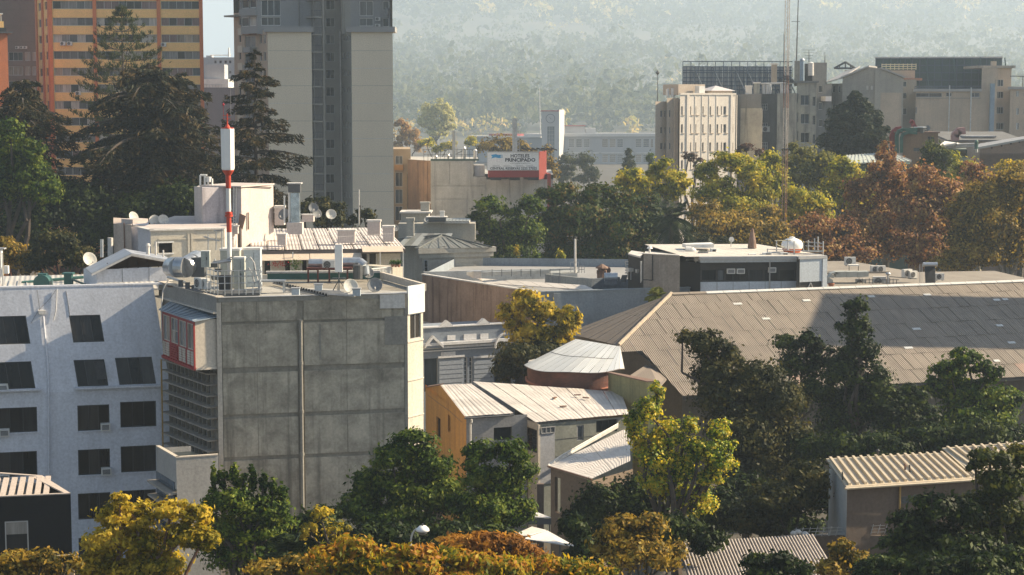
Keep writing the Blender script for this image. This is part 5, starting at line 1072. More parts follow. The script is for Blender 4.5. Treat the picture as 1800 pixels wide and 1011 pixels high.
mk('sunken_roof', MB().poly([(p.x, p.y, za - .45) for p in q]), paint('dark_bitumen', (.03, .04, .045), .35), T); mk('back_wall', MB().poly([(q[2].x, q[2].y, 0), (q[3].x, q[3].y, 0), (q[3].x, q[3].y, za - .1), (q[2].x, q[2].y, za - .1)]), AX, T)
# ---- roof machinery on the concrete building
CABI = plaster('cabinet_grey_green', (.4, .42, .38), (.3, .3, .28), .2, .6, .3); CABB = plaster('cabinet_blue_grey', (.42, .48, .53), (.3, .32, .35), .2, .6, .3)
def cab(lab, px0, px1, y0, y1, Y, m, dep=.9, name='equipment_cabinet', cat='cabinet'):
    p = P((px0 + px1) / 2, y1, Y); w = (px1 - px0) * Y / FPX; h = Z(y0, Y) - p.z; Tq = thing(name, lab, cat, p)
    mk('body', MB().rbox((p.x, p.y + dep / 2, p.z), w * .94, dep, h * .95), m, Tq); mk('lid', MB().rbox((p.x, p.y + dep / 2, p.z + h * .95), w, dep * 1.08, h * .05), WHITEP, Tq)
    mk('door_seam', MB().box(p.x + w * .1, p.x + w * .1 + .02, p.y - .02, p.y + .02, p.z + .1, p.z + h * .9), DGREY, Tq); mk('handle', MB().rbox((p.x + w * .16, p.y - .03, p.z + h * .45), .04, .05, .18), BLACKP, Tq); return Tq
cab('wide grey green equipment cabinet under the striped mast', 387, 423, 437, 512, 124.5, CABI); cab('tall pale blue equipment cabinet right of the striped mast', 428, 459, 436, 508, 125.5, CABB); cab('narrow grey cabinet standing in front of the blue one', 411, 431, 452, 512, 122.6, CABI, .6)
cab('small grey control box held up on a post at the railing corner', 353, 369, 441, 470, 121.5, CABI, .35)
p = P(401, 437, 123.6); T = thing('striped_mast', 'red and white striped mast topped by a long white antenna drum', 'antenna mast', P(402, 440, 123.6)); X0 = P(402.5, 400, 123.6).x; Y0 = 123.6; k_ = Y0 / FPX
for a, b, m, r in ((512, 408, WHITEP, .16), (408, 372, REDP, .17), (372, 331, WHITEP, .16), (331, 301, REDP, .18)): mk('pole_segment', MB().tube((X0, Y0, Z(a, Y0)), (X0, Y0, Z(b, Y0)), r, None, 16), m, T)
mk('flange', MB().tube((X0, Y0, Z(381, Y0)), (X0, Y0, Z(377, Y0)), .27, None, 16).tube((X0, Y0, Z(376, Y0)), (X0, Y0, Z(373, Y0)), .25, None, 16), REDP, T); mk('neck', MB().lathe((X0, Y0, Z(308, Y0)), [(.2, 0), (.38, Z(301, Y0) - Z(308, Y0)), (.40, Z(299, Y0) - Z(308, Y0))], 16), REDP, T)
DR = paint('antenna_drum_white', (.8, .79, .77), .4, 0, .05)
mk('drum', MB().lathe((X0, Y0, Z(299, Y0)), [(.0, 0), (.40, 0), (.44, .1), (.46, Z(226, Y0) - Z(299, Y0) - .05), (.42, Z(226, Y0) - Z(299, Y0)), (0, Z(226, Y0) - Z(299, Y0))], 6, .3), DR, T); mk('drum_cap', MB().tube((X0, Y0, Z(226, Y0)), (X0, Y0, Z(224.5, Y0)), .47, None, 6), REDP, T)
mk('spike', MB().tube((X0, Y0, Z(225, Y0)), (X0, Y0, Z(219, Y0)), .22, .08, 8).tube((X0, Y0, Z(220, Y0)), (X0, Y0, Z(200, Y0)), .055, None, 6).tube((X0 - .3, Y0, Z(209, Y0)), (X0 + .25, Y0, Z(209, Y0)), .025, None, 4).tube((X0 - .3, Y0, Z(203, Y0)), (X0 + .25, Y0, Z(203, Y0)), .025, None, 4), REDP, T)
mk('beacon', MB().tube((X0 - .25, Y0, Z(209, Y0)), (X0 - .25, Y0, Z(184, Y0)), .02, None, 4).lathe((X0 - .25, Y0, Z(184, Y0)), [(0, -.12), (.1, 0), (0, .14)], 8), paint('beacon_red', (.35, .02, .03), .3), T); mk('whip', MB().tube((X0 + .25, Y0, Z(204, Y0)), (X0 + .25, Y0, Z(112, Y0)), .012, .006, 4), TREADW, T)
for i in range(7): z = Z(420 - i * 17, Y0); mk('step_peg', MB().tube((X0 + .15, Y0, z), (X0 + .34, Y0, z), .02, None, 4), GALV, T)
# mast bracketry
mb = MB(); 
for a, b in (((366, 458), (366, 412)), ((369, 476), (369, 450)), ((380, 408), (380, 440)), ((390, 402), (390, 437)), ((376, 406), (393, 404)), ((358, 416), (386, 424)), ((374, 460), (408, 456)), ((378, 455), (378, 478)), ((384, 462), (384, 500)), ((408, 452), (372, 468))): mb.tube(P(*a, 122.8), P(*b, 122.8), .045, None, 6)
mb.tube(P(372, 464, 122.6), P(406, 459, 122.6), .1, None, 6); tag(mk('bracket_frame', mb, GALV, None, P(380, 500, 122.8)), 'tangle of galvanised brackets and posts beside the striped mast', 'bracket frame')
mb = MB().rbox(P(375, 470, 122.3), .6, .35, .28).rbox(P(384, 478, 122.3), .45, .3, .22).rbox(P(378, 492, 122.5), .5, .3, .3); tag(mk('radio_unit', mb, DGREY, None, P(380, 492, 122.5)), 'small grey radio boxes clamped to the bracket frame', 'radio unit')
tag(mk('cable_bundle', MB().path([P(x, y, 121.9) for x, y in ((431, 460), (440, 452), (447, 462), (450, 480), (455, 498), (457, 510))], .04, 6).path([P(x, y, 121.8) for x, y in ((430, 478), (437, 470), (444, 482), (448, 500))], .035, 6), TREADW, None, P(450, 500, 121.9)), 'looping pale cables hanging beside the blue cabinet', 'cables')
# railing cage
T = thing('railing_cage', 'galvanised railing cage round the cabinets at the roof edge', 'railing', P(410, 515, 119.5)); zR = ZR + .1
c4 = [P(364, 515, 120.2), P(383, 523, 118.6), P(457, 522, 119.2), P(461, 512, 122.5)]; c4 = [Vector((p.x, p.y, zR)) for p in c4]
for a, b, n in ((c4[0], c4[1], 3), (c4[1], c4[2], 6), (c4[2], c4[3], 2)):
    for h in (.35, .8, 1.25, 1.62): mk('rail', MB().tube(a + Vector((0, 0, h)), b + Vector((0, 0, h)), .028, None, 6), GALV, T)
    for i in range(n): q_ = a.lerp(b, i / n); mk('post', MB().tube(q_, q_ + Vector((0, 0, 1.65)), .035, None, 6), GALV, T)
mk('platform', MB().hexa([p - Vector((0, 0, .05)) for p in c4], [p + Vector((0, 0, .12)) for p in c4]), DGREY, T)
mk('wheelie_bin', MB().rbox(P(396, 510, 121.3), .75, .6, 1.0), BLACKP); o = bpy.data.objects['wheelie_bin']; tag(o, 'black plastic bin among the cabinets in the cage', 'bin')
p = P(480, 513, 121.5); T = thing('work_bench', 'grey steel bench on stubby legs right of the railing cage', 'bench', p); mk('top', MB().rbox((p.x - .1, p.y, ZR + .75), 1.9, .8, .1), GALV, T)
for dx, dy in ((-.9, -.3), (.75, -.3), (.75, .3), (-.9, .3)): mk('leg', MB().rbox((p.x + dx, p.y + dy, ZR), .1, .1, .75), GALV, T)
# curved silver duct
p = P(322, 487, 126); T = thing('air_duct', 'large curved silver duct between the gabled hut and the mast cabinets', 'duct', p); r_ = .72
pts = [P(x, y, Y) for x, y, Y in ((303, 470, 126.5), (313, 470, 125.4), (326, 470, 125.2), (337, 464, 125.8), (346, 458, 127))]
for a, b in zip(pts, pts[1:]): d_ = (b - a).normalized() * .04; mk('section', MB().tube(a - d_, b + d_, r_, None, 20), GALV, T, smooth=False)
mk('plenum', MB().rbox(P(350, 486, 125.6), .9, 1.0, 1.35), DGREY, T); mk('support', MB().rbox(P(325, 505, 125.4), 2.4, .1, .12), RUST, T)
AC.put(P(352, 507, 121.8), rz_of(FE) + .2, 1.15, 'pair of dusty condensers, left one, beside the railing cage', 'condensers by the railing cage'); AC.put(P(361, 508, 121.5), rz_of(FE) + .2, 1.15, 'pair of dusty condensers, right one, touching the railing cage', 'condensers by the railing cage')
T = thing('pipe_hoop', 'bent white pipe hooping down the side of the concrete building', 'pipe', P(300, 490, 124)); mk('pipe', MB().path([P(x, y, Y) for x, y, Y in ((303, 493, 123.6), (296, 494, 123.3), (291, 500, 123.2), (286, 512, 123.2), (284, 540, 123.0), (284, 590, 123.0), (287, 612, 123.0))], .045, 6), TREADW, T)
T = thing('pipe_rack', 'rusty pipe rack on short feet along the left roof edge', 'pipe rack', P(315, 498, 124)); mk('beam', MB().tube(P(295, 487, 124.5), P(326, 497, 122.8), .09, None, 6), TREADW, T)
for x, y in ((318, 500), (330, 504), (341, 509)): mk('foot', MB().rbox(P(x, y + 4, 122.5), .3, .25, .45), DGREY, T)
mb = MB()
for i in range(3): mb.tube(P(330 + i * 5, 508, 121.5), P(352 + i * 5, 514, 120.2), .04, None, 5)
mk('pipe_run', mb, DGREY, T)
# white panel antenna on tripod
p = P(596, 520, 122.5); T = thing('panel_antenna', 'tall white panel antenna on a small tripod at the roof edge', 'antenna', p); zb_ = Z(478, 122.5); 
mk('panel', MB().rbox((p.x, p.y, zb_), .5, .3, Z(430, 122.5) - zb_), DR, T); mk('stem', MB().tube((p.x, p.y, ZR), (p.x, p.y, zb_), .05, None, 8), DGREY, T); mk('cross_plate', MB().rbox((p.x, p.y, Z(490, 122.5)), .9, .2, .06), DGREY, T)
for a in (.4, 2.5, 4.6): mk('leg', MB().tube((p.x, p.y, Z(492, 122.5)), (p.x + .55 * math.cos(a), p.y + .55 * math.sin(a), ZR), .035, None, 6), DGREY, T)
DW.put(P(616, 522, 121.8), .35, 2.0, 'pale satellite dish right of the panel antenna'); DG.put(P(659, 520, 122.2), .1, 2.0, 'dark grey satellite dish near the right roof corner')
DG.put(P(647, 494, 129.5), .3, 1.6, 'dark satellite dish behind the green parapet by the balcony')
# red table with ducts
p = P(590, 497, 129); T = thing('steel_stand', 'dark red steel table frame holding ducts behind the panel antenna', 'stand', p); DRS = paint('oxide_steel', (.12, .035, .025), .6); mk('top', MB().rbox((p.x - .4, p.y, Z(473, 129)), 3.2, 1.2, .15), DRS, T)
for x in (542, 559, 579, 611): a = P(x, 500, 128.6); mk('leg', MB().rbox((a.x, a.y, ZR), .12, .12, Z(473, 129) - ZR), DRS, T)
T = thing('horizontal_duct', 'silver duct with an elbow lying on the red steel stand', 'duct', P(580, 470, 129.3)); mk('tube', MB().tube(P(543, 463, 129.3), P(568, 463, 129.3), .32, None, 16), GALV, T); mk('tube', MB().tube(P(600, 461, 129.6), P(634, 461, 129.6), .34, None, 16), GALV, T); mk('elbow', MB().tube(P(632, 461, 129.6), P(641, 468, 129.4), .34, None, 14).tube(P(641, 467, 129.4), P(643, 482, 129.4), .3, None, 14), GALV, T)
AC.put(P(578, 473, 128.6), 0, 1.05, 'white condenser on the red steel stand'); mk('dark_tank', MB().tube(P(622, 486, 128.5), P(634, 486, 128.5), .36, None, 14)  if 0 else MB().tube(P(629, 490, 128.6), P(629, 466, 128.6), .34, None, 14), DGREY); tag(bpy.data.objects['dark_tank'], 'dark dented drum beside the silver elbow duct', 'tank')
# cable trays on the roof
TT = thing('cable_tray', 'long cable tray with clamps running diagonally across the concrete roof', 'cable tray', onz(540, 510, ZR))
a, b = onz(480, 498, ZR + .15), onz(570, 521, ZR + .15)
for o_ in (0, .25): mk('rail', MB().tube(a + Vector((o_, o_ * .5, 0)), b + Vector((o_, o_ * .5, 0)), .05, None, 5), DGREY, TT)
for i in range(20): q_ = a.lerp(b, i / 19); mk('clamp', MB().rbox((q_.x + .12, q_.y, q_.z + .03), .14, .14, .16), BLACKP, TT)
mb = MB()
for i in range(5): mb.tube(onz(490 + i * 9, 507 + i * 2, ZR + .08), onz(600 + i * 6, 512 + i * 2.2, ZR + .08), .035, None, 5)
tag(mk('roof_pipes', mb, TREADW, None, onz(550, 512, ZR)), 'thin white pipes lying across the concrete roof', 'pipes')
for x, y, q in ((627, 520, 'tiny grey meter box under the pale dish'), (560, 512, 'low vent box in the middle of the concrete roof'), (520, 519, 'squat vent near the roof edge, left of the panel antenna')):
    p = onz(x, y, ZR); Tv = thing('roof_box', q, 'vent box', p); mk('body', MB().rbox(p, .5, .4, .45), CABB, Tv); mk('lid', MB().rbox((p.x, p.y, p.z + .45), .6, .5, .06), ALU, Tv)
# ---- white terrace apartment behind
WT = plaster('whitewashed', (.54, .48, .45), (.28, .22, .2), .28, .85, .6, .4); WC = plaster('cream_wall', (.52, .48, .4), (.35, .3, .25), .22, .85, .5, .4); WL = plaster('lilac_white', (.55, .54, .56), (.3, .28, .3), .2); ROT = sheet('terrace_roof_sheet', (.56, .51, .48), .3, .04, 0, .7, (.2, .15, .13), .35)
D0 = 150; zq = Z(438, D0); zf = Z(500, D0)
T = th('terrace_building', 'cream penthouse building with awning, terrace windows and a cluttered tin roof', 'building', 560, D0)
F = Fac(395, 148.5, 704, 150.5, 460); hs = [rect(F, *r) for r in ((464, 477, 453, 486), (500, 512, 453, 486), (530, 541, 452, 486), (542, 560, 452, 486), (634, 647, 443, 472), (648, 663, 443, 472))]
wall(T, F, 0, zq, hs, WC, .4); put_windows(T, F, hs, 1, WHITEP, [G_DARK, C_GREY, G_DARK, BRG2], .3, .08)
bk_ = [F.pt(0, 0), F.pt(F.L, 0), F.pt(F.L, 0, -24), F.pt(0, 0, -24)]; shell(T, [(p.x, p.y) for p in bk_], 0, zq - .15, WC, (0,))
R0, R1, R2, R3 = F.pt(F.s(440), zq, .5), F.pt(F.L + .4, zq, .5), F.pt(F.L + .4, zq + .2, -22), F.pt(F.s(440), zq + .2, -22)
for i in range(9):
    for j in range(5):
        a0, a1 = i / 9 + .004, (i + 1) / 9 - .004; b0, b1 = j / 5, (j + .985) / 5
        g = lambda a, b: R0.lerp(R1, a).lerp(R3.lerp(R2, a), b) + Vector((0, 0, .05 + .02 * ((i + j) % 2)))
        L1 = (R1 - R0).length / 9; L2 = 4.5; mk('roof_sheet', MB().poly([g(a0, b0), g(a1, b0), g(a1, b1), g(a0, b1)], [(0, 0), (L1, 0), (L1, L2), (0, L2)]), ROT, T)
part_box(T, 'roof_edge', F, F.s(440), F.L + .4, zq - .35, zq - .02, -.3, .5, plaster('dark_gutter', (.14, .12, .11), (.06, .05, .05), .4))
AW = plaster('awning_canvas', (.6, .5, .4), (.35, .28, .22), .3, .8, .2)
for x0, x1, y0, y1 in ((455, 500, 443.5, 456), (500, 545, 443, 455), (545, 590, 442.5, 454), (590, 636, 442, 453), (636, 708, 434, 441)): mk('awning', MB().slab([F.pt(F.s(x0), F.z(y0, x0), .1), F.pt(F.s(x1) - .05, F.z(y0, x0), .1), F.pt(F.s(x1) - .05, F.z(y1, x0), 1.6), F.pt(F.s(x0), F.z(y1, x0), 1.6)], (0, 0, .04)), AW, T)
for x in (514, 666, 706): part_box(T, 'awning_post', F, F.s(x), F.s(x) + .09, F.z(490, x), F.z(441, x), 1.2, 1.3, WHITEP)
part_box(T, 'terrace_parapet', F, F.s(459), F.s(640), F.z(486, 550), F.z(477, 550), 2.2, 2.5, WC)
# balcony
TBc = T; Fb = Fac(648, 143.5, 708, 146.5, 480); zc0 = Fb.z(502, 680); mk('balcony_slab', Fb.box(MB(), -.3, Fb.L + .2, zc0 - .4, zc0, -5, .3), WC, T); mk('balcony_wall', Fb.box(MB(), Fb.s(690, 480), Fb.L, zc0, Fb.z(469.5, 700), -4, 0), WC, T)
for i in range(14): a = Fb.s(655 + i * 2.5, 480); mk('baluster', Fb.box(MB(), a, a + .045, zc0, Fb.z(472, 670), -.1, -.05), WHITEP, T)
mk('balcony_rail', Fb.box(MB(), Fb.s(653, 480), Fb.s(690, 480), Fb.z(472, 670), Fb.z(470.5, 670), -.12, -.02), WHITEP, T)
# left wing
zw = Z(405, 145); Fw = Fac(265, 144, 395, 146.5, 430); hw = [rect(Fw, 279.5, 303, 427.5, 445)]
Tw = th('terrace_wing', 'low cream wing with a dark louvred opening left of the striped mast', 'building wing', 320, 145)
wall(Tw, Fw, 0, zw, hw, WC, .3); mk('louvre_frame', Fw.box(MB(), hw[0][0] - .12, hw[0][1] + .12, hw[0][2] - .1, hw[0][2], -.1, .08).v and Fw.box(Fw.box(MB(), hw[0][0] - .12, hw[0][1] + .12, hw[0][2] - .12, hw[0][2], -.1, .08), hw[0][0] - .12, hw[0][1] + .12, hw[0][3], hw[0][3] + .12, -.1, .08), WHITEP, Tw)
for i in range(8): z = hw[0][2] + (hw[0][3] - hw[0][2]) * (i + .2) / 8; mk('louvre_slat', MB().slab([Fw.pt(hw[0][0], z + .1, -.25), Fw.pt(hw[0][1], z + .1, -.25), Fw.pt(hw[0][1], z, -.05), Fw.pt(hw[0][0], z, -.05)], (0, 0, .02)), BLACKP, Tw)
mk('dark_opening', MB().poly([Fw.pt(hw[0][0], hw[0][2], -.29), Fw.pt(hw[0][1], hw[0][2], -.29), Fw.pt(hw[0][1], hw[0][3], -.29), Fw.pt(hw[0][0], hw[0][3], -.29)]), BLACKP, Tw)
Fl = Fac(243, 147.5, 265, 144, 430); wall(Tw, Fl, 0, zw, [], WL); shell(Tw, [(Fw.B.x, Fw.B.y), (Fw.B.x, Fw.B.y + 18), (Fl.A.x, Fl.A.y + 16), (Fl.A.x, Fl.A.y)], 0, zw, WT, (3,)); mk('roof', MB().poly([Fl.pt(0, zw - .01), Fw.pt(0, zw - .01), Fw.pt(Fw.L, zw - .01), Vector((Fw.B.x, Fw.B.y + 18, zw - .01)), Vector((Fl.A.x, Fl.A.y + 16, zw - .01))]), plaster('wing_roof', (.45, .43, .42), (.2, .2, .2), .4), Tw)
part_box(Tw, 'roof_edge', Fw, -.1, Fw.L, zw, zw + .12, -.5, .12, TREADW); part_box(Tw, 'roof_edge', Fl, 0, Fl.L, zw, zw + .12, -.3, .1, TREADW)
for x in (331, 337): part_box(Tw, 'pilaster', Fw, Fw.s(x), Fw.s(x + 3.5), Fw.z(465, x), zw - .3, 0, .1, WC)
part_box(Tw, 'string_course', Fw, Fw.s(280), Fw.L, Fw.z(421.5, 300), Fw.z(419, 300), 0, .07, WC)
Tp = th('stair_head', 'stained plaster stair head at the far left end of the terrace roofs', 'building wing', 215, 152); Fp = Fac(200, 152, 231, 150.5, 420); block(Tp, 200, 152, 231, 150.5, 394, plaster('stained_beige', (.5, .42, .36), (.22, .17, .13), .5, .9, .6), 8, py=420); Fp2 = Fac(230, 150.6, 244, 150.6, 420); block(Tp, 230, 151, 262, 151, 399, WL, 8, py=420)
part_box(Tp, 'roof_box', Fp, Fp.s(209), Fp.s(229), Z(394, 151), Z(386, 151), -2, -.4, WT); mk('conduit', MB().path([Fp.pt(Fp.s(222), Z(y, 151), .1) for y in (391, 440)], .05, 6), RUST, Tp)
# water tank house
Tk = th('tank_house', 'tall whitewashed rooftop tank house with rust stains behind the striped mast', 'rooftop room', 410, 153, zq)
zt = Z(329, 154); zk = zq - .2
block(Tk, 356, 153, 398, 154.5, 329.5, plaster('streaked_lilac', (.5, .47, .5), (.12, .11, .12), .5, .85, 1.0), 5, py=380, zb=zk); Fk0 = Fac(342, 156, 356.5, 153, 380); wall(Tk, Fk0, zk, zt, [], WT)
block(Tk, 424, 153.5, 481, 158.5, 329, WT, 4.5, py=380, zb=zk); Fk1 = Fac(398, 156.5, 424.5, 153.5, 380); wall(Tk, Fk1, zk, zt - .1, [], WL); mk('roof', MB().poly([P(343, 329, 156), P(398, 329, 154.5), P(424, 329, 153.5), P(480, 329, 158), P(440, 326, 165), P(350, 326, 165)]), WT, Tk)
Fk2 = Fac(424, 153.5, 481, 158.5, 380); part_box(Tk, 'roof_edge', Fk2, -.1, Fk2.L + .05, zt, zt + .12, -4, .1, WT); mk('stain_pipe', MB().path([Fk2.pt(Fk2.s(436), Z(y, 154), .12) for y in (374, 404)], .07, 6), RUST, Tk)
tag(mk('access_ladder', (lambda m: [m.tube(P(410 + dx, 408, 152), P(411 + dx, 330, 152), .04, None, 5) for dx in (0, 4.5)] and [m.tube(P(410, 404 - i * 5, 152), P(415, 404 - i * 5, 152), .03, None, 4) for i in range(15)] and m)(MB()), GALV, None, P(412, 408, 152)), 'metal ladder hugging the tank house behind the mast', 'ladder')
mb = MB()
for a, b in (((352, 328), (352, 308)), ((352, 308), (364, 308)), ((360, 328), (360, 309)), ((373, 328), (373, 314)), ((366, 328), (366, 312))): mb.tube(P(*a, 155), P(*b, 155), .09, None, 6)
mb.tube(P(367, 320, 155), P(367, 311, 155), .22, None, 10); tag(mk('flue_cluster', mb, WHITEP, None, P(360, 328, 155)), 'white flue pipes and a small frame on top of the tank house', 'flues')
mk('lean_board', MB().slab([P(421, 375, 152), P(432, 380, 152), P(426, 404, 152), P(419, 395, 152)], (0, .15, 0)), RUST); tag(bpy.data.objects['lean_board'], 'rusty sheet leaning on the tank house wall', 'metal sheet')
# ducts, chimneys and dishes on the terrace roof
p = P(519, 411, 152); T = thing('square_duct', 'square shiny duct rising from a white plinth with a dark cap', 'duct', p); mk('plinth', MB().rbox(p, 1.3, 1.2, .95), WT, T); mk('shaft', MB().rbox((p.x + .05, p.y, p.z + .95), .72, .7, Z(339, 152) - p.z - .95), paint('mirror_duct', (.5, .6, .68), .25, .8, .5, 2.0), T); mk('cap', MB().rbox((p.x, p.y, Z(338, 152)), 1.0, .9, .65), DGREY, T); mk('lid', MB().rbox((p.x, p.y, Z(323, 152)), 1.2, 1.1, .08), TREADW, T)
for x, y0, y1, r, q in ((509, 337, 396, .11, 'white flue pipe touching the square duct'), (500, 345, 392, .07, 'slim white flue left of the square duct'), (633, 362, 396, .05, 'black stub pipe on the white chimney block')): tag(mk('flue_pipe', MB().tube(P(x, y1, 152), P(x, y0, 152), r, None, 10).tube(P(x, y0 + 2, 152), P(x, y0 - 1, 152), r * 1.4, None, 10), WHITEP if x < 600 else BLACKP, None, P(x, y1, 152)), q, 'flue', 'flues on the terrace roof')
def chim(q, x0, x1, y0, y1, Y, m=WT, dep=1.0):
    p = P((x0 + x1) / 2, y1, Y); w = (x1 - x0) * Y / FPX; h = Z(y0, Y) - p.z; Tq = thing('chimney', q, 'chimney', p); mk('stack', MB().rbox((p.x, p.y + dep / 2, p.z), w * .92, dep, h * .88), m, Tq); mk('cap', MB().rbox((p.x, p.y + dep / 2, p.z + h * .88), w * 1.03, dep * 1.1, h * .12), TREADW, Tq)
chim('wide low whitewashed chimney block in the middle of the tin roof', 592, 625, 404, 427, 153); chim('white chimney block with dark pipe at the right of the tin roof', 645, 669, 387, 414, 156); chim('stained white corner pier at the right end of the tin roof', 672, 693, 397, 425, 154); chim('low white vent block at the left of the terrace roofs', 284, 309, 396, 408, 152); chim('small white pier on the tin roof edge near the mast', 487, 503, 411, 431, 149)
chim('white block beside the tank house under the striped mast', 393, 418, 397, 412, 151); chim('white wall stub behind the square duct', 482, 500, 362, 396, 158); chim('low white hut at the back of the tin roof', 530, 552, 377, 390, 168)
mb = MB(); a, b = P(505, 432, 149), P(690, 421, 153)
for i in range(46): q_ = a.lerp(b, i / 45); mb.tube(q_, q_ + Vector((0, 0, .5)), .012, None, 4)
mb.tube(a + Vector((0, 0, .5)), b + Vector((0, 0, .5)), .018, None, 4); tag(mk('wire_fence', mb, TREADW, None, a), 'low wire fence along the front of the tin roof', 'fence')
for px, py, s, rz, pr, q in ((234, 396, 1.9, .9, DW, 'pale dish on the stair head, leftmost of the row'), (272, 402, 1.9, .3, DW, 'middle pale dish of the three left of the tank house'), (287, 400, 1.8, .5, DW, 'pale dish nearest the tank house on the left wing'), (500, 392, 2.0, -.5, DG, 'grey dish casting its shadow beside the tank house'), (556, 388, 1.8, .6, DG, 'dark dish at the back edge of the tin roof'), (582, 390, 1.8, .2, DW, 'pale dish on the back edge of the tin roof'), (551, 378, 1.7, .2, DG, 'faint grey dish before the bushes')):
    pr.put(P(px, py, 158 if px > 530 else 153), rz, s, q, 'satellite dishes on the terrace roofs')
tag(mk('roof_vent_stack', MB().tube(P(194, 450, 149), P(194, 418, 149), .22, None, 10), TREADW, None, P(194, 450, 149)), 'white round stack left of the stair head', 'flue')
# potted plants on the balcony wall
LFP = leafm('pot_plant_leaf', [(.03, .07, .015), (.06, .12, .03), (.12, .16, .05)], .3)
for x, q in ((690, 'left bushy potted plant on the white balcony wall'), (695.5, 'middle bushy potted plant on the white balcony wall'), (701, 'right bushy potted plant on the white balcony wall')):
    p = P(x, 469.5, 145.5); Tq = thing('potted_plant', q, 'plant', p, 'potted plants on the balcony'); mk('pot', MB().lathe(p, [(.0, 0), (.1, 0), (.13, .22), (.11, .22)], 12), plaster('terracotta', (.4, .17, .1), (.2, .1, .08), .3), Tq)
    rng = np.random.default_rng(int(x)); C = np.array(p) + np.array([0, 0, .38]) + rng.normal(size=(160, 3)) * [.12, .12, .09]; V, Fq = leaf_cards(rng, C, .07); np_mesh('leaves', V, Fq, LFP, Tq, Tq['_org'])
Tq = thing('balcony_plant', 'scrappy climbing plant behind the white balusters', 'plant', P(656, 495, 144)); rng = np.random.default_rng(5); C = np.concatenate([np.array(P(x, y, 144.2)) + rng.normal(size=(60, 3)) * [.12, .12, .2] for x, y in ((655, 478), (658, 488), (671, 486), (664, 492))]); V, Fq = leaf_cards(rng, C, .09); np_mesh('leaves', V, Fq, LFP, Tq, Tq['_org'])
Tq = thing('window_flowers', 'red flowering plants in the terrace room under the awning', 'flowers', P(490, 470, 147.5)); C = np.array(P(490, 464, 147.8)) + rng.normal(size=(120, 3)) * [.45, .1, .12]; V, Fq = leaf_cards(rng, C, .08); np_mesh('petals', V, Fq, paint('petal_red', (.5, .03, .04), .5), Tq, Tq['_org'])
C = np.array(P(518, 468, 147.5)) + rng.normal(size=(200, 3)) * [.3, .15, .35]; V, Fq = leaf_cards(rng, C, .09); np_mesh('leaves', V, Fq, LFP, Tq, Tq['_org'])
# ================================================================== CENTRE AND RIGHT, NEAR
def clip(poly, a, b, keep):                  # keep(u,v) sign: half plane a*u+b*v<=keep
    out = []; n = len(poly)
    for i in range(n):
        p, q = poly[i], poly[(i + 1) % n]; fp, fq = a * p[0] + b * p[1] - keep, a * q[0] + b * q[1] - keep
        if fp <= 0: out.append(p)
        if fp * fq < 0: t = fp / (fp - fq); out.append((p[0] + (q[0] - p[0]) * t, p[1] + (q[1] - p[1]) * t))
    return out
# ---- flat roofed store: brown party wall and blue grey street wall
BRW = plaster('brown_party_wall', (.36, .25, .19), (.12, .07, .05), .6, .95, 1.0, .5); BLG = plaster('blue_grey_wall', (.26, .30, .34), (.14, .15, .16), .4, .9, .8, .3); PNK = plaster('pale_pink_plinth', (.5, .44, .4), (.25, .2, .18), .3)
ZA = 14.3
T = th('flat_roof_store', 'low building with streaked brown and blue grey walls behind the golden tree', 'building', 940, 172)
FA = Fac.pts(XY(742, depth_at(483, ZA), 500), XY(946, depth_at(514.5, ZA), 530)); FA2 = Fac.pts((FA.B.x, FA.B.y), XY(1230, depth_at(506, ZA), 520))
wall(T, FA, 0, ZA, [], BRW, name='party_wall'); wall(T, FA2, 0, ZA, [], BLG, name='street_wall')
mk('plinth', FA.box(MB(), 0, FA.s(870, 590), 0, FA.z(560, 745) - .3, 0, .18), PNK, T)
for x in (770, 800, 830, 860, 893, 925): part_box(T, 'pilaster', FA, FA.s(x, 530), FA.s(x, 530) + .35, FA.z(560, 745), ZA - .4, 0, .05, BRW)
part_box(T, 'coping', FA, 0, FA.L, ZA, ZA + .12, -.3, .12, TREADW); part_box(T, 'coping', FA2, 0, FA2.L, ZA, ZA + .12, -.3, .1, BLG); part_box(T, 'pier', FA2, FA2.s(972, 530), FA2.s(984, 530), 0, ZA - .1, 0, .25, BLG)
bkA = [Vector((FA.A.x, FA.A.y, ZA - .9)), Vector((FA.B.x, FA.B.y, ZA - .9)), Vector((FA2.B.x, FA2.B.y, ZA - .9)), Vector((FA2.B.x + 2, 205, ZA - .9)), Vector((FA.A.x + 3, 208, ZA - .9))]
mk('roof', MB().poly(bkA), plaster('store_roof', (.3, .3, .3), (.15, .15, .15), .4), T); mk('back_wall', MB().poly([(bkA[3].x, bkA[3].y, 0), (bkA[4].x, bkA[4].y, 0), (bkA[4].x, bkA[4].y, ZA), (bkA[3].x, bkA[3].y, ZA)]).poly([(bkA[0].x, bkA[0].y, 0), (bkA[4].x, bkA[4].y, 0), (bkA[4].x, bkA[4].y, ZA), (bkA[0].x, bkA[0].y, ZA)]), BLG, T)
Fb_ = Fac.pts(XY(745, depth_at(480.5, ZA), 480), XY(1015, depth_at(474, ZA), 480)); mk('back_parapet', Fb_.box(MB(), 0, Fb_.L, ZA - .9, ZA + .15, -.3, 0), plaster('parapet_grey', (.4, .42, .42), (.2, .2, .2), .4), T)
SK = sheet('skylight_sheet', (.55, .52, .48), .4, .02, 0, .6)
for i in range(8):
    x0, x1 = 842 + i * 24, 842 + (i + 1) * 24 - 1.2; d0 = (x0 - 842) / 200; d1 = (x1 - 842) / 200
    mk('roof_sheet', MB().slab([onz(x0 + 14, 499 + d0 * 13, ZA - .45), onz(x1 + 14, 499 + d1 * 13, ZA - .45), onz(x1 - 5, 490 + d1 * 13, ZA - .2), onz(x0 - 5, 490 + d0 * 13, ZA - .2)], (0, 0, .07)), SK, T)
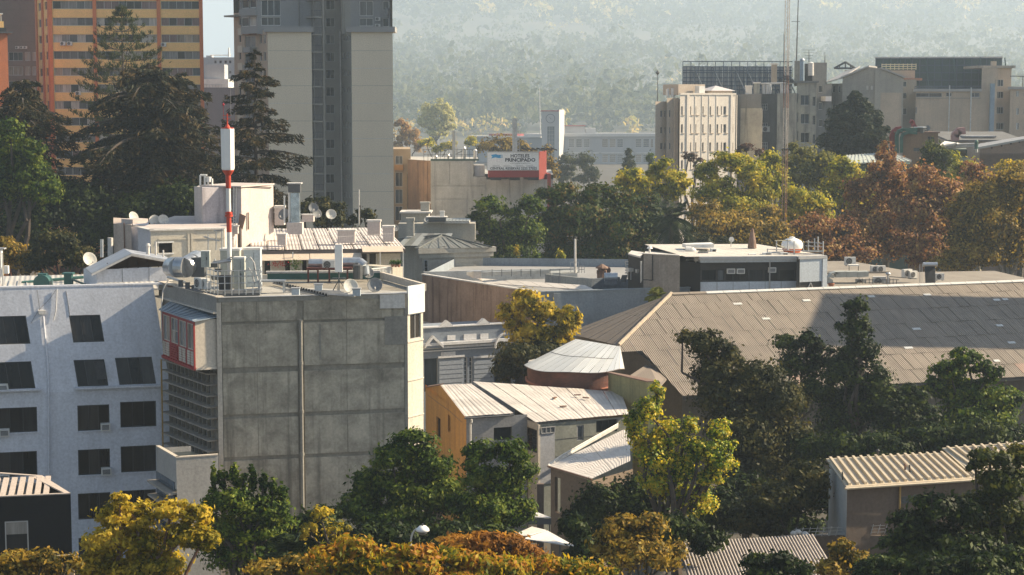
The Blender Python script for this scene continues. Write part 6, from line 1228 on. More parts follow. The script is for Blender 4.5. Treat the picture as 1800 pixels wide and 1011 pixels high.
Fm = Fac.pts(XY(958, depth_at(484, ZA + .1), 500), XY(1040, depth_at(492, ZA + .1), 500)); Fm2 = Fac.pts((Fm.B.x, Fm.B.y), XY(1090, depth_at(489, ZA + .1), 500)); Fm3 = Fac.pts((Fm2.B.x, Fm2.B.y), XY(1222, depth_at(492, ZA + .1), 500))
LEAD = plaster('lead_parapet', (.34, .35, .33), (.15, .17, .2), .5, .8, .8, .6); LEADB = plaster('lead_parapet_blue', (.13, .16, .2), (.07, .08, .1), .4, .8, .8, .5)
mk('inner_parapet', Fm.box(MB(), 0, Fm.L, ZA - .9, ZA + .2, -.25, 0), LEAD, T); mk('inner_parapet', Fm2.box(MB(), 0, Fm2.L, ZA - .9, ZA + .2, -.25, 0), LEADB, T); mk('inner_parapet', Fm3.box(MB(), .0, Fm3.L, ZA - .9, ZA + .0, -.25, 0), LEADB, T)
mk('upper_parapet', MB().slab([onz(960, 483, ZA + .2), onz(1017, 480, ZA + .2), onz(1017, 476, ZA + .2), onz(958, 479, ZA + .2)], (0, 0, .12)), LEAD, T)
for i in range(8): x = 865 + i * 17; mk('panel_seam', MB().rbox(P(x, 486, 183), .06, .1, .75), DGREY, T)
p = P(835, 489, 184); Td = thing('duct_transition', 'flared metal duct box on the back parapet of the store roof', 'duct', p); mk('box', MB().rbox((p.x + .25, p.y, p.z), .8, .7, .75), GALV, Td); mk('flare', MB().hexa([(p.x - .15, p.y - .35, p.z), (p.x - .15, p.y + .35, p.z), (p.x - .85, p.y + .2, p.z + .35), (p.x - .85, p.y - .2, p.z + .35)], [(p.x - .15, p.y - .35, p.z + .75), (p.x - .15, p.y + .35, p.z + .75), (p.x - .85, p.y + .2, p.z + .65), (p.x - .85, p.y - .2, p.z + .65)]), GALV, Td)
T = thing('long_duct', 'long low pale duct with joints along the store back parapet', 'duct', P(900, 484, 183))
for i in range(7): mk('section', MB().slab([P(848 + i * 17, 485 - i * .6, 183), P(864 + i * 17, 484.4 - i * .6, 183), P(864 + i * 17, 478 - i * .6, 183), P(848 + i * 17, 478.6 - i * .6, 183)], (0, .6, 0)), paint('dusty_steel', (.42, .43, .42), .5, .4, .25), T)
T = thing('roof_pole', 'tall white pole beside a small access cage on the store roof', 'pole', P(1011, 480, 186)); mk('pole', MB().tube(P(1011, 480, 186), P(1011, 420, 186), .14, .1, 8), TREADW, T)
mb = MB()
for (a, b, c, d) in ((1003, 1017, 461, 478), (1018, 1027, 468, 480)):
    for x in (a, (a + b) / 2, b): mb.tube(P(x, d, 185), P(x, c, 185), .04, None, 4)
    for y in (c, (c + d) / 2): mb.tube(P(a, y, 185), P(b, y, 185), .04, None, 4)
tag(mk('access_cage', mb, ALU, None, P(1012, 478, 185)), 'small two part tubular cage at the foot of the white pole', 'railing')
p = P(1058, 489, 182); T = thing('roof_ventilator', 'brown octagonal ventilator with a pyramid cap beside a round fan', 'vent', p); mk('body', MB().lathe(p, [(.0, 0), (.5, 0), (.5, .8), (.42, .82), (.42, 1.0)], 8), RUST, T); mk('cap', MB().lathe((p.x, p.y, p.z + 1.0), [(.66, 0), (.6, .12), (.12, .42), (0, .42)], 8), RUST, T)
for i in range(8): a = i * .785; mk('louvre', MB().rbox((p.x + .5 * math.cos(a), p.y + .5 * math.sin(a), p.z + .45), .06, .06, .35), BLACKP, T)
p = P(1067, 475, 182.5); tag(mk('round_fan', MB().tube((p.x, p.y - .15, p.z), (p.x, p.y + .15, p.z), .38, None, 18), RUST, None, p), 'round brown fan disc touching the ventilator', 'fan')
p = P(1072, 487, 178); T = thing('curved_hood', 'quarter round metal hood on the blue store parapet', 'duct', p); mk('hood', MB().tube((p.x - .55, p.y, p.z), (p.x + .75, p.y, p.z), .42, None, 16), GALV, T); mk('flank', MB().rbox((p.x + .1, p.y, p.z - .7), 1.2, .7, .6), LEADB, T)
for x, y, q in ((1109, 492, 'spotlight on a stalk between the dark hood and the party wall'), (1123, 494, 'white box camera housing on the store roof')):
    p = P(x, y, 176); Tq = thing('floodlight', q, 'light', p); mk('stalk', MB().tube(p, (p.x, p.y, p.z + .9), .05, None, 6), ALU, Tq); mk('head', MB().rbox((p.x - .05, p.y, p.z + .8), .5, .35, .35, .4), TREADW, Tq)
mk('dark_hatch', MB().slab([P(1090, 496, 175), P(1100, 497, 175), P(1103, 484, 176), P(1094, 484, 176)], (0, .4, 0)), BLACKP); tag(bpy.data.objects['dark_hatch'], 'black open hatch on the store roof', 'hatch')
# ---- black and white penthouse
D0 = 172
BKW = plaster('black_cladding', (.03, .028, .027), (.05, .045, .04), .3, .6, .3); GCN = plaster('rough_grey_wall', (.23, .205, .185), (.4, .37, .33), .5, .95, 1.0, .8); WPN = plaster('white_blue_panel', (.5, .56, .62), (.3, .32, .35), .2, .6, .7)
T = th('rooftop_office', 'black and white rooftop office with a long window band and cluttered roof', 'building', 1300, D0)
zr = Z(456, D0); F = Fac(1231, D0, 1400, D0 + 1, 480); zb = Z(515, D0)
hs = [rect(F, 1233 + a, 1233 + b, 474, 494) for a, b in ((0, 26), (28, 40), (42, 82), (84, 108), (110, 135), (137, 165))]
wall(T, F, 9, zr, hs, BKW, .25)
for h, n in zip(hs, (1, 1, 3, 1, 1, 1)): window(T, F, *h, n=n, fm=BLKF, mats=[G_DARK, BRG2, G_MID], rec=.12, fw=.07, split=True)
part_box(T, 'white_dado', F, 0, F.L, 9, F.z(495, 1300), 0, .25, WPN)
for i in range(1, 6): part_box(T, 'panel_seam', F, F.L * i / 6, F.L * i / 6 + .03, 9, F.z(495, 1300), .25, .27, DGREY)
part_box(T, 'eave', F, -.2, F.L, zr - .05, zr + .28, -.2, .7, ALU); part_box(T, 'gutter', F, -.1, F.L - .1, zr - .28, zr - .06, .3, .5, WPN)
F2 = Fac(1400, D0 - .5, 1451, D0 + 1, 480); wall(T, F2, 9, F2.z(451, 1425), [], BKW, name='side_wing'); part_box(T, 'light_panel', F2, F2.s(1404), F2.s(1443), F2.z(495, 1425), F2.z(455, 1425), .0, .12, WPN); part_box(T, 'corner_post', F2, F2.s(1443.5), F2.L + .05, 9, F2.z(451.5, 1445), 0, .2, WPN); part_box(T, 'top_band', F2, F2.s(1401), F2.L, F2.z(455, 1425), F2.z(450, 1425), -.2, .22, ALU)
mk('brace', MB().tube(F2.pt(F2.s(1419), F2.z(507, 1419), .1), F2.pt(F2.s(1423.5), F2.z(497, 1423), .1), .05, None, 5), ALU, T); mk('brace', MB().tube(F2.pt(F2.s(1428), F2.z(507, 1428), .1), F2.pt(F2.s(1424), F2.z(497, 1423), .1), .05, None, 5), ALU, T)
mk('conduit', MB().tube(F.pt(F.s(1352), 9.5, .35), F.pt(F.s(1351), zr + .1, .35), .06, None, 6), ALU, T); mk('conduit', MB().tube(F2.pt(F2.s(1402), 9.5, .3), F2.pt(F2.s(1401), zr + .1, .3), .05, None, 6), BLACKP, T)
Fg = Fac(1195, D0 + 3, 1231.5, D0, 480); wall(T, Fg, 9, Fg.z(461, 1210), [], BKW); Fh_ = Fac(1131, D0 + 1, 1195, D0 - 1, 480); wall(T, Fh_, 9, Fh_.z(448, 1160), [], GCN, name='grey_wall'); Fi = Fac(1104, D0 + 6, 1131, D0 + 3, 480); wall(T, Fi, 9, Fi.z(449, 1120), [], BKW)
mk('cable', MB().path([Fh_.pt(Fh_.s(1147), Z(y, D0), .06) for y in (449, 470, 494)] + [P(1138, 492, 171), P(1130, 492, 171), P(1126, 500, 171)], .05, 5), BLACKP, T); mk('downpipe', MB().tube(P(1127, 497, D0), P(1127, 459, D0), .09, None, 8), ALU, T)
mk('grey_wall_cap', Fh_.box(MB(), -.1, Fh_.L, Fh_.z(448, 1160), Fh_.z(446.5, 1160), -.5, .1), TREADW, T); mk('canopy', MB().slab([P(1104, 448, D0 + 5), P(1126, 454, D0 + 1), P(1131, 446, D0 + 6), P(1110, 443, D0 + 10)], (0, 0, .15)), TREADW, T)
WR = plaster('white_roof', (.6, .56, .5), (.35, .3, .26), .3, .7, .1); c0, c1, c2, c3 = F.pt(-1.5, zr + .25, .3), F2.pt(F2.L, zr + .25, .2), F2.pt(F2.L + 1, zr + .4, -13), F.pt(-3, zr + .4, -13)
for i in range(12):
    a, b = i / 12, (i + .97) / 12; mk('roof_sheet', MB().slab([c0.lerp(c1, a), c0.lerp(c1, b), c3.lerp(c2, b), c3.lerp(c2, a)], (0, 0, .05)), WR, T)
mk('grey_roof', MB().poly([P(1131, 447, D0 + 1), P(1196, 450, D0 - 1), P(1200, 443, D0 + 10), P(1135, 441, D0 + 12)]), WR, T)
mk('back_wall', MB().poly([(c3.x, c3.y, 9), (c2.x, c2.y, 9), (c2.x, c2.y, zr + .5), (c3.x, c3.y, zr + .5)]).poly([(c1.x, c1.y, 9), (c2.x, c2.y, 9), (c2.x, c2.y, zr + .5), (c1.x, c1.y, zr + .3)]), BKW, T)
for r in ((1277, 1291, 472, 481, 'white box air conditioner in the office window band, left one'), (1294, 1308, 472, 481, 'white box air conditioner beside the left one in the window band'), (1350, 1363, 470, 479, 'window air conditioner by the conduit on the office front')): window_ac(F, *r)
RD = paint('grey_green_duct', (.36, .38, .34), .5, .3, .25)
def duct_run(lab, pts, w, D, m=RD, name='roof_duct'):
    T = thing(name, lab, 'duct', P(*pts[0], D)); k = D / FPX
    for a, b in zip(pts, pts[1:]):
        A_, B_ = P(*a, D), P(*b, D); h = w * k; mk('section', MB().slab([A_, B_, B_ + Vector((0, 0, h)), A_ + Vector((0, 0, h))], (0, h * 1.2, 0)), m, T)
    return T
duct_run('long flat duct crossing the back of the office roof', [(1168, 441), (1215, 440), (1270, 437), (1330, 438)], 5, D0 + 12)
duct_run('thin pipe duct continuing right along the office roof', [(1331, 440), (1380, 444), (1446, 443)], 3, D0 + 11)
T = thing('duct_elbow', 'rounded white duct bending down onto the office roof', 'duct', P(1222, 452, D0 + 4)); mk('pipe', MB().path([P(x, y, D0 + 5) for x, y in ((1205, 438), (1215, 438.5), (1221, 443), (1222, 453))], .28, 12), WHITEP, T)
mb = MB().slab([P(1199, 434, D0 + 8), P(1250, 432, D0 + 8), P(1255, 435.5, D0 + 6), P(1206, 436, D0 + 6)], (0, 0, .35)); tag(mk('flat_canopy', mb, WHITEP, None, P(1225, 436, D0 + 7)), 'white flat canopy slab over the roof ducts', 'canopy')
for x, y, w, h, Y, q in ((1229, 459, 17, 10, D0 + 1, 'boxy evaporative cooler at the left corner of the office roof'), (1253.5, 449.5, 10, 13, D0 + 5, 'upright cooler box standing mid roof left'), (1322, 456, 13, 10, D0 + 2, 'cooler box, leftmost of the three at the office roof edge'), (1348, 454, 15, 10, D0 + 2, 'louvred cooler box, middle of three at the roof edge'), (1378, 454, 13, 10, D0 + 2, 'cooler box with dark face, rightmost of three at the roof edge')):
    p = P(x, y, Y); k = Y / FPX; Tq = thing('cooler_box', q, 'air conditioner', p); mk('body', MB().rbox(p, w * k, .8, h * k), WHITEP, Tq); mk('grille', MB().rbox((p.x + w * k * .1, p.y - .41, p.z + .08), w * k * .55, .02, h * k * .75), BLACKP, Tq)
    for i in range(3): mk('foot', MB().rbox((p.x + (i - 1) * w * k * .35, p.y, p.z - .12), .08, .5, .12), ALU, Tq)
for x, y, q in ((1213, 451, 'dark tilted glass hatch left on the office roof'), (1236, 446, 'dark tilted glass hatch behind the elbow duct'), (1215, 458, 'crumpled silver sheet at the left end of the office roof')):
    tag(mk('roof_hatch', MB().slab([P(x - 9, y, D0 + 3), P(x + 9, y, D0 + 3), P(x + 7, y - 4, D0 + 6), P(x - 6, y - 4, D0 + 6)], (0, 0, .12)), G_BLUE if 'glass' in q else GALV, None, P(x, y, D0 + 3)), q, 'hatch')
tag(mk('stack_spire', MB().lathe(P(1322, 436, D0 + 8), [(.45, 0), (.35, .8), (.12, 1.9), (0, 2.0)], 10), RUST, None, P(1322, 436, D0 + 8)), 'dark pointed cone chimney on the office roof', 'chimney')
T = thing('roof_vent', 'white mushroom vent on the grey office wall', 'vent', P(1142, 446, D0 + 5)); mk('stem', MB().tube(P(1142, 446, D0 + 5), P(1142, 437, D0 + 5), .1, None, 8), WHITEP, T); mk('cap', MB().lathe(P(1142, 437, D0 + 5), [(.3, 0), (.18, .2), (0, .25)], 12), WHITEP, T)
T = thing('lamp_disc', 'small round white dish on a stalk above the office roof', 'antenna', P(1285, 440, D0 + 10)); mk('stalk', MB().tube(P(1285, 440, D0 + 10), P(1285, 422, D0 + 10), .05, None, 6), ALU, T); q_ = P(1286, 421, D0 + 10); mk('disc', MB().tube(q_, q_ + Vector((0, .08, 0)), .26, None, 16), WHITEP, T)
# tank with orange base
p = P(1392, 447, D0 + 4); T = thing('water_tank', 'white round water tank with an orange base on the office roof', 'tank', p); r = 1.0
prof = lambda a, b: [(r * math.cos(t) ** .6, r * .78 * math.sin(t) * 1.0) for t in np.linspace(a, b, 9)]
mk('base', MB().lathe((p.x, p.y, p.z + .8), [(0, -.8), (.55, -.8), (.72, -.72), (.98, -.22)], 24), paint('orange_plastic', (.55, .12, .03), .5), T, smooth=True); mk('body', MB().lathe((p.x, p.y, p.z + .8), [(.98, -.22), (1.04, -.05), (1.04, .22), (.9, .5), (.5, .72), (.2, .78)], 24), DR, T, smooth=True); mk('lid', MB().lathe((p.x, p.y, p.z + 1.55), [(.28, 0), (.28, .12), (.0, .18)], 14), DR, T)
T = thing('roof_scaffold', 'tubular scaffold rail frame around the orange and white tank', 'railing', P(1400, 450, D0 + 3)); mb = MB()
for x, y0, y1 in ((1349, 452, 437), (1365, 424, 442), (1396, 455, 424), (1421, 443, 422), (1432, 440, 419), (1447, 453, 424), (1438, 440, 416), (1412, 443, 424), (1385, 440, 421)): mk('post', MB().tube(P(x, y0, D0 + 2), P(x, y1, D0 + 2), .06, None, 6), ALU, T)
for a, b in (((1349, 438), (1447, 443)), ((1349, 444), (1447, 447)), ((1416, 425), (1447, 428)), ((1362, 423), (1390, 423)), ((1416, 432), (1447, 434)), ((1365, 430), (1380, 436))): mk('rail', MB().tube(P(*a, D0 + 2), P(*b, D0 + 2), .045, None, 6), YR if b[0] < 1440 else ALU, T)
T = thing('striped_ladder', 'short pale ladder of slats standing before the dark trees', 'ladder', P(1102, 485, D0 + 6))
for i in range(5): mk('slat', MB().rbox(P(1102, 481 - i * 5, D0 + 6), .38, .06, .12), TREADW, T)
mk('post', MB().tube(P(1104, 490, D0 + 6), P(1099, 460, D0 + 6), .04, None, 6), TREADW, T)
# ---- cluttered low roof to the right
T = th('cluttered_roof_building', 'low building with air conditioners and ducts scattered on its pale roof', 'building', 1560, 185)
zc = Z(503, 184); F = Fac(1452, 182, 1850, 186, 500); wall(T, F, 0, zc, [], RCA); mk('roof', MB().poly([F.pt(0, zc), F.pt(F.L, zc), F.pt(F.L, zc + .1, -14), F.pt(F.s(1700), zc + .1, -14), F.pt(F.s(1640), zc + .5, -24), F.pt(0, zc + .5, -26)]), plaster('pale_dusty_roof', (.27, .24, .2), (.13, .11, .1), .5, .9, .1, .3), T)
mk('side_wall', MB().poly([F.pt(0, 0), F.pt(0, 0, -26), F.pt(0, zc + .5, -26), F.pt(0, zc)]), RCA, T)
part_box(T, 'raised_roof', F, F.s(1460), F.s(1640), zc, zc + .4, -22, -12, plaster('pale_dusty_roof', (.27, .24, .2), (.13, .11, .1), .5, .9, .1, .3))
T = thing('curved_duct', 'long pale curved duct lying on the cluttered roof beside the office', 'duct', P(1490, 495, 186)); PD = paint('pale_duct', (.45, .46, .42), .5, .2, .2)
pts = [(1456, 500), (1457, 488), (1461, 481), (1469, 478)]
for a, b in zip(pts, pts[1:]): mk('bend', MB().slab([P(*a, 186), P(*b, 186), P(b[0] + 7, b[1] + 4, 186), P(a[0] + 9, a[1] + 1, 186)], (0, 1.2, 0)), PD, T)
for i in range(3): mk('section', MB().slab([P(1469 + i * 19.5, 478, 186), P(1488 + i * 19.5, 477.5, 186), P(1488 + i * 19.5, 487.5 - i * .6, 186), P(1469 + i * 19.5, 488, 186)], (0, 1.2, 0)), PD, T)
for px, py, s, rz, q in ((1545, 503, 1.6, 0, 'large condenser with a dark round fan at the ridge'), (1512, 503, 1.2, 0, 'half hidden condenser left of the large one'), (1538, 479, 1.2, .3, 'left of a pair of condensers on stands mid roof'), (1548, 479, 1.2, .3, 'right of a pair of condensers on stands mid roof'), (1594, 487, 1.3, .5, 'pale condenser at the roof right of the pair'), (1604, 489, 1.2, .5, 'dark blue sided condenser next to the pale one'), (1651, 492, 1.1, .2, 'lone condenser right of the solar heater'), (1494, 466, 1.4, 0, 'condenser at the far back of the cluttered roof')): AC.put(P(px, py, 187 if py > 485 else 196), rz, s, q)
T = thing('table_frame', 'small white topped frame at the back of the cluttered roof', 'stand', P(1500, 478, 195)); mk('top', MB().rbox(P(1500, 467, 195), 1.1, 1, .12), WHITEP, T)
for dx in (-.5, .5): mk('leg', MB().rbox((P(1500, 476, 195).x + dx, 194.8, P(1500, 477, 195).z), .06, .06, .6), DGREY, T)
mb = MB()
for i in range(12): mb.tube(P(1510 + i * 6, 502, 186), P(1510 + i * 6, 489 + (i % 3), 186), .04, None, 4)
mb.tube(P(1505, 492, 186), P(1580, 492, 186), .05, None, 4).tube(P(1560, 486, 186), P(1610, 490, 186), .05, None, 4); tag(mk('pipework', mb, DGREY, None, P(1540, 502, 186)), 'thin dark pipework frame in the middle of the cluttered roof', 'pipework')
T = thing('roof_funnel', 'grey funnel topped vent pipe on the cluttered roof', 'vent', P(1561, 500, 186)); mk('pipe', MB().tube(P(1561, 500, 186), P(1561, 483, 186), .12, None, 8), ALU, T); mk('funnel', MB().lathe(P(1561, 484, 186), [(.12, 0), (.28, .15), (.15, .3), (0, .32)], 12), ALU, T)
T = thing('solar_water_heater', 'silver drum solar water heater on a black panel above the hall ridge', 'solar heater', P(1635, 496, 184)); p = P(1635, 465, 184); mk('drum', MB().tube((p.x - .72, p.y, p.z), (p.x + .72, p.y, p.z), .23, None, 16), GALV, T)
for i in range(9): x = p.x - .5 + i * .12; mk('tube', MB().tube((x, p.y - .1, p.z - .2), (x - .15, p.y - 1.1, Z(496, 184) + .1), .035, None, 6), BLACKP, T)
mk('backboard', MB().slab([(p.x - .55, p.y + .02, p.z - .2), (p.x + .5, p.y + .02, p.z - .2), (p.x + .35, p.y - .95, Z(496, 184)), (p.x - .65, p.y - .95, Z(496, 184))], (0, .05, 0)), BLACKP, T)
for x in (1617, 1621): mk('post', MB().tube(P(x, 497, 184), P(x, 464, 184), .035, None, 6), TREADW, T)
tag(mk('clay_pot', MB().lathe(P(1461, 504, 181), [(.2, 0), (.35, .3), (.3, .35)], 12), plaster('terracotta', (.4, .17, .1), (.2, .1, .08), .3), None, P(1461, 504, 181)), 'small terracotta pot at the corner below the curved duct', 'pot')
# ---- long hall with hipped corrugated roof
ZRG = P(1180, 517, 165).z
RL = P(1180, 517, 165); RR = onz(1800, 494, ZRG); u = (RR - RL).normalized(); w = Vector((u.y, -u.x, 0)); SL = math.radians(24)
v = w * math.cos(SL) - Vector((0, 0, math.sin(SL))); RPL = Plane(RL, RL + u * 5, RL + v * 5)
def uv_(px, py): h = RPL.hit(px, py) - RL; return h.dot(u), h.dot(v)
def ruv(a, b, off=0.0): return RL + u * a + v * b + RPL.n * (off if RPL.n.z > 0 else -off)
T = thing('hipped_hall', 'long hall with a weathered hipped corrugated roof of overlapping sheets', 'hall', (RL.x, RL.y - 8, 0)); HR = sheet('hall_roof_sheet', (.24, .205, .168), .18, .05, 0, .85, (.13, .105, .09), .45); HRP = sheet('hall_roof_pink', (.36, .25, .2), .18, .05, 0, .85, (.13, .1, .09), .4); LT = plaster('translucent_sheet', (.58, .58, .56), (.4, .4, .4), .3)
hc = uv_(1087, 608); nt1 = uv_(1130, 619); nt2 = uv_(1200, 697); ev = uv_(1500, 681)[1]; evr = nt2[1]
row = [0, 1.75, 4.3, 6.85, 9.4, 11.95, 14.5, 17.05, 19.6]
umax = (RR - RL).length * 1.28; cwid = 1.06
rnd = random.Random(12)
for j in range(len(row) - 1):
    v0, v1 = row[j], row[j + 1] + .1
    if v0 > evr: break
    v1 = min(v1, evr); i0 = int(-14 / cwid) - 1; sh_ = (j % 2) * .4
    for i in range(i0, int(umax / cwid)):
        a0, a1 = i * cwid + sh_, (i + 1) * cwid + sh_ - .03
        # wider joined sheets now and then
        pl = [(a0, v0), (a1, v0), (a1, v1), (a0, v1)]
        pl = clip(pl, -1, hc[0] / hc[1], 0)                      # right of the hip line
        if v0 >= nt1[1] - .4:
            du, dv = nt2[0] - nt1[0], nt2[1] - nt1[1]; pl = clip(pl, -dv, du, -dv * nt1[0] + du * nt1[1]) if pl else pl
        if len(pl) < 3: continue
        off = .02 + .012 * ((i + 2 * j) % 3) + rnd.uniform(0, .015)
        pts = [ruv(a, b, off + .03 * (b - v0) / 2.5) for a, b in pl]
        o = mk('roof_sheet', MB().poly(pts, [(a, b) for a, b in pl]), HRP if rnd.random() < .015 else HR, T)
for x, y, wd in ((1416, 528, 18), (1530, 521, 16), (1628, 518, 18), (1609, 578, 20), (1750, 527, 17), (1765, 526, 14), (1595, 611, 20), (1755, 572, 17), (1534, 612, 16), (1295, 534, 20), (1345, 560, 19), (1776, 602, 18), (1750, 634, 14)):
    a, b = uv_(x, y); mk('patch_strip', MB().slab([ruv(a - wd / 48, b, .09), ruv(a + wd / 48, b, .09), ruv(a + wd / 48, b + .35, .09), ruv(a - wd / 48, b + .35, .09)], (0, 0, .02)), LT, T)
for i in range(28):
    a0, a1 = i * umax / 28, (i + .97) * umax / 28; mk('ridge_cap', MB().slab([ruv(a0, -.02, .1), ruv(a1, -.02, .1), ruv(a1, .36, .1), ruv(a0, .36, .1)], (0, 0, .05)), LT if i > 1 else HR, T)
for i in range(10):
    a, b = (Vector((RL.x, RL.y, RL.z)).lerp(ruv(hc[0], hc[1]), i / 10), RL.lerp(ruv(hc[0], hc[1]), (i + .95) / 10)); mk('hip_cap', MB().tube(a + Vector((0, 0, .08)), b + Vector((0, 0, .04)), .17, None, 6), plaster('hip_mortar', (.48, .4, .3), (.25, .2, .15), .4), T)
HC_ = ruv(hc[0], hc[1]); BC = onz(994, 586, HC_.z); HP = Plane(RL, HC_, BC); ed = (BC - HC_); el = ed.length; ed.normalize(); HR2 = sheet('hip_end_sheet_shaded', (.2, .165, .135), .18, .05, 0, .85, (.1, .085, .075), .4)  # darker copy of the hall sheet, hip end shade put into its colour
nh = 9
for i in range(nh):
    for r_ in range(2):
        f0, f1 = (0, .52) if r_ == 0 else (.52, 1.0)
        A_, B_ = HC_.lerp(BC, i / nh + .003), HC_.lerp(BC, (i + 1) / nh - .003); ap_ = RL
        q = [A_.lerp(ap_, f0), B_.lerp(ap_, f0), B_.lerp(ap_, f1), A_.lerp(ap_, f1)]; q = [x + Vector((0, 0, .02 + .01 * ((i + r_) % 3))) for x in q]
        mk('roof_sheet', MB().poly(q, [(p.dot(ed), (p - RL).length) for p in q]), HR2, T)
# rear slope and walls
Rb = RL + u * umax; rear = Vector((-u.y, u.x, 0)) * 15 - Vector((0, 0, 6.7)); mk('rear_slope', MB().poly([RL, Rb, Rb + rear, RL + rear - u * 8], [(0, 0), (40, 0), (40, 15), (0, 15)]), HR, T)
ez = ruv(0, evr - 1.0).z; ew = ruv(nt2[0] + .6, evr - 1.6); er = ruv(umax, evr - 1.6); DKW = plaster('hall_wall', (.13, .11, .09), (.06, .05, .045), .5)
mk('wall', MB().poly([(ew.x, ew.y, 0), (er.x, er.y, 0), (er.x, er.y, ew.z - .1), (ew.x, ew.y, ew.z - .1)]).poly([(ew.x, ew.y, 0), (HC_.x + 1, HC_.y + 1, 0), (HC_.x + 1, HC_.y + 1, HC_.z - .2), (ew.x, ew.y, ew.z)]).poly([(HC_.x + 1, HC_.y + 1, 0), (BC.x + 1, BC.y + .5, 0), (BC.x + 1, BC.y + .5, BC.z - .2), (HC_.x + 1, HC_.y + 1, HC_.z - .2)]), DKW, T)
mk('side_lean_roof', MB().slab([P(1098, 668, 147), P(1160, 682, 143), P(1172, 668, 150), P(1140, 640, 155)], (0, 0, .08)), HR2, T)
mk('fascia', MB().slab([ruv(nt2[0], evr, -.02), ruv(umax, evr, -.02), ruv(umax, evr, -.02) - Vector((0, 0, .25)), ruv(nt2[0], evr, -.02) - Vector((0, 0, .25))], (0, .06, 0)), BLACKP, T)
# ---- brick drum with fan roof
BRICK = bpy.data.materials.new('brickwork'); BRICK.use_nodes = True; t = BRICK.node_tree; b = t.nodes['Principled BSDF']
bt = t.nodes.new('ShaderNodeTexBrick'); bt.inputs['Scale'].default_value = 1.0; bt.inputs['Brick Width'].default_value = .26; bt.inputs['Row Height'].default_value = .09; bt.inputs['Mortar Size'].default_value = .012
bt.inputs['Color1'].default_value = (.24, .075, .045, 1); bt.inputs['Color2'].default_value = (.15, .05, .035, 1); bt.inputs['Mortar'].default_value = (.12, .09, .075, 1); t.links.new(mapped(t, (1, 1, 1), 'UV'), bt.inputs[0])
n1 = noise_tex(t, mapped(t), .9, 6, .7); t.links.new(mixc(t, ramp(t, n1, [(.35, (0, 0, 0)), (.7, (1, 1, 1))]), bt.outputs[0], (.09, .045, .035)), b.inputs['Base Color']); b.inputs['Roughness'].default_value = .9; bump(t, b, bt.outputs[1], -.02, .8)
DC = P(1012, 655, 147); DC.z = 0; DRr = 3.95; zt_ = Z(655, 143.2); zbm = Z(700, 143)
T = thing('brick_drum', 'half round red brick drum under a white fan shaped tin roof', 'brick structure', (DC.x, DC.y, 0)); mb = MB(); nn = 30; a0, a1 = math.radians(172), math.radians(312)
for i in range(nn):
    t0, t1 = a0 + (a1 - a0) * i / nn, a0 + (a1 - a0) * (i + 1) / nn; p0, p1 = (DC.x + DRr * math.cos(t0), DC.y + DRr * math.sin(t0)), (DC.x + DRr * math.cos(t1), DC.y + DRr * math.sin(t1)); s0, s1 = DRr * (t0 - a0), DRr * (t1 - a0)
    mb.poly([(p0[0], p0[1], zbm - 1.5), (p1[0], p1[1], zbm - 1.5), (p1[0], p1[1], zt_), (p0[0], p0[1], zt_)], [(s0, zbm - 1.5), (s1, zbm - 1.5), (s1, zt_), (s0, zt_)])
mk('brick_wall', mb, BRICK, T); FRM = sheet('fan_roof_tin', (.55, .58, .6), .14, .035, .25, .45, (.3, .25, .2), .2); FRS = sheet('fan_roof_smooth', (.58, .61, .63), .9, .0, .25, .45, (.35, .32, .28), .2)
top0, top1 = P(1012, 596, 152.5), P(1090, 609, 150.5); arc = []
for i in range(15):
    t_ = math.radians(176) + (math.radians(325) - math.radians(176)) * i / 14; arc.append(Vector((DC.x + 4.2 * math.cos(t_), DC.y + 4.2 * math.sin(t_), zt_ + .05 + .05 * math.sin(i))))
arc += [P(1098, 648, 148)]
for i in range(15):
    g0, g1 = min(1, max(0, (i / 14 - .1) * 1.35)), min(1, max(0, ((i + .96) / 14 - .1) * 1.35)); e0, e1 = arc[i], arc[i].lerp(arc[i + 1], .97)
    tt0, tt1 = top0.lerp(top1, g0), top0.lerp(top1, g1); L_ = (e1 - e0).length; pts = [e0, e1, tt1, tt0] if (tt1 - tt0).length > .02 else [e0, e1, tt1]
    m0 = [(x.x * .75 + x.y * .2, x.z) for x in pts]
    mid0, mid1 = e0.lerp(tt0, .5), e1.lerp(tt1, .5)
    if (tt1 - tt0).length > .02:
        mk('roof_sheet', MB().poly([e0, e1, mid1, mid0], [(0, 0), (L_, 0), (L_ * .9, 2.5), (L_ * .1, 2.5)]), FRM if i > 6 else FRS, T); up_ = Vector((0, 0, .035)); mk('roof_sheet', MB().poly([mid0 + up_, mid1 + up_, tt1, tt0], [(0, 0), (L_ * .8, 0), (L_ * .6, 2.5), (L_ * .1, 2.5)]), FRM if i > 6 else FRS, T)
    else: mk('roof_sheet', MB().poly(pts, [(0, 0), (L_, 0), (L_ * .5, 4)]), FRS, T)
mk('drip_edge', MB().path([x - Vector((0, 0, .03)) for x in arc], .04, 5), paint('dark_edge', (.1, .07, .06), .7), T)
mk('base_tiles', MB().path([Vector((DC.x + 4.05 * math.cos(a0 + (a1 - a0) * i / 16), DC.y + 4.05 * math.sin(a0 + (a1 - a0) * i / 16), Z(691, 143) + .1 + .5 * abs(i - 11) / 11)) for i in range(17)], .1, 5), paint('brick_flashing', (.32, .11, .06), .8), T)
GRNW = plaster('mossy_green_wall', (.27, .27, .14), (.12, .12, .06), .5, .9, .8, .5)
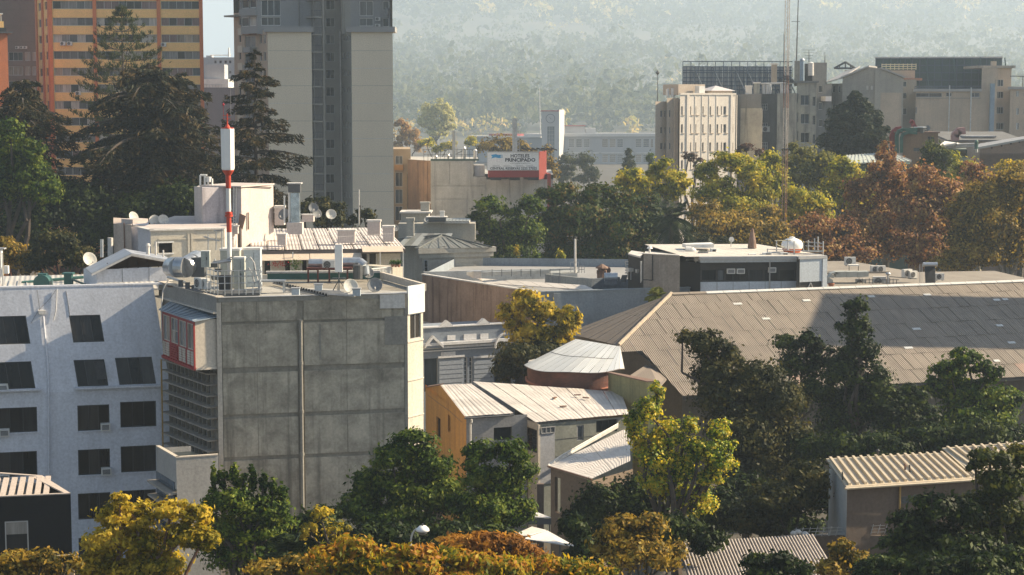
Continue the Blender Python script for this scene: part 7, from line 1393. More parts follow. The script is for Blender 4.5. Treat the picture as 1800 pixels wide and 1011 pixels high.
T = th('mossy_wall', 'mossy green plaster wall running from the drum towards the yellow leaved tree', 'wall', 1100, 140); Fq = Fac(1069, 143.5, 1139, 136, 690); mk('wall', MB().poly([Fq.pt(0, 2), Fq.pt(Fq.L, 2), Fq.pt(Fq.L, Fq.z(672, 1139)), Fq.pt(0, Fq.z(656, 1069))]).poly([Fq.pt(Fq.L, 2), Fq.pt(Fq.L, 2, -1), Fq.pt(Fq.L, Fq.z(672, 1139), -1), Fq.pt(Fq.L, Fq.z(672, 1139))]), GRNW, T); mk('coping', MB().slab([Fq.pt(0, Fq.z(656, 1069), .08), Fq.pt(Fq.L, Fq.z(672, 1139), .08), Fq.pt(Fq.L, Fq.z(672, 1139), -.9), Fq.pt(0, Fq.z(656, 1069), -.3)], (0, 0, .09)), RUST, T)
# ---- yellow house
YW = plaster('ochre_wall', (.55, .28, .06), (.2, .12, .06), .4, .85, .7, .4); GYW = plaster('grey_blue_wall', (.3, .3, .31), (.17, .17, .17), .4); ZN = sheet('old_zinc', (.6, .56, .52), .3, .02, .1, .55, (.2, .16, .13), .35); STW = plaster('peeling_stucco', (.24, .25, .22), (.12, .13, .12), .6, .9, .6, .8)
T = th('yellow_house', 'ochre yellow house under a white tin roof left of the brick drum', 'house', 800, 132)
a3, b3, c3, d3 = P(816.5, 733.5, 130), P(903, 728, 131.2), P(828, 675, 141.5), P(774, 677, 141)
def grid_roof(T, a, b, c, d, n, m_, mat, name='roof_sheet', lift=.03, th_=.05, seam=None):
    """a,b front left/right; c,d back right/left"""
    for i in range(n):
        for j in range(m_):
            u0, u1, w0, w1 = i / n + .002, (i + 1) / n - .002, j / m_, (j + 1) / m_ + (.01 if j < m_ - 1 else 0); g = lambda s_, t_: a.lerp(b, s_).lerp(d.lerp(c, s_), t_)
            o_ = Vector((0, 0, lift * (m_ - j) * .5 + .012 * ((i * 7 + j * 3) % 3))); q = [g(u0, w0) + o_, g(u1, w0) + o_, g(u1, w1) + o_, g(u0, w1) + o_]; L1 = (q[1] - q[0]).length; L2 = (q[2] - q[1]).length
            mk(name, MB().poly(q, [(0, 0), (L1, 0), (L1, L2), (0, L2)]), mat, T)
grid_roof(T, a3, b3, c3, d3, 5, 4, ZN)
Fy1 = Fac.pts((a3.x + .12, a3.y + .3), (b3.x + 1, b3.y + .6)); zy = a3.z - .1; hy = [rect(Fy1, 868, 900, 752, 775)]
wall(T, Fy1, 0, zy, hy, GYW); window(T, Fy1, *hy[0], n=1, fm=BLKF, mats=[G_DARK], rec=.2)
Fy0 = Fac.pts(XY(748, 146, 720), (a3.x + .12, a3.y + .3)); hh = [rect(Fy0, 767.5, 774.5, 731, 767), rect(Fy0, 788, 791.5, 729, 758)]
pk_ = Fy0.sz(774, 677.5); ll = Fy0.sz(748.5, 682)
wall(T, Fy0, 0, zy, hh, YW, .3, name='yellow_wall'); 
for h in hh: window(T, Fy0, *h, n=1, fm=BLKF, mats=[G_DARK], rec=.2, fw=.05)
mk('gable', MB().poly([Fy0.pt(0, zy), Fy0.pt(Fy0.L, zy), Fy0.pt(pk_[0], pk_[1]), Fy0.pt(0, ll[1])]), YW, T)
mk('verge', MB().slab([Fy0.pt(0, ll[1], .05), Fy0.pt(pk_[0], pk_[1], .05), Fy0.pt(pk_[0], pk_[1] + .1, -.3), Fy0.pt(0, ll[1] + .1, -.3)], (0, 0, .06)), RUST, T); mk('crack', MB().path([Fy0.pt(*Fy0.sz(x, y), .01) for x, y in ((752, 694), (770, 708), (790, 722), (812, 742))], .02, 4), RUST, T)
for a_, b_ in (((788, 700), (788, 760)), ((800, 720), (800, 790))): mk('wall_joint', MB().path([Fy0.pt(*Fy0.sz(x, y), .01) for x, y in (a_, b_)], .018, 4), RUST, T)
mk('downpipe', MB().path([P(829, 737, 129.9), P(829, 742, 129.9), P(827, 745, 130.1), P(827, 800, 130.1)], .07, 8), TREADW, T); mk('gutter', MB().tube(a3 + Vector((0, -.05, -.08)), b3 + Vector((0, -.05, -.08)), .07, None, 6), DGREY, T)
T = th('tin_roof_house', 'lean grey house with the wide white tin roof below the brick drum', 'house', 1000, 132)
A4, B4 = P(941, 744, 130.2), P(1106, 730, 133.8); C4, D4 = P(1066, 691, 142.5), P(826, 675.5, 141.8); N4 = P(901, 718, 133.9)
Fz = Plane(A4, B4, D4); q1 = P(925, 670, 143)
grid_roof(T, A4, B4, C4 + Vector((1.2, .5, 0)), D4 + Vector((.2, 0, .22)), 8, 5, ZN)
Fc4 = Fac.pts((A4.x + .2, A4.y + .3), (B4.x + .3, B4.y + .4)); zc4 = A4.z - .15; h4 = [rect(Fc4, 1014, 1026, 748, 775), rect(Fc4, 1048, 1085, 740, 762)]
wall(T, Fc4, 0, zc4, h4, STW); window(T, Fc4, *h4[0], n=1, fm=GYW, mats=[G_MID], rec=.12, fw=.1); window(T, Fc4, *h4[1], n=3, fm=BLKF, mats=[G_DARK], rec=.25)
Fs4 = Fac.pts((N4.x, N4.y + .3), (A4.x + .2, A4.y + .3)); h5 = [(Fs4.L * .03, Fs4.L * .96, Fs4.z(790, 925), zc4 - .45)]
wall(T, Fs4, 0, zc4, h5, CRM, name='side_wall'); window(T, Fs4, *h5[0], n=5, rows=3, fm=BLKF, mats=[G_DARK, BRG2], rec=.1, fw=.06); mk('fascia', Fs4.box(MB(), -.3, Fs4.L + .1, zc4 - .35, zc4 + .1, 0, .1), CRM, T)
part_box(T, 'corner_post', Fc4, -.05, .12, 0, zc4, 0, .12, CRM); part_box(T, 'door_panel', Fc4, Fc4.s(949), Fc4.s(975), Fc4.z(850, 960), Fc4.z(762, 960), 0, .08, plaster('pale_door', (.34, .35, .38), (.2, .2, .22), .4)); window(T, Fc4, Fc4.s(950), Fc4.s(975), Fc4.z(761.5, 960), Fc4.z(750, 960), 3, 1, GYW, [G_MID], -.1)
for y in (770, 800, 830): part_box(T, 'stucco_joint', Fc4, Fc4.s(977), Fc4.s(1046), Fc4.z(y, 1010), Fc4.z(y, 1010) + .04, 0, .02, DGREY)
# patch of reddish debris on the roof
for x, y in ((975, 700), (1030, 700), (990, 715), (1015, 695)): mk('roof_debris', MB().rbox(Fz.hit(x, y, .1), .5, .2, .08, x), RUST, T)
T = th('lower_lean_to', 'low lean-to with a pale tin roof and flashing in front of the tin roofed house', 'shed', 1030, 122)
A5, B5, C5, D5 = P(1040, 843, 117.6), P(1108, 812, 121.5), P(1108, 750, 133), P(963, 820, 122)
grid_roof(T, A5, B5, C5, D5, 2, 4, ZN, th_=.04)
mk('flashing', MB().slab([P(964, 817, 122.4), P(984, 803, 123.6), P(1087, 745, 133.2), P(1087, 752, 133.4), P(984, 810, 123.6), P(966, 824, 122.2)], (0, .12, .05)), TREADW, T)
F5 = Fac.pts((D5.x + .2, D5.y), (A5.x, A5.y + .3)); h6 = [rect(F5, 975, 985, 838, 900)]; wall(T, F5, 0, A5.z - .15, h6, plaster('brown_lower_wall', (.2, .15, .11), (.1, .08, .06), .4)); F6 = Fac.pts((A5.x, A5.y + .3), (B5.x + .2, B5.y + .3)); wall(T, F6, 0, A5.z - .15, [], plaster('brown_lower_wall', (.2, .15, .11), (.1, .08, .06), .4))
mk('rust_edge', MB().tube(D5, A5, .07, None, 5), RUST, T)
# ---- neoclassical facade
NB = plaster('slate_blue_render', (.2, .235, .29), (.14, .16, .2), .25, .85, .4, .4); NW = plaster('white_stucco_trim', (.6, .61, .64), (.4, .4, .42), .2)
T = th('neoclassical_house', 'blue grey neoclassical house with white pediments between concrete building and golden tree', 'house', 820, 165); F = Fac(738, 165, 905, 169, 620); zt_ = F.z(577, 745)
wh = [rect(F, 746, 770, 631, 690), rect(F, 816, 821.5, 628, 690), rect(F, 825, 830.5, 628, 690), rect(F, 869, 900, 630, 690)]
wall(T, F, 0, zt_, wh, NB, .3); window(T, F, *wh[0], n=1, fm=DGREY, mats=[G_BLUE], rec=.25); window(T, F, *wh[3], n=2, fm=DGREY, mats=[G_DARK], rec=.25)
for h in wh[1:3]: window(T, F, *h, n=1, rows=8, fm=NW, mats=[G_MID], rec=.15, fw=.05)
shell(T, [(F.pt(0, 0).x, F.pt(0, 0).y), (F.pt(F.L, 0).x, F.pt(F.L, 0).y), (F.pt(F.L, 0, -7).x, F.pt(F.L, 0, -7).y), (F.pt(0, 0, -7).x, F.pt(0, 0, -7).y)], 0, zt_ - .5, NB, (0,))
for y, h_, o in ((602, 5, .45), (609, 4, .25), (616, 2, .12)): part_box(T, 'cornice', F, 0, F.L, F.z(y + h_, 760), F.z(y, 760), 0, o, NW)
part_box(T, 'coping', F, 0, F.L, zt_, zt_ + .12, -.3, .15, NW)
for x in (785, 793 + 56): 
    c_ = F.s(x if x < 800 else 850, 577); pe = MB().slab([F.pt(c_ - .62, zt_ + .1, .15), F.pt(c_ + .62, zt_ + .1, .15), F.pt(c_ + .25, zt_ + .42, .15), F.pt(c_, zt_ + .62, .15), F.pt(c_ - .25, zt_ + .42, .15)], F.n * .5); mk('small_pediment', pe, NW, T)
pd = [(744, 611), (758, 594), (776, 611)]; mk('pediment', MB().slab([F.pt(F.s(x, y), F.z(y, x), .4) for x, y in pd], F.n * .3), NB, T)
for a_, b_ in ((pd[0], pd[1]), (pd[1], pd[2])):
    A_, B_ = F.pt(F.s(*a_), F.z(a_[1], a_[0]), .55), F.pt(F.s(*b_), F.z(b_[1], b_[0]), .55); mk('raking_cornice', MB().slab([A_, B_, B_ + Vector((0, 0, .28)), A_ + Vector((0, 0, .28))], F.n * .35), NW, T)
arcp = [F.pt(F.s(884, 600) - 1.0 + 1.0 * (1 - math.cos(t_)), F.z(610, 880) + 1.3 * math.sin(t_), .5) for t_ in np.linspace(.0, 1.57, 7)]; mk('arched_pediment', MB().path(arcp, .12, 6), NW, T)
for a_, b_, y0, y1 in ((786, 800, 590, 598), (815, 837, 588, 598), (844, 858, 587, 596), (775, 800, 619.5, 626)): part_box(T, 'panel', F, F.s(a_, 590), F.s(b_, 590), F.z(y1, a_), F.z(y0, a_), 0, .08, NW)
for k in range(7): part_box(T, 'rusticated_band', F, F.s(772, 650), F.s(814, 650), F.z(641 + k * 8, 790), F.z(634.5 + k * 8, 790), 0, .06, plaster('pale_slate', (.27, .31, .38), (.2, .22, .26), .2)); part_box(T, 'rusticated_band', F, F.s(833, 650), F.s(867, 650), F.z(640 + k * 8, 850), F.z(633.5 + k * 8, 850), 0, .06, plaster('pale_slate', (.27, .31, .38), (.2, .22, .26), .2))
for a_, b_ in ((770, 816), (832, 868)): part_box(T, 'band_cap', F, F.s(a_, 630), F.s(b_, 630), F.z(630, a_), F.z(626.5, a_), 0, .12, NW)
# ---- white low roof between (small parapet left of golden tree)
mk('white_parapet', MB().slab([P(928, 636, 150), P(947, 633, 150), P(952, 631, 152), P(934, 630, 153)], (0, 0, -.6)), TREADW); tag(bpy.data.objects['white_parapet'], 'short cream parapet stub behind the fan roof', 'wall')
# ---- black pavilion bottom left
BLK = plaster('black_panel', (.006, .006, .007), (.01, .01, .01), .3, .9, .1); T = th('black_pavilion', 'black box building with a pinkish ribbed roof at the lower left', 'building', 40, 96)
F = Fac(-40, 94.5, 125, 95.5, 900); zt_ = F.z(868.5, 125); h = [rect(F, 10, 51, 917, 978)]; wall(T, F, 0, zt_, h, BLK, .15); fo = window(T, F, *h[0], n=1, fm=ALU, mats=[G_DARK], rec=.05, fw=.06); mk('blind', F.box(MB(), h[0][0] + .06, h[0][1] - .06, h[0][2] + (h[0][3] - h[0][2]) * .62, h[0][3] - .06, -.055, -.03), C_WHITE, T)
bkp = [F.pt(0, zt_), F.pt(F.L, zt_), P(70, 838, depth_at(838, zt_)), F.pt(0, zt_, -6)]; r3 = Vector((bkp[2].x, bkp[2].y, zt_)); mk('side_wall', MB().poly([F.pt(F.L, 0), (r3.x, r3.y, 0), r3, F.pt(F.L, zt_)]), BLK, T)
COPP = plaster('sand_coping', (.5, .42, .36), (.3, .25, .2), .2); FX = Fac.pts((F.B.x, F.B.y), (r3.x, r3.y)); 
mk('coping', MB().slab([F.pt(0, zt_, .05), F.pt(F.L, zt_, .05), F.pt(F.L - .1, zt_, -.12), F.pt(0, zt_, -.12)], (0, 0, .06)), COPP, T); mk('coping', MB().slab([F.pt(F.L, zt_, .05), r3 + Vector((.1, .1, 0)), r3 + Vector((-.35, -.3, 0)), F.pt(F.L - .35, zt_, -.12)], (0, 0, .063)), COPP, T); mk('coping', MB().slab([r3 + Vector((0, .15, 0)), Vector((-29, r3.y + 1.0, zt_)), Vector((-29, r3.y + .75, zt_)), r3 + Vector((0, -.1, 0))], (0, 0, .058)), COPP, T)
mk('roof_deck', MB().poly([F.pt(0, zt_ - .35), F.pt(F.L, zt_ - .35), Vector((r3.x, r3.y, zt_ - .35)), Vector((-29, r3.y + 1, zt_ - .35))]), DGREY, T)
for i in range(17): x = 1 + i * .45; a_ = F.pt(F.L - 1.35 - x + .9, zt_ - .1, -.35); b_ = a_ + Vector((-.95, 4.3, .12)); mk('roof_rib', MB().slab([a_, a_ + Vector((.3, 0, 0)), b_ + Vector((.3, 0, 0)), b_], (0, 0, .07)), COPP, T)
mk('low_wall', MB().slab([P(0, 985, 88), P(130, 975, 89), P(130, 1040, 89), P(0, 1050, 88)], (0, .2, 0)), plaster('garden_wall', (.3, .24, .15), (.15, .12, .08), .4)); tag(bpy.data.objects['low_wall'], 'low sandy garden wall under the black pavilion', 'wall')
# ---- ribbed roof house lower right
TR = plaster('tan_metal_roof', (.50, .42, .30), (.25, .2, .15), .25, .6, .1); TW = plaster('brown_pink_wall_shaded', (.14, .105, .082), (.08, .06, .05), .45, .9, .8, .4); T = th('ribbed_roof_house', 'house with a tan standing ribbed metal roof at the lower right', 'house', 1600, 100)  # wall colour darkened to stand in for shade from nearby trees
a6, b6 = P(1488, 856, 98), P(1725, 840, 101); c6, d6 = P(1672, 795, 109.5), P(1452, 806, 106.5); a7, b7 = P(1725, 840, 101), P(1860, 829, 103); c7, d7 = P(1820, 777, 111.5), P(1656, 789, 109.7)
mk('roof', MB().slab([a6, b6, c6, d6], (0, 0, -.06)), TR, T); mk('roof', MB().slab([a7 + Vector((-.4, 0, .06)), b7 + Vector((0, 0, .06)), c7 + Vector((0, 0, .06)), d7 + Vector((0, 0, .06))], (0, 0, -.06)), TR, T)
for (a_, b_, c_, d_, n, o) in ((a6, b6, c6, d6, 17, 0), (a7, b7, c7, d7, 11, .06)):
    for i in range(n): t_ = (i + .35) / n; p0, p1 = a_.lerp(b_, t_), d_.lerp(c_, t_); p0 = p0.lerp(p1, .04); p1 = p0.lerp(p1, .97); e = (b_ - a_).normalized() * .16; up_ = Vector((0, 0, .15 + o)); mk('roof_rib', MB().hexa([p0 + Vector((0, 0, o)), p0 + e + Vector((0, 0, o)), p1 + e + Vector((0, 0, o)), p1 + Vector((0, 0, o))], [p0 + up_, p0 + e + up_, p1 + e + up_, p1 + up_]), TR, T)
mk('gutter', MB().tube(a6 + Vector((-.1, -.1, -.08)), b6 + Vector((0, -.1, -.08)), .08, None, 6), TR, T)
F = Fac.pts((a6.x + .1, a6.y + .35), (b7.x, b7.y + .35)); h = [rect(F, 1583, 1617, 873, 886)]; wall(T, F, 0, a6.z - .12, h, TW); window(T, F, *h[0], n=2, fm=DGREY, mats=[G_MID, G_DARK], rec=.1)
mk('downpipe', MB().path([F.pt(F.s(1580, 880), z, .1) for z in (2, a6.z - .2)], .06, 6), plaster('ochre_pipe', (.45, .28, .08), (.2, .15, .1), .3), T)
FL_ = Fac.pts((d6.x + .2, d6.y), (a6.x + .1, a6.y + .35)); h = [rect(FL_, 1440 + 22, 1440 + 30, 880, 905)] if False else []; wall(T, FL_, 0, a6.z - .2, [], plaster('pale_blue_side', (.33, .36, .38), (.2, .2, .2), .3)); mk('gable', MB().poly([FL_.pt(0, a6.z - .2), FL_.pt(FL_.L, a6.z - .2), FL_.pt(0, d6.z - .1)]), plaster('pale_blue_side', (.33, .36, .38), (.2, .2, .2), .3), T)
mk('dark_window', FL_.box(MB(), FL_.L * -.3, FL_.L * .25, 2.0, 4.6, 0, .08), G_DARK, T)
for px, py, yt, r, q in ((1543, 799, 791, .13, 'black capped vent on the ridge of the ribbed roof'), (1591, 832, 816, .1, 'brass coloured vent pipe, left of a pair on the ribbed roof'), (1599, 834, 818, .08, 'black vent pipe, right of a pair on the ribbed roof'), (1481, 847, 830, .07, 'black bent pipe at the left corner of the ribbed roof')):
    Y = 107 if py < 800 else (102.5 if px > 1500 else 100); tag(mk('vent_pipe', MB().tube(P(px, py, Y), P(px, yt, Y), r * .6, None, 8).tube(P(px, yt + 1, Y), P(px, yt - 1, Y), r, r * .4, 10), BLACKP if 'black' in q else RUST, None, P(px, py, Y)), q, 'vent')
# ---- low corrugated roof bottom right
T = th('corrugated_shed', 'low shed with a weathered corrugated roof at the bottom edge', 'shed', 1330, 95); LCR = plaster('weathered_fibre_sheet', (.42, .37, .33), (.15, .13, .12), .4)
a8, b8, c8, d8 = P(1216, 1035, 87.5), P(1475, 1015, 88.5), P(1430, 941, 97.5), P(1190, 956, 96.5); mk('roof_base', MB().poly([a8, b8, c8, d8]), paint('roof_valley', (.08, .065, .055), .9), T)
for i in range(44):
    t_ = (i + .5) / 44; p0, p1 = a8.lerp(b8, t_) + Vector((0, 0, .03)), d8.lerp(c8, t_) + Vector((0, 0, .03)); mk('corrugation', MB().tube(p0, p1, .062, None, 6, False), LCR, T)
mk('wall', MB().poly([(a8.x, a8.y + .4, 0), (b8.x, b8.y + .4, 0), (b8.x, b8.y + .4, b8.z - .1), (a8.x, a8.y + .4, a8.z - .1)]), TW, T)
for x, y, q in ((1395, 940, 'left'), (1403, 938, 'middle'), (1415, 941, 'right')): tag(mk('roof_stone', MB().lathe(P(x, y, 98), [(.0, 0), (.18, .02), (.2, .1), (.1, .2), (0, .21)], 8), TREADW, None, P(x, y, 98)), q + ' pale stone of the row on the corrugated shed edge', 'stone', 'stones on the shed edge')
mb = MB(); a_, b_ = P(1395, 945, 98.5), P(1555, 938, 99)
for k in range(3): mb.tube(a_ + Vector((0, 0, .1 + .18 * k)), b_ + Vector((0, 0, .1 + .18 * k)), .012, None, 4)
for i in range(14): q_ = a_.lerp(b_, i / 13); mb.tube(q_, q_ + Vector((.15, 0, .55)), .02, None, 4)
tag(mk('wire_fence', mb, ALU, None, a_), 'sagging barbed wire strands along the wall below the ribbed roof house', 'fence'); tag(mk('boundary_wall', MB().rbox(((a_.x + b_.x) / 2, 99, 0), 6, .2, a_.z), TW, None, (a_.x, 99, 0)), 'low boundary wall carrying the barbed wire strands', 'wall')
# ---- awnings and street lamp
AWN = plaster('white_sail', (.62, .6, .58), (.4, .38, .36), .15); T = thing('upper_awning', 'small white canvas canopy peeking out below the lean-to', 'awning', P(945, 912, 108)); mk('canvas', MB().slab([P(928, 910, 108), P(969, 911, 107), P(936, 898, 111)], (0, 0, .04)), AWN, T); mk('post', MB().tube(P(966, 911, 107.2), P(966, 955, 107.2), .04, None, 6), DGREY, T); mk('valance', MB().slab([P(928, 911, 108), P(969, 912, 107), P(969, 922, 107), P(928, 922, 108)], (0, .03, 0)), paint('grey_valance', (.12, .13, .15), .8), T)
T = thing('shed_canopy', 'pale sloping canopy roof lit by the sun above the orange foreground trees', 'canopy', P(960, 950, 98)); mk('sheet', MB().slab([P(920, 948, 97.5), P(985, 958, 96), P(1012, 962, 97), P(962, 934, 102)], (0, 0, .05)), AWN, T); mk('sheet', MB().slab([P(895, 945, 98), P(933, 941, 99), P(960, 933, 102), P(935, 927, 104)], (0, 0, .05)), AWN, T); mk('post', MB().tube(P(984, 959, 96.2), P(984, 1011, 96.2), .05, None, 6), DGREY, T)
mk('pillar', MB().rbox((P(950, 860, 112).x, 112, 0), .42, .42, P(950, 850, 112).z), plaster('brown_pillar', (.15, .11, .09), (.08, .06, .05), .4)); tag(bpy.data.objects['pillar'], 'brown square pillar standing behind the small white canopy', 'pillar')
p = Vector((P(722, 950, 68).x, 68, 0)); T = thing('street_lamp', 'white curved neck street lamp rising from the orange foreground foliage', 'street lamp', p)
mk('pole', MB().tube(p, P(722, 958, 68), .08, .05, 8), TREADW, T); ar = [P(722, 958, 68), P(723, 945, 68), P(725.5, 937, 68), P(730, 931, 68), P(736, 929, 68)]; mk('arm', MB().path(ar, .035, 8), TREADW, T)
h_ = P(743, 933, 68); mk('head', MB().lathe(h_, [(.0, .2), (.14, .18), (.24, .08), (.26, .0), (.22, -.02)], 16), DR, T, smooth=True); mk('bowl', MB().lathe(h_, [(.19, -.01), (.17, -.1), (.09, -.16), (0, -.17)], 14), glassm('lamp_glass', (.25, .25, .24), .1), T, smooth=True); mk('photocell', MB().tube(h_ + Vector((0, 0, .19)), h_ + Vector((0, 0, .27)), .035, None, 6), DGREY, T)
# ---- lattice mast
T = th('lattice_mast', 'tall thin rusty white lattice radio mast rising past the grey buildings', 'mast', 1381, 240); Y0 = 240; zt0 = Z(-80, Y0); cx = XY(1381.5, Y0, 200)[0]; w_ = .29
MW = plaster('mast_white', (.5, .46, .42), (.3, .15, .1), .5); MR = plaster('mast_red', (.3, .15, .11), (.3, .22, .18), .6); legs = [(cx - w_, Y0 + .1), (cx + w_, Y0 + .1), (cx, Y0 - .35)]
bands = [(0, Z(262, Y0), MR), (Z(262, Y0), Z(190, Y0), MW), (Z(190, Y0), Z(132, Y0), MR), (Z(132, Y0), zt0, MW)]
for za, zb_, m in bands:
    for lx, ly in legs: mk('leg', MB().tube((lx, ly, za), (lx, ly, zb_), .04, None, 6), m, T)
    n = int((zb_ - za) / .55)
    for i in range(n):
        z = za + (zb_ - za) * i / n; z2 = za + (zb_ - za) * (i + 1) / n; mb = MB(); a_, b_, c_ = [Vector((x, y, z)) for x, y in legs]; a2, b2, c2 = [Vector((x, y, z2)) for x, y in legs]
        (mb.tube(a_, b2, .015, None, 4), mb.tube(b_, c2, .015, None, 4), mb.tube(c_, a2, .015, None, 4)) if i % 2 else (mb.tube(b_, a2, .015, None, 4), mb.tube(c_, b2, .015, None, 4), mb.tube(a_, c2, .015, None, 4))
        o = mk('cross_brace', mb, m, T)
for y in (135, 140, 262): mb = MB(); z = Z(y, Y0); mb.rbox((cx, Y0, z), .9, .7, .1); mk('collar', mb, DGREY, T)
for x, y in ((1372, 141), (1392, 142)): mk('drum_aerial', MB().tube(P(x, y, Y0 - .6), P(x, y, Y0 - .1), .25, None, 12), DGREY, T)
mk('coax', MB().path([P(x, y, Y0 + .2) for x, y in ((1378, 60), (1377, 170), (1379, 270), (1380, 400))], .04, 4), BLACKP, T)
for (x0, x1) in ((1380, 1358), (1380, 1398)): mk('guy_wire', MB().tube(P(x0, 170, Y0), P(x1 - (30 if x1 < 1380 else -30), 420, Y0 + 8), .012, None, 3), DGREY, T)
# block of flats beyond the right of the view: its shade lies across the hall roof
tp = RPL.hit(1425, 561); hx = Vector((math.sin(SUN_AZ), math.cos(SUN_AZ), 0)); dist_ = 54.0; tc = tp + hx * (dist_ + 5); hgt = tp.z + dist_ * math.tan(SUN_EL); sx = Vector((-hx.y, hx.x, 0)); wd_ = 4.4
T = thing('flats_beyond', 'plain block of flats just beyond the right edge whose shade crosses the hall roof', 'building', (tc.x, tc.y, 0)); T['kind'] = 'structure'
q_ = [tc - hx * 5 - sx * wd_, tc + hx * 8 - sx * wd_, tc + hx * 8 + sx * wd_, tc - hx * 5 + sx * wd_]; mk('wall', MB().prism([(p.x, p.y) for p in q_], 0, hgt), CTB, T)
# ================================================================== TREES
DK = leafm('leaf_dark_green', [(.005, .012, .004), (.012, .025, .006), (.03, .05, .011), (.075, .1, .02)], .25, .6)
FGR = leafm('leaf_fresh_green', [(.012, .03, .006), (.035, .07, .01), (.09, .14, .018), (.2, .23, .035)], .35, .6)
CED = leafm('needle_cedar', [(.012, .018, .01), (.022, .027, .013), (.04, .035, .015), (.09, .06, .022)], .12, .6, .1)
NOR = leafm('needle_norfolk', [(.02, .035, .015), (.04, .055, .02), (.08, .085, .03)], .15, .6, .1)
YG = leafm('leaf_yellow_green', [(.07, .09, .014), (.23, .25, .028), (.48, .42, .045), (.62, .5, .07)], .45)
GLD = leafm('leaf_gold', [(.1, .1, .012), (.3, .25, .025), (.52, .38, .04), (.62, .48, .07)], .45)
RST = leafm('leaf_rust', [(.09, .045, .022), (.22, .1, .05), (.38, .18, .08), (.48, .32, .12)], .35, .8)
BRG = leafm('leaf_brown_gold', [(.06, .055, .012), (.17, .13, .022), (.34, .21, .035), (.42, .31, .06)], .35, .8)
ORA = leafm('leaf_orange', [(.06, .08, .012), (.15, .17, .02), (.36, .29, .025), (.5, .29, .03), (.34, .15, .03)], .45, .7)
OLV = leafm('leaf_olive', [(.014, .02, .007), (.028, .034, .011), (.055, .057, .017), (.12, .1, .028)], .25)
POP = leafm('leaf_poplar', [(.05, .1, .01), (.2, .28, .02), (.45, .42, .03), (.65, .5, .04)], .45, .9, .4)
FARG = leafm('leaf_far_green', [(.03, .045, .02), (.06, .075, .03), (.1, .1, .04)], .3)
PUR = leafm('leaf_purple_brown', [(.06, .04, .04), (.11, .06, .05), (.16, .1, .07)], .3)
CRT = leafm('leaf_green_rust_tips', [(.014, .03, .008), (.03, .055, .011), (.07, .1, .018), (.17, .11, .03)], .25, .5)
# far
tree('pale_tree', 'pale yellow hazy tree alone low on the hill, right of the grey tower', (768, 900), [(755, 200, 20, 22), (775, 193, 22, 20), (788, 205, 14, 16), (765, 222, 18, 14), (785, 224, 20, 14), (745, 214, 14, 14), (770, 236, 24, 10)], leafm('leaf_pale_yellow', [(.3, .3, .12), (.5, .48, .2), (.6, .55, .25)], .4), 1, 3.4)
tree('autumn_tree', 'hazy orange brown tree just right of the grey tower', (718, 620), [(705, 225, 16, 18), (720, 240, 20, 20), (740, 255, 18, 14), (700, 250, 12, 16)], leafm('leaf_haze_orange', [(.25, .14, .06), (.4, .24, .1), (.5, .35, .16)], .4), 2, 3.4)
tree('pale_tree', 'low hazy green yellow tree left of the hotel roof railing', (765, 560), [(750, 250, 18, 10), (790, 256, 16, 10), (828, 250, 14, 14), (770, 262, 14, 8)], YG, 3, 3.4)
tree('autumn_tree', 'brownish olive tree behind the hotel duct and ladder', (880, 470), [(860, 258, 22, 20), (885, 252, 24, 20), (915, 262, 22, 18), (935, 272, 14, 16)], BRG, 4, 3.6)
tree('autumn_tree', 'golden brown tree right of the hotel billboard', (965, 400), [(960, 275, 14, 22), (972, 300, 14, 22), (955, 312, 10, 16)], BRG, 5, 3.6)
tree('round_tree', 'grey green double crowned tree before the school building, left one', (1003, 520), [(1000, 285, 20, 22), (995, 310, 20, 16), (985, 300, 12, 18)], FARG, 6, 3.4)
tree('round_tree', 'grey green hazy tree right beside the left crown before the school building', (1032, 515), [(1030, 285, 20, 20), (1040, 305, 18, 18), (1022, 315, 16, 12)], FARG, 7, 3.4)
tree('round_tree', 'small bright green tree touching the cream building corner', (1143, 430), [(1142, 275, 8, 12), (1146, 290, 8, 10)], FGR, 8, 3.2)
conifer('conifer', 'small spiky grey conifer before the school building', (1105, 470), 262, [(262, 1), (275, 9), (290, 16), (312, 20), (330, 20)], FARG, 5, 11, 6, .2, .05, (1.4, .45), .35)
conifer('dark_conifer', 'broad dense dark conifer in front of the gabled building', (1503, 300), 162, [(162, 3), (175, 22), (195, 38), (225, 50), (255, 56), (285, 54)], leafm('needle_dark', [(.02, .035, .022), (.035, .05, .03), (.06, .07, .04)], .15, .6, .1), 6, 30, 9, .1, .12, (.75, .32), .9, .45)
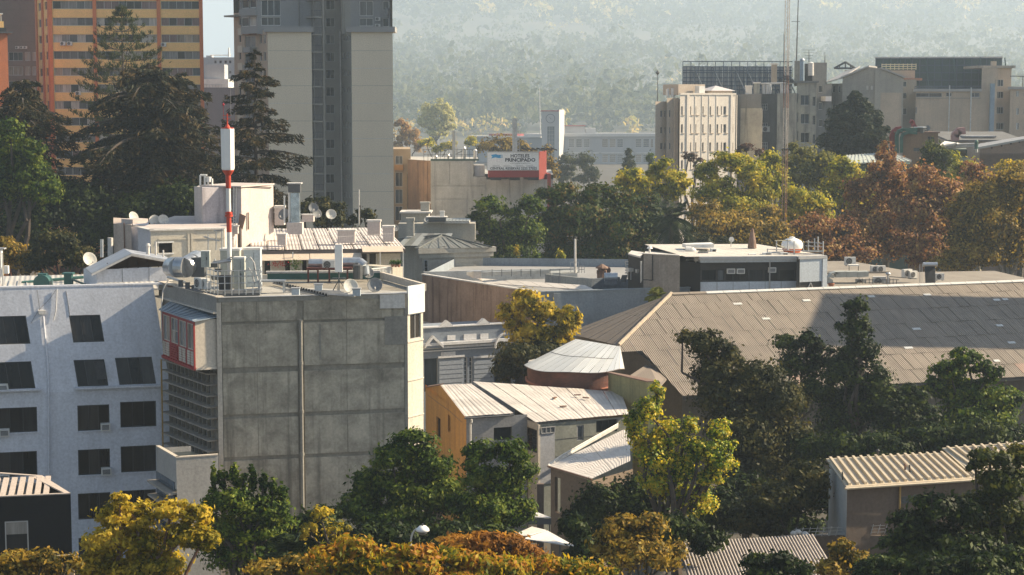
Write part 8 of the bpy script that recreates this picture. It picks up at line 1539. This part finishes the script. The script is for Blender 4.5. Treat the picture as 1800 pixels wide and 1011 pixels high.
# left conifers
def norfolk():
    rng = np.random.default_rng(4); d = 232; bx = 214; org = Vector((*XY(bx, d, 20), 0)); T = thing('norfolk_pine', 'tall tiered pine with tufted upswept branches before the orange block', 'tree', org); H = Z(17, d); k = d / FPX; mb = MB(); limb(mb, org, (org.x, d, H), .45, .05, rng, 12, .002); Vc, Va = [], []
    ys = [19, 26, 37, 50, 64, 80, 97, 115, 134, 155, 178, 203, 230, 260, 295, 335]
    for i, y in enumerate(ys):
        z = Z(y, d); L = min(84, 5 + i * 10.5 - max(0, i - 7) * 3.2) * k; n = 6 if i > 1 else 5; a0 = rng.uniform(0, 6)
        for j in range(n):
            a = a0 + 6.283 * j / n + rng.uniform(-.15, .15); dv = np.array([math.cos(a), math.sin(a), 0]); L2 = L * rng.uniform(.8, 1.1); st = np.array([org.x, d, z - .15 * L2])
            pts = [st + dv * t * L2 + np.array([0, 0, 1]) * (t * t * .32 - .08 * t) * L2 for t in np.linspace(0, 1, 5)]
            for p, q in zip(pts, pts[1:]): mb.tube(p, q, .05, .04, 4, False)
            nt = max(2, int(L2 / .95))
            for s_ in range(nt):
                t = 1 - s_ * .7 / nt if nt > 1 else 1; p = st + dv * t * L2 + np.array([0, 0, 1]) * (t * t * .32 - .08 * t) * L2
                for sd_ in ((0,) if s_ == 0 else (-1, 1)):
                    side = np.array([-dv[1], dv[0], 0]) * sd_ * (.35 + (1 - t) * L2 * .4); q = p + side; 
                    if sd_: mb.tube(p, q, .03, .02, 3, False)
                    c = q + np.abs(rng.normal(size=(34, 3))) * np.array([0, 0, .3]) + rng.normal(size=(34, 3)) * np.array([.15, .15, .05]); Vc.append(c); Va.append(np.repeat((dv * .35 + np.array([0, 0, 1.0]))[None], 34, 0))
    C, A = np.concatenate(Vc), np.concatenate(Va); V, F = leaf_cards(rng, C, .085, 4.6, 0, A, .45); np_mesh('crown', V, F, NOR, T, org); mk('trunk', mb, BARK, T)
norfolk()
conifer('cedar', 'huge drooping dark cedar in front of the orange block', (262, 212), 112, [(112, 20), (135, 60), (165, 92), (200, 112), (245, 138), (300, 140), (350, 135), (420, 135)], CED, 11, 20, 6, .42, .28, (.8, .2), 1.1, .34)
conifer('cedar', 'second dark cedar crowding behind the big one, right side', (318, 222), 128, [(128, 6), (155, 35), (200, 62), (260, 75), (330, 80), (400, 80)], CED, 12, 16, 5, .4, .3, (.62, .16), 1.0, .34)
conifer('cedar', 'flat topped dark cedar at the left edge behind the bright green tree', (38, 212), 142, [(142, 14), (160, 60), (190, 88), (240, 92), (300, 100), (380, 100)], CED, 13, 18, 6, .36, .26, (.62, .16), 1.1, .34)
conifer('spruce', 'slender open branched conifer standing before the grey tower', (447, 196), 90, [(90, 3), (110, 20), (140, 44), (180, 56), (220, 66), (262, 78), (300, 88), (345, 84), (400, 78)], CED, 14, 17, 5, .3, .22, (.6, .15), .9, .22, None, .08)
tree('bright_green_tree', 'bright green tree at the left edge below the cedar', (30, 196), [(18, 232, 34, 26, -1), (55, 262, 28, 24, -1), (12, 268, 34, 30), (50, 300, 44, 36), (5, 320, 40, 40), (70, 335, 44, 34)], FGR, 15, 4.8)
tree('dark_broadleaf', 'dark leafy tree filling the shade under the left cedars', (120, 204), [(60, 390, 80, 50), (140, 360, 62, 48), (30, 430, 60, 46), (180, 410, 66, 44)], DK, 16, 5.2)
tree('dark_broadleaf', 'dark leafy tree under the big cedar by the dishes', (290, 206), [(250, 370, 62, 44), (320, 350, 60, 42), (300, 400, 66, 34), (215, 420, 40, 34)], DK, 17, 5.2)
tree('olive_bush_tree', 'low olive gold tree left of the gabled rooftop hut', (105, 176), [(98, 428, 38, 30), (132, 452, 34, 24), (70, 455, 36, 26)], OLV, 18, 5.0)
tree('olive_bush_tree', 'rusty tinged low tree at the far left behind the roof fan', (20, 178), [(15, 440, 34, 30), (45, 462, 34, 24), (-10, 460, 30, 30)], BRG, 19, 5.0)
tree('round_tree', 'round olive gold tree behind the white terrace roof dishes', (575, 188), [(560, 362, 28, 20), (590, 372, 24, 20), (535, 368, 20, 18), (578, 390, 30, 18)], OLV, 20, 4.6)
tree('round_tree', 'smaller round olive tree by the bare pole', (640, 190), [(640, 378, 22, 16), (622, 388, 16, 12), (655, 390, 14, 12)], OLV, 21, 4.6)
# centre
tree('jacaranda', 'fresh green tree against the concrete hotel wall, left of the wide dark tree', (880, 226), [(862, 362, 32, 20, -2), (845, 385, 26, 22, -1), (895, 370, 24, 16, -2), (935, 360, 26, 20, -2), (870, 410, 48, 34), (920, 410, 44, 36), (900, 445, 50, 26)], FGR, 22, 4.6, 1.1)
tree('jacaranda', 'wide dark green tree with rusty crown tips in the centre', (1040, 232), [(985, 342, 46, 22), (1055, 345, 52, 24), (1110, 362, 40, 30), (1020, 385, 66, 42), (1095, 400, 56, 44), (1142, 385, 32, 44), (975, 400, 46, 46), (1060, 440, 76, 40), (1130, 440, 40, 36), (985, 450, 50, 30)], CRT, 23, 4.6, 1.15)
tree('understorey_tree', 'dark shrubby tree beside the villa wall', (880, 215), [(850, 462, 38, 20), (890, 468, 40, 22), (930, 470, 34, 18)], DK, 24, 4.8)
tree('sapling', 'small yellow green sapling lit among the dark trunks', (985, 212), [(985, 455, 10, 18), (992, 472, 12, 14)], YG, 25, 4.6)
tree('sapling', 'thin golden sapling beside the dark fork', (908, 218), [(908, 445, 7, 14), (910, 460, 6, 10)], GLD, 26, 4.4)
tree('sapling', 'faint green sapling in the shade of the wide dark tree', (945, 213), [(944, 455, 9, 18), (946, 474, 10, 12)], FGR, 27, 4.6)
def palm(px, py, d, R, n, lab, m, seed, lo=-1.1):
    rng = np.random.default_rng(seed); top = P(px, py, d); org = Vector((top.x, d, 0)); T = thing('palm', lab, 'palm tree', org); mb = MB(); limb(mb, org, top, .35, .28, rng, 6, .01); mk('trunk', mb, BARK, T); k = d / FPX
    for i in range(n):
        a = rng.uniform(0, 6.283); e = rng.uniform(lo, 1.25); L = R * k * rng.uniform(.8, 1.15); Vc, Va = [], []; st = np.array(top); h = np.array([math.cos(a), math.sin(a), 0]); rb = MB(); prev = None
        for t in np.linspace(0.05, 1, 26):
            p = st + h * L * t * math.cos(e) + np.array([0, 0, 1]) * L * (math.sin(e) * t - .75 * t * t * max(.2, math.cos(e)))
            if prev is not None:
                dv = p - prev; dv /= np.linalg.norm(dv); sdv = np.cross(dv, [0, 0, 1]); sdv /= np.linalg.norm(sdv) + 1e-6; rb.tube(prev, p, .03, .03, 3, False)
                for s_ in (-1, 1):
                    for _ in range(2): w = dv * .6 + sdv * s_ + np.array([0, 0, -.35]); l_ = L * .16 * math.sin(math.pi * min(1, t * .92 + .08)) + .05; Vc.append(p + w * l_); Va.append(w * l_)
            prev = p
        C, A = np.array(Vc), np.array(Va); ln = np.linalg.norm(A, axis=1)[:, None]; b_ = np.cross(A / ln, rng.normal(size=A.shape)); b_ /= np.linalg.norm(b_, axis=1)[:, None]; V = np.stack([C - A, C + b_ * .05, C + A, C - b_ * .05], axis=1).reshape(-1, 3); fo = np_mesh('frond', V, np.arange(4 * len(C)).reshape(-1, 4), m, T, org); mk('rib', rb, m, fo)
palm(1180, 385, 222, 58, 34, 'dark feathery palm between the dark tree and the yellow trees', leafm('palm_leaf', [(.015, .03, .012), (.03, .05, .02), (.07, .09, .035)], .2), 31)
palm(1156, 523, 168, 26, 16, 'small sunlit palm top poking up behind the hall hip', leafm('palm_leaf_lit', [(.1, .13, .03), (.2, .22, .05), (.3, .3, .08)], .3), 32, .1)
palm(505, 975, 84, 70, 16, 'dark palm half hidden behind the foreground foliage', leafm('palm_leaf', [(.015, .03, .012)], .2), 33)
Yt = [('yellow green tree with knobbly crown nearest the school building', 1120, 262, [(1110, 308, 28, 18), (1095, 318, 20, 12), (1140, 322, 26, 16), (1120, 335, 34, 16)], YG),
 ('yellow topped tree before the cream building corner', 1172, 258, [(1165, 292, 24, 18), (1150, 305, 20, 16), (1182, 312, 26, 20), (1195, 325, 26, 22), (1170, 335, 36, 22)], YG),
 ('tall yellow green tree with the fullest crown, before the cream building', 1285, 250, [(1285, 283, 40, 22), (1245, 300, 26, 22), (1320, 300, 38, 26), (1260, 335, 50, 34), (1335, 340, 40, 34), (1290, 370, 66, 34), (1350, 325, 22, 26)], YG),
 ('darker green gold tree below the fullest yellow crown', 1275, 240, [(1240, 380, 40, 36), (1300, 395, 54, 36), (1260, 420, 60, 30), (1345, 390, 36, 34)], BRG),
 ('airy yellow green tree behind the lattice mast', 1425, 272, [(1405, 272, 34, 24), (1450, 285, 36, 22), (1420, 305, 50, 30), (1470, 305, 26, 24), (1385, 300, 28, 30)], leafm('leaf_airy_green', [(.09, .1, .03), (.18, .18, .05), (.3, .27, .08)], .4)),
 ('small yellow tree at the left foot of the lattice mast', 1360, 262, [(1355, 275, 20, 16), (1345, 292, 24, 20), (1372, 320, 22, 30)], YG),
 ('mid green tree right of the lattice mast foot', 1410, 246, [(1395, 345, 34, 24), (1425, 355, 40, 26), (1395, 375, 36, 26), (1440, 380, 34, 26)], YG),
 ('deep green slim tree between the two rust trees', 1635, 262, [(1640, 262, 26, 20), (1660, 280, 24, 24), (1655, 320, 26, 40), (1630, 290, 22, 24)], leafm('leaf_mid_green', [(.03, .045, .012), (.07, .09, .02), (.14, .15, .03)], .35)),
 ('rust red plane tree with the pointed crown', 1555, 240, [(1555, 272, 22, 26), (1560, 305, 44, 36), (1525, 335, 46, 36), (1580, 345, 46, 44), (1530, 385, 56, 46), (1560, 420, 60, 40)], RST),
 ('reddish plane tree right of the pointed rust one', 1635, 236, [(1620, 315, 34, 34), (1650, 340, 42, 40), (1610, 375, 50, 46), (1660, 400, 46, 46), (1630, 435, 56, 36)], RST),
 ('thin reddish tree with the sparse top at the plant room', 1715, 250, [(1710, 300, 24, 22), (1728, 320, 30, 24), (1700, 335, 30, 26)], RST),
 ('golden brown tree at the right edge', 1770, 226, [(1775, 320, 50, 36), (1730, 345, 46, 36), (1800, 370, 50, 50), (1740, 395, 60, 46), (1790, 430, 60, 46), (1720, 440, 50, 40)], BRG),
 ('brown gold tree filling between rust trees and the right edge', 1690, 226, [(1690, 375, 36, 40), (1700, 425, 44, 44), (1675, 460, 44, 28)], BRG),
 ('rust brown tree behind the orange based tank', 1450, 232, [(1430, 400, 50, 30), (1480, 405, 48, 34), (1450, 435, 60, 34), (1500, 440, 50, 34)], RST),
 ('brown tree behind the office roof spire', 1340, 228, [(1330, 425, 46, 26), (1370, 415, 36, 30), (1385, 440, 30, 24)], BRG),
 ('dim olive tree at the left end of the office roof', 1240, 226, [(1225, 430, 38, 30), (1270, 440, 36, 26), (1205, 445, 24, 26)], OLV)]
for i, (lab, bx, d, lobes, m) in enumerate(Yt): tree('autumn_tree' if m in (RST, BRG) else 'yellow_green_tree', lab, (bx, d), lobes, m, 40 + i, 4.9, 1.05, 1.4, bark=PALEBARK, droop=.1)
tree('bare_tree', 'thin purple brown half bare tree before the cream building', (1215, 285), [(1210, 275, 16, 12), (1222, 285, 18, 12)], PUR, 60, 4.2, .3)
tree('bare_tree', 'reddish thin topped tree before the dark grey building', (1320, 280), [(1312, 258, 18, 12), (1335, 268, 16, 10), (1300, 266, 10, 8)], PUR, 61, 4.2, .35)
# mid
tree('golden_tree', 'golden tree in front of the blue grey store wall', (935, 156), [(925, 525, 30, 20), (900, 548, 28, 26), (950, 545, 34, 26), (995, 558, 28, 22), (925, 585, 42, 28), (975, 590, 40, 24), (1005, 575, 20, 16)], GLD, 62, 6.0, 1.0, 2.2, droop=.1)
tree('golden_tree', 'darker olive lower tree under the golden crown', (930, 154), [(915, 625, 46, 30), (960, 620, 40, 26), (890, 650, 30, 24), (940, 655, 30, 20)], OLV, 63, 5.6, 1.1)
tree('olive_tree', 'large olive brown tree in front of the hall roof', (1320, 126), [(1232, 600, 44, 26), (1200, 590, 20, 14), (1265, 625, 46, 34), (1330, 665, 62, 40), (1280, 700, 70, 50), (1370, 700, 52, 44), (1250, 660, 40, 36), (1310, 760, 80, 54), (1385, 770, 50, 50), (1330, 830, 84, 56), (1410, 830, 44, 50)], OLV, 64, 6.0, 1.1, 1.5, droop=.15)
tree('ivy_clad_tree', 'tall narrow dark green column tree against the hall roof', (1505, 138), [(1505, 540, 28, 24), (1500, 575, 34, 30), (1512, 615, 40, 34), (1480, 650, 46, 36), (1530, 665, 48, 38), (1500, 710, 66, 44), (1555, 715, 56, 42), (1470, 740, 60, 40)], DK, 65, 6.2, 1.2, 1.2)
tree('ivy_clad_tree', 'dark green bushy tree left of the column tree', (1405, 139), [(1385, 605, 34, 20), (1420, 595, 24, 20), (1440, 625, 30, 30), (1400, 640, 46, 28), (1440, 680, 40, 36)], DK, 66, 6.2, 1.1, 1.2)
tree('ivy_clad_tree', 'low dark tree between the column tree and the light green one', (1600, 138), [(1600, 700, 36, 30), (1580, 740, 50, 36), (1630, 745, 50, 34), (1610, 785, 80, 30)], DK, 67, 6.2, 1.1)
tree('light_green_tree', 'light green tree in front of the hall eave at the right', (1700, 132), [(1700, 628, 34, 20), (1670, 650, 40, 26), (1735, 655, 30, 24), (1645, 680, 28, 24), (1700, 690, 62, 34), (1760, 705, 44, 34), (1720, 735, 76, 34)], FGR, 68, 6.2, 1.1, 1.5)
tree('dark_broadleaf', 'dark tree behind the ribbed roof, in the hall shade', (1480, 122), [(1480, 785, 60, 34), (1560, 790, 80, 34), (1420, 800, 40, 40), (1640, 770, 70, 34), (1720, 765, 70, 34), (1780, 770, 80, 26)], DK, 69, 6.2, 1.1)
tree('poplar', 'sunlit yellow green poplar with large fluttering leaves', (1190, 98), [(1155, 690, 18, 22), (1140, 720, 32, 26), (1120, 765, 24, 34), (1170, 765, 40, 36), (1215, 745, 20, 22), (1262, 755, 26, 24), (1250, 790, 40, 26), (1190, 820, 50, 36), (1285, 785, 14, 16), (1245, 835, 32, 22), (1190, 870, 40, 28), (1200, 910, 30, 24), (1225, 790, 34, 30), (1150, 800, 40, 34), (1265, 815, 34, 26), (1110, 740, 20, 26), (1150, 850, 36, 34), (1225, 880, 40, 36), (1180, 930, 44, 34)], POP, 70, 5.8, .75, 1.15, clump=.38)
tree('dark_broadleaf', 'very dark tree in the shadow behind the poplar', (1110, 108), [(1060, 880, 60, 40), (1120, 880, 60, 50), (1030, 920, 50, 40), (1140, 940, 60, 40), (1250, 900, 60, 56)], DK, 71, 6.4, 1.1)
tree('dark_broadleaf', 'brownish dark tree left of the ribbed roof house', (1390, 104), [(1370, 880, 70, 44), (1420, 850, 50, 50), (1330, 910, 70, 40)], OLV, 72, 6.4, 1.1)
# foreground
tree('acacia', 'dense dark green tree against the corner of the concrete building', (730, 104), [(725, 780, 48, 30), (690, 805, 44, 32), (755, 815, 50, 36), (655, 850, 46, 36), (710, 855, 62, 42), (770, 870, 56, 42), (630, 895, 46, 36), (690, 910, 80, 40)], FGR, 73, 5.4, 1.1, 2.0, up=.1)
tree('acacia', 'second dark green tree before the ochre house and stucco wall', (870, 102), [(848, 795, 36, 26), (900, 795, 40, 28), (830, 830, 36, 32), (920, 830, 28, 30), (880, 850, 60, 40), (850, 895, 70, 40), (910, 900, 40, 36)], FGR, 74, 5.4, 1.1, 2.0, up=.1)
tree('spiky_green_tree', 'green tree with upright lumpy shoots at the foot of the concrete wall', (432, 92), [(378, 838, 10, 26), (392, 845, 10, 26), (412, 835, 11, 28), (428, 848, 10, 24), (444, 836, 10, 28), (462, 850, 11, 26), (480, 855, 10, 24), (496, 868, 12, 22), (420, 885, 46, 34), (470, 895, 46, 34), (380, 880, 26, 26), (450, 930, 70, 40), (390, 925, 40, 34), (430, 975, 80, 36), (368, 895, 22, 24), (362, 945, 26, 34)], FGR, 75, 6.4, 1.2, 1.5)
tree('dark_broadleaf', 'dark low tree at the foot of the concrete wall', (560, 96), [(560, 920, 50, 34), (600, 945, 46, 30), (520, 950, 50, 34), (470, 980, 60, 34)], DK, 76, 6.8, 1.1)
tree('sparse_yellow_tree', 'sparse yellow leaved twiggy tree before the dark foliage', (585, 86), [(565, 905, 26, 22), (590, 935, 30, 24), (545, 935, 24, 22)], GLD, 77, 6.6, .3, 1.6)
tree('golden_foreground_tree', 'large golden yellow tree at the lower left', (235, 76), [(212, 878, 20, 16), (195, 905, 36, 26), (240, 905, 46, 30), (300, 895, 40, 24), (345, 905, 36, 26), (190, 950, 46, 32), (250, 950, 56, 36), (320, 940, 40, 26), (220, 1000, 70, 34), (280, 990, 60, 30), (355, 945, 36, 24), (160, 990, 40, 30)], GLD, 78, 6.0, .8, 2.0, droop=.15, bark=RUST)
tree('shrubby_tree', 'brown and olive shrubby tree at the bottom left corner', (60, 74), [(25, 985, 40, 22), (75, 980, 36, 20), (115, 990, 34, 20), (50, 1010, 70, 24)], BRG, 79, 6.0, .9, 1.9)
FGo = [('yellow orange street tree bottom, left of the lamp', 600, 70, [(575, 975, 40, 22), (625, 962, 44, 24), (660, 985, 46, 26), (600, 1005, 70, 24)], ORA), ('green gold street tree under the lamp', 715, 66, [(722, 966, 24, 14), (695, 972, 26, 14), (750, 972, 26, 14), (700, 985, 40, 22), (740, 990, 40, 22), (720, 1012, 60, 20)], ORA),
 ('rusty orange street tree right of the lamp', 845, 76, [(800, 955, 40, 20), (850, 948, 40, 18), (900, 955, 40, 20), (850, 975, 70, 22), (930, 975, 36, 18)], leafm('leaf_rust_orange', [(.2, .09, .02), (.38, .18, .04), (.48, .27, .05)], .45)), ('bright yellow orange street tree, nearest bottom centre', 850, 67, [(790, 980, 40, 22), (840, 990, 44, 22), (890, 995, 46, 22), (820, 1015, 70, 20)], ORA), ('yellow green street tree, bottom centre right', 985, 68, [(960, 992, 46, 20), (1020, 998, 44, 20), (1060, 1008, 36, 18)], ORA)]
for i, (lab, bx, d, lobes, m) in enumerate(FGo): tree('street_tree', lab, (bx, d), lobes, m, 90 + i, 6.2, 1.0, 2.2, group='orange street trees along the bottom', droop=.1)
tree('autumn_tree', 'dim orange brown tree in the shade below the poplar', (1120, 84), [(1090, 930, 44, 28), (1140, 925, 44, 28), (1060, 955, 34, 24), (1120, 970, 70, 36), (1180, 975, 40, 30)], BRG, 96, 6.4, .95, 1.9)
tree('dark_broadleaf', 'dark green tree before the corrugated shed', (1350, 78), [(1330, 985, 34, 18), (1375, 982, 34, 18), (1400, 1002, 40, 18), (1350, 1005, 50, 18)], DK, 97, 7.6, 1.0)
tree('autumn_tree', 'green and amber tree at the right end of the corrugated shed', (1485, 80), [(1480, 965, 28, 20), (1500, 985, 40, 24), (1460, 1000, 36, 22)], BRG, 98, 7.6, .9)
tree('dark_foreground_tree', 'large dark green tree covering the ribbed roof house at the lower right', (1660, 84), [(1640, 890, 50, 30), (1600, 920, 44, 28), (1690, 900, 50, 36), (1640, 950, 80, 40), (1580, 970, 50, 34), (1700, 970, 80, 46)], DK, 99, 7.6, 1.15)
tree('dark_foreground_tree', 'dark tree with yellow green top rising over the ribbed roof at the right edge', (1765, 86), [(1740, 805, 40, 22), (1790, 800, 34, 24), (1715, 820, 22, 16), (1770, 850, 60, 40), (1740, 900, 66, 44), (1790, 940, 60, 60), (1740, 990, 80, 40)], leafm('leaf_dim_green', [(.014, .022, .007), (.03, .045, .01), (.07, .085, .016), (.14, .13, .025)], .3), 100, 7.6, 1.15)
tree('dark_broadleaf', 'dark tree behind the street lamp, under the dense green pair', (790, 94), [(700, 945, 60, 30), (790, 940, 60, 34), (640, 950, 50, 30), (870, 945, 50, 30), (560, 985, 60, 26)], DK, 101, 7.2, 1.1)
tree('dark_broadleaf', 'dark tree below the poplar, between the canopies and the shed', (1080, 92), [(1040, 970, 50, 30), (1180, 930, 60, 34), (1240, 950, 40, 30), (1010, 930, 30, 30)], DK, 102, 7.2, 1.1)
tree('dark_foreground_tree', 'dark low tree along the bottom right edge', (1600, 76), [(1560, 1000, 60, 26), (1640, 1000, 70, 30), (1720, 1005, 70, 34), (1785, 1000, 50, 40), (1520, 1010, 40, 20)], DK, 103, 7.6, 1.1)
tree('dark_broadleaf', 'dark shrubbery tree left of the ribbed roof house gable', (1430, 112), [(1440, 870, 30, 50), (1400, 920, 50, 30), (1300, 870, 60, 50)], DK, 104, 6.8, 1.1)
tree('street_tree', 'amber street tree low at the bottom, left of the yellow orange one', (495, 72), [(470, 1000, 44, 18), (520, 992, 40, 20), (555, 998, 36, 20)], BRG, 105, 6.4, 1.0, 2.0, group='orange street trees along the bottom')
tree('street_tree', 'orange green street tree filling under the pale canopy', (905, 70), [(920, 1000, 50, 20), (1000, 1008, 50, 20), (860, 1010, 50, 16)], ORA, 106, 6.4, 1.0, 2.0, group='orange street trees along the bottom')
for i, (lab, bx, d, lobes, m) in enumerate([('yellow green tree at the back, between the airy tree and the pointed rust one', 1490, 268, [(1480, 300, 36, 26), (1510, 320, 36, 30), (1470, 335, 50, 30), (1520, 360, 50, 34)], YG), ('green gold tree at the back, right of the plant room', 1690, 270, [(1670, 285, 26, 24), (1690, 300, 36, 28), (1660, 330, 40, 34), (1725, 330, 40, 30)], YG), ('golden tree top at the right edge behind the brown one', 1790, 262, [(1780, 300, 34, 22), (1760, 320, 40, 26), (1805, 330, 40, 30)], GLD),
 ('yellow green tree low behind the office roof, left of the mast', 1300, 234, [(1290, 400, 60, 30), (1250, 395, 40, 26), (1340, 400, 40, 26)], BRG)]): tree('yellow_green_tree', lab, (bx, d), lobes, m, 120 + i, 4.9, 1.0, 1.4, droop=.1)
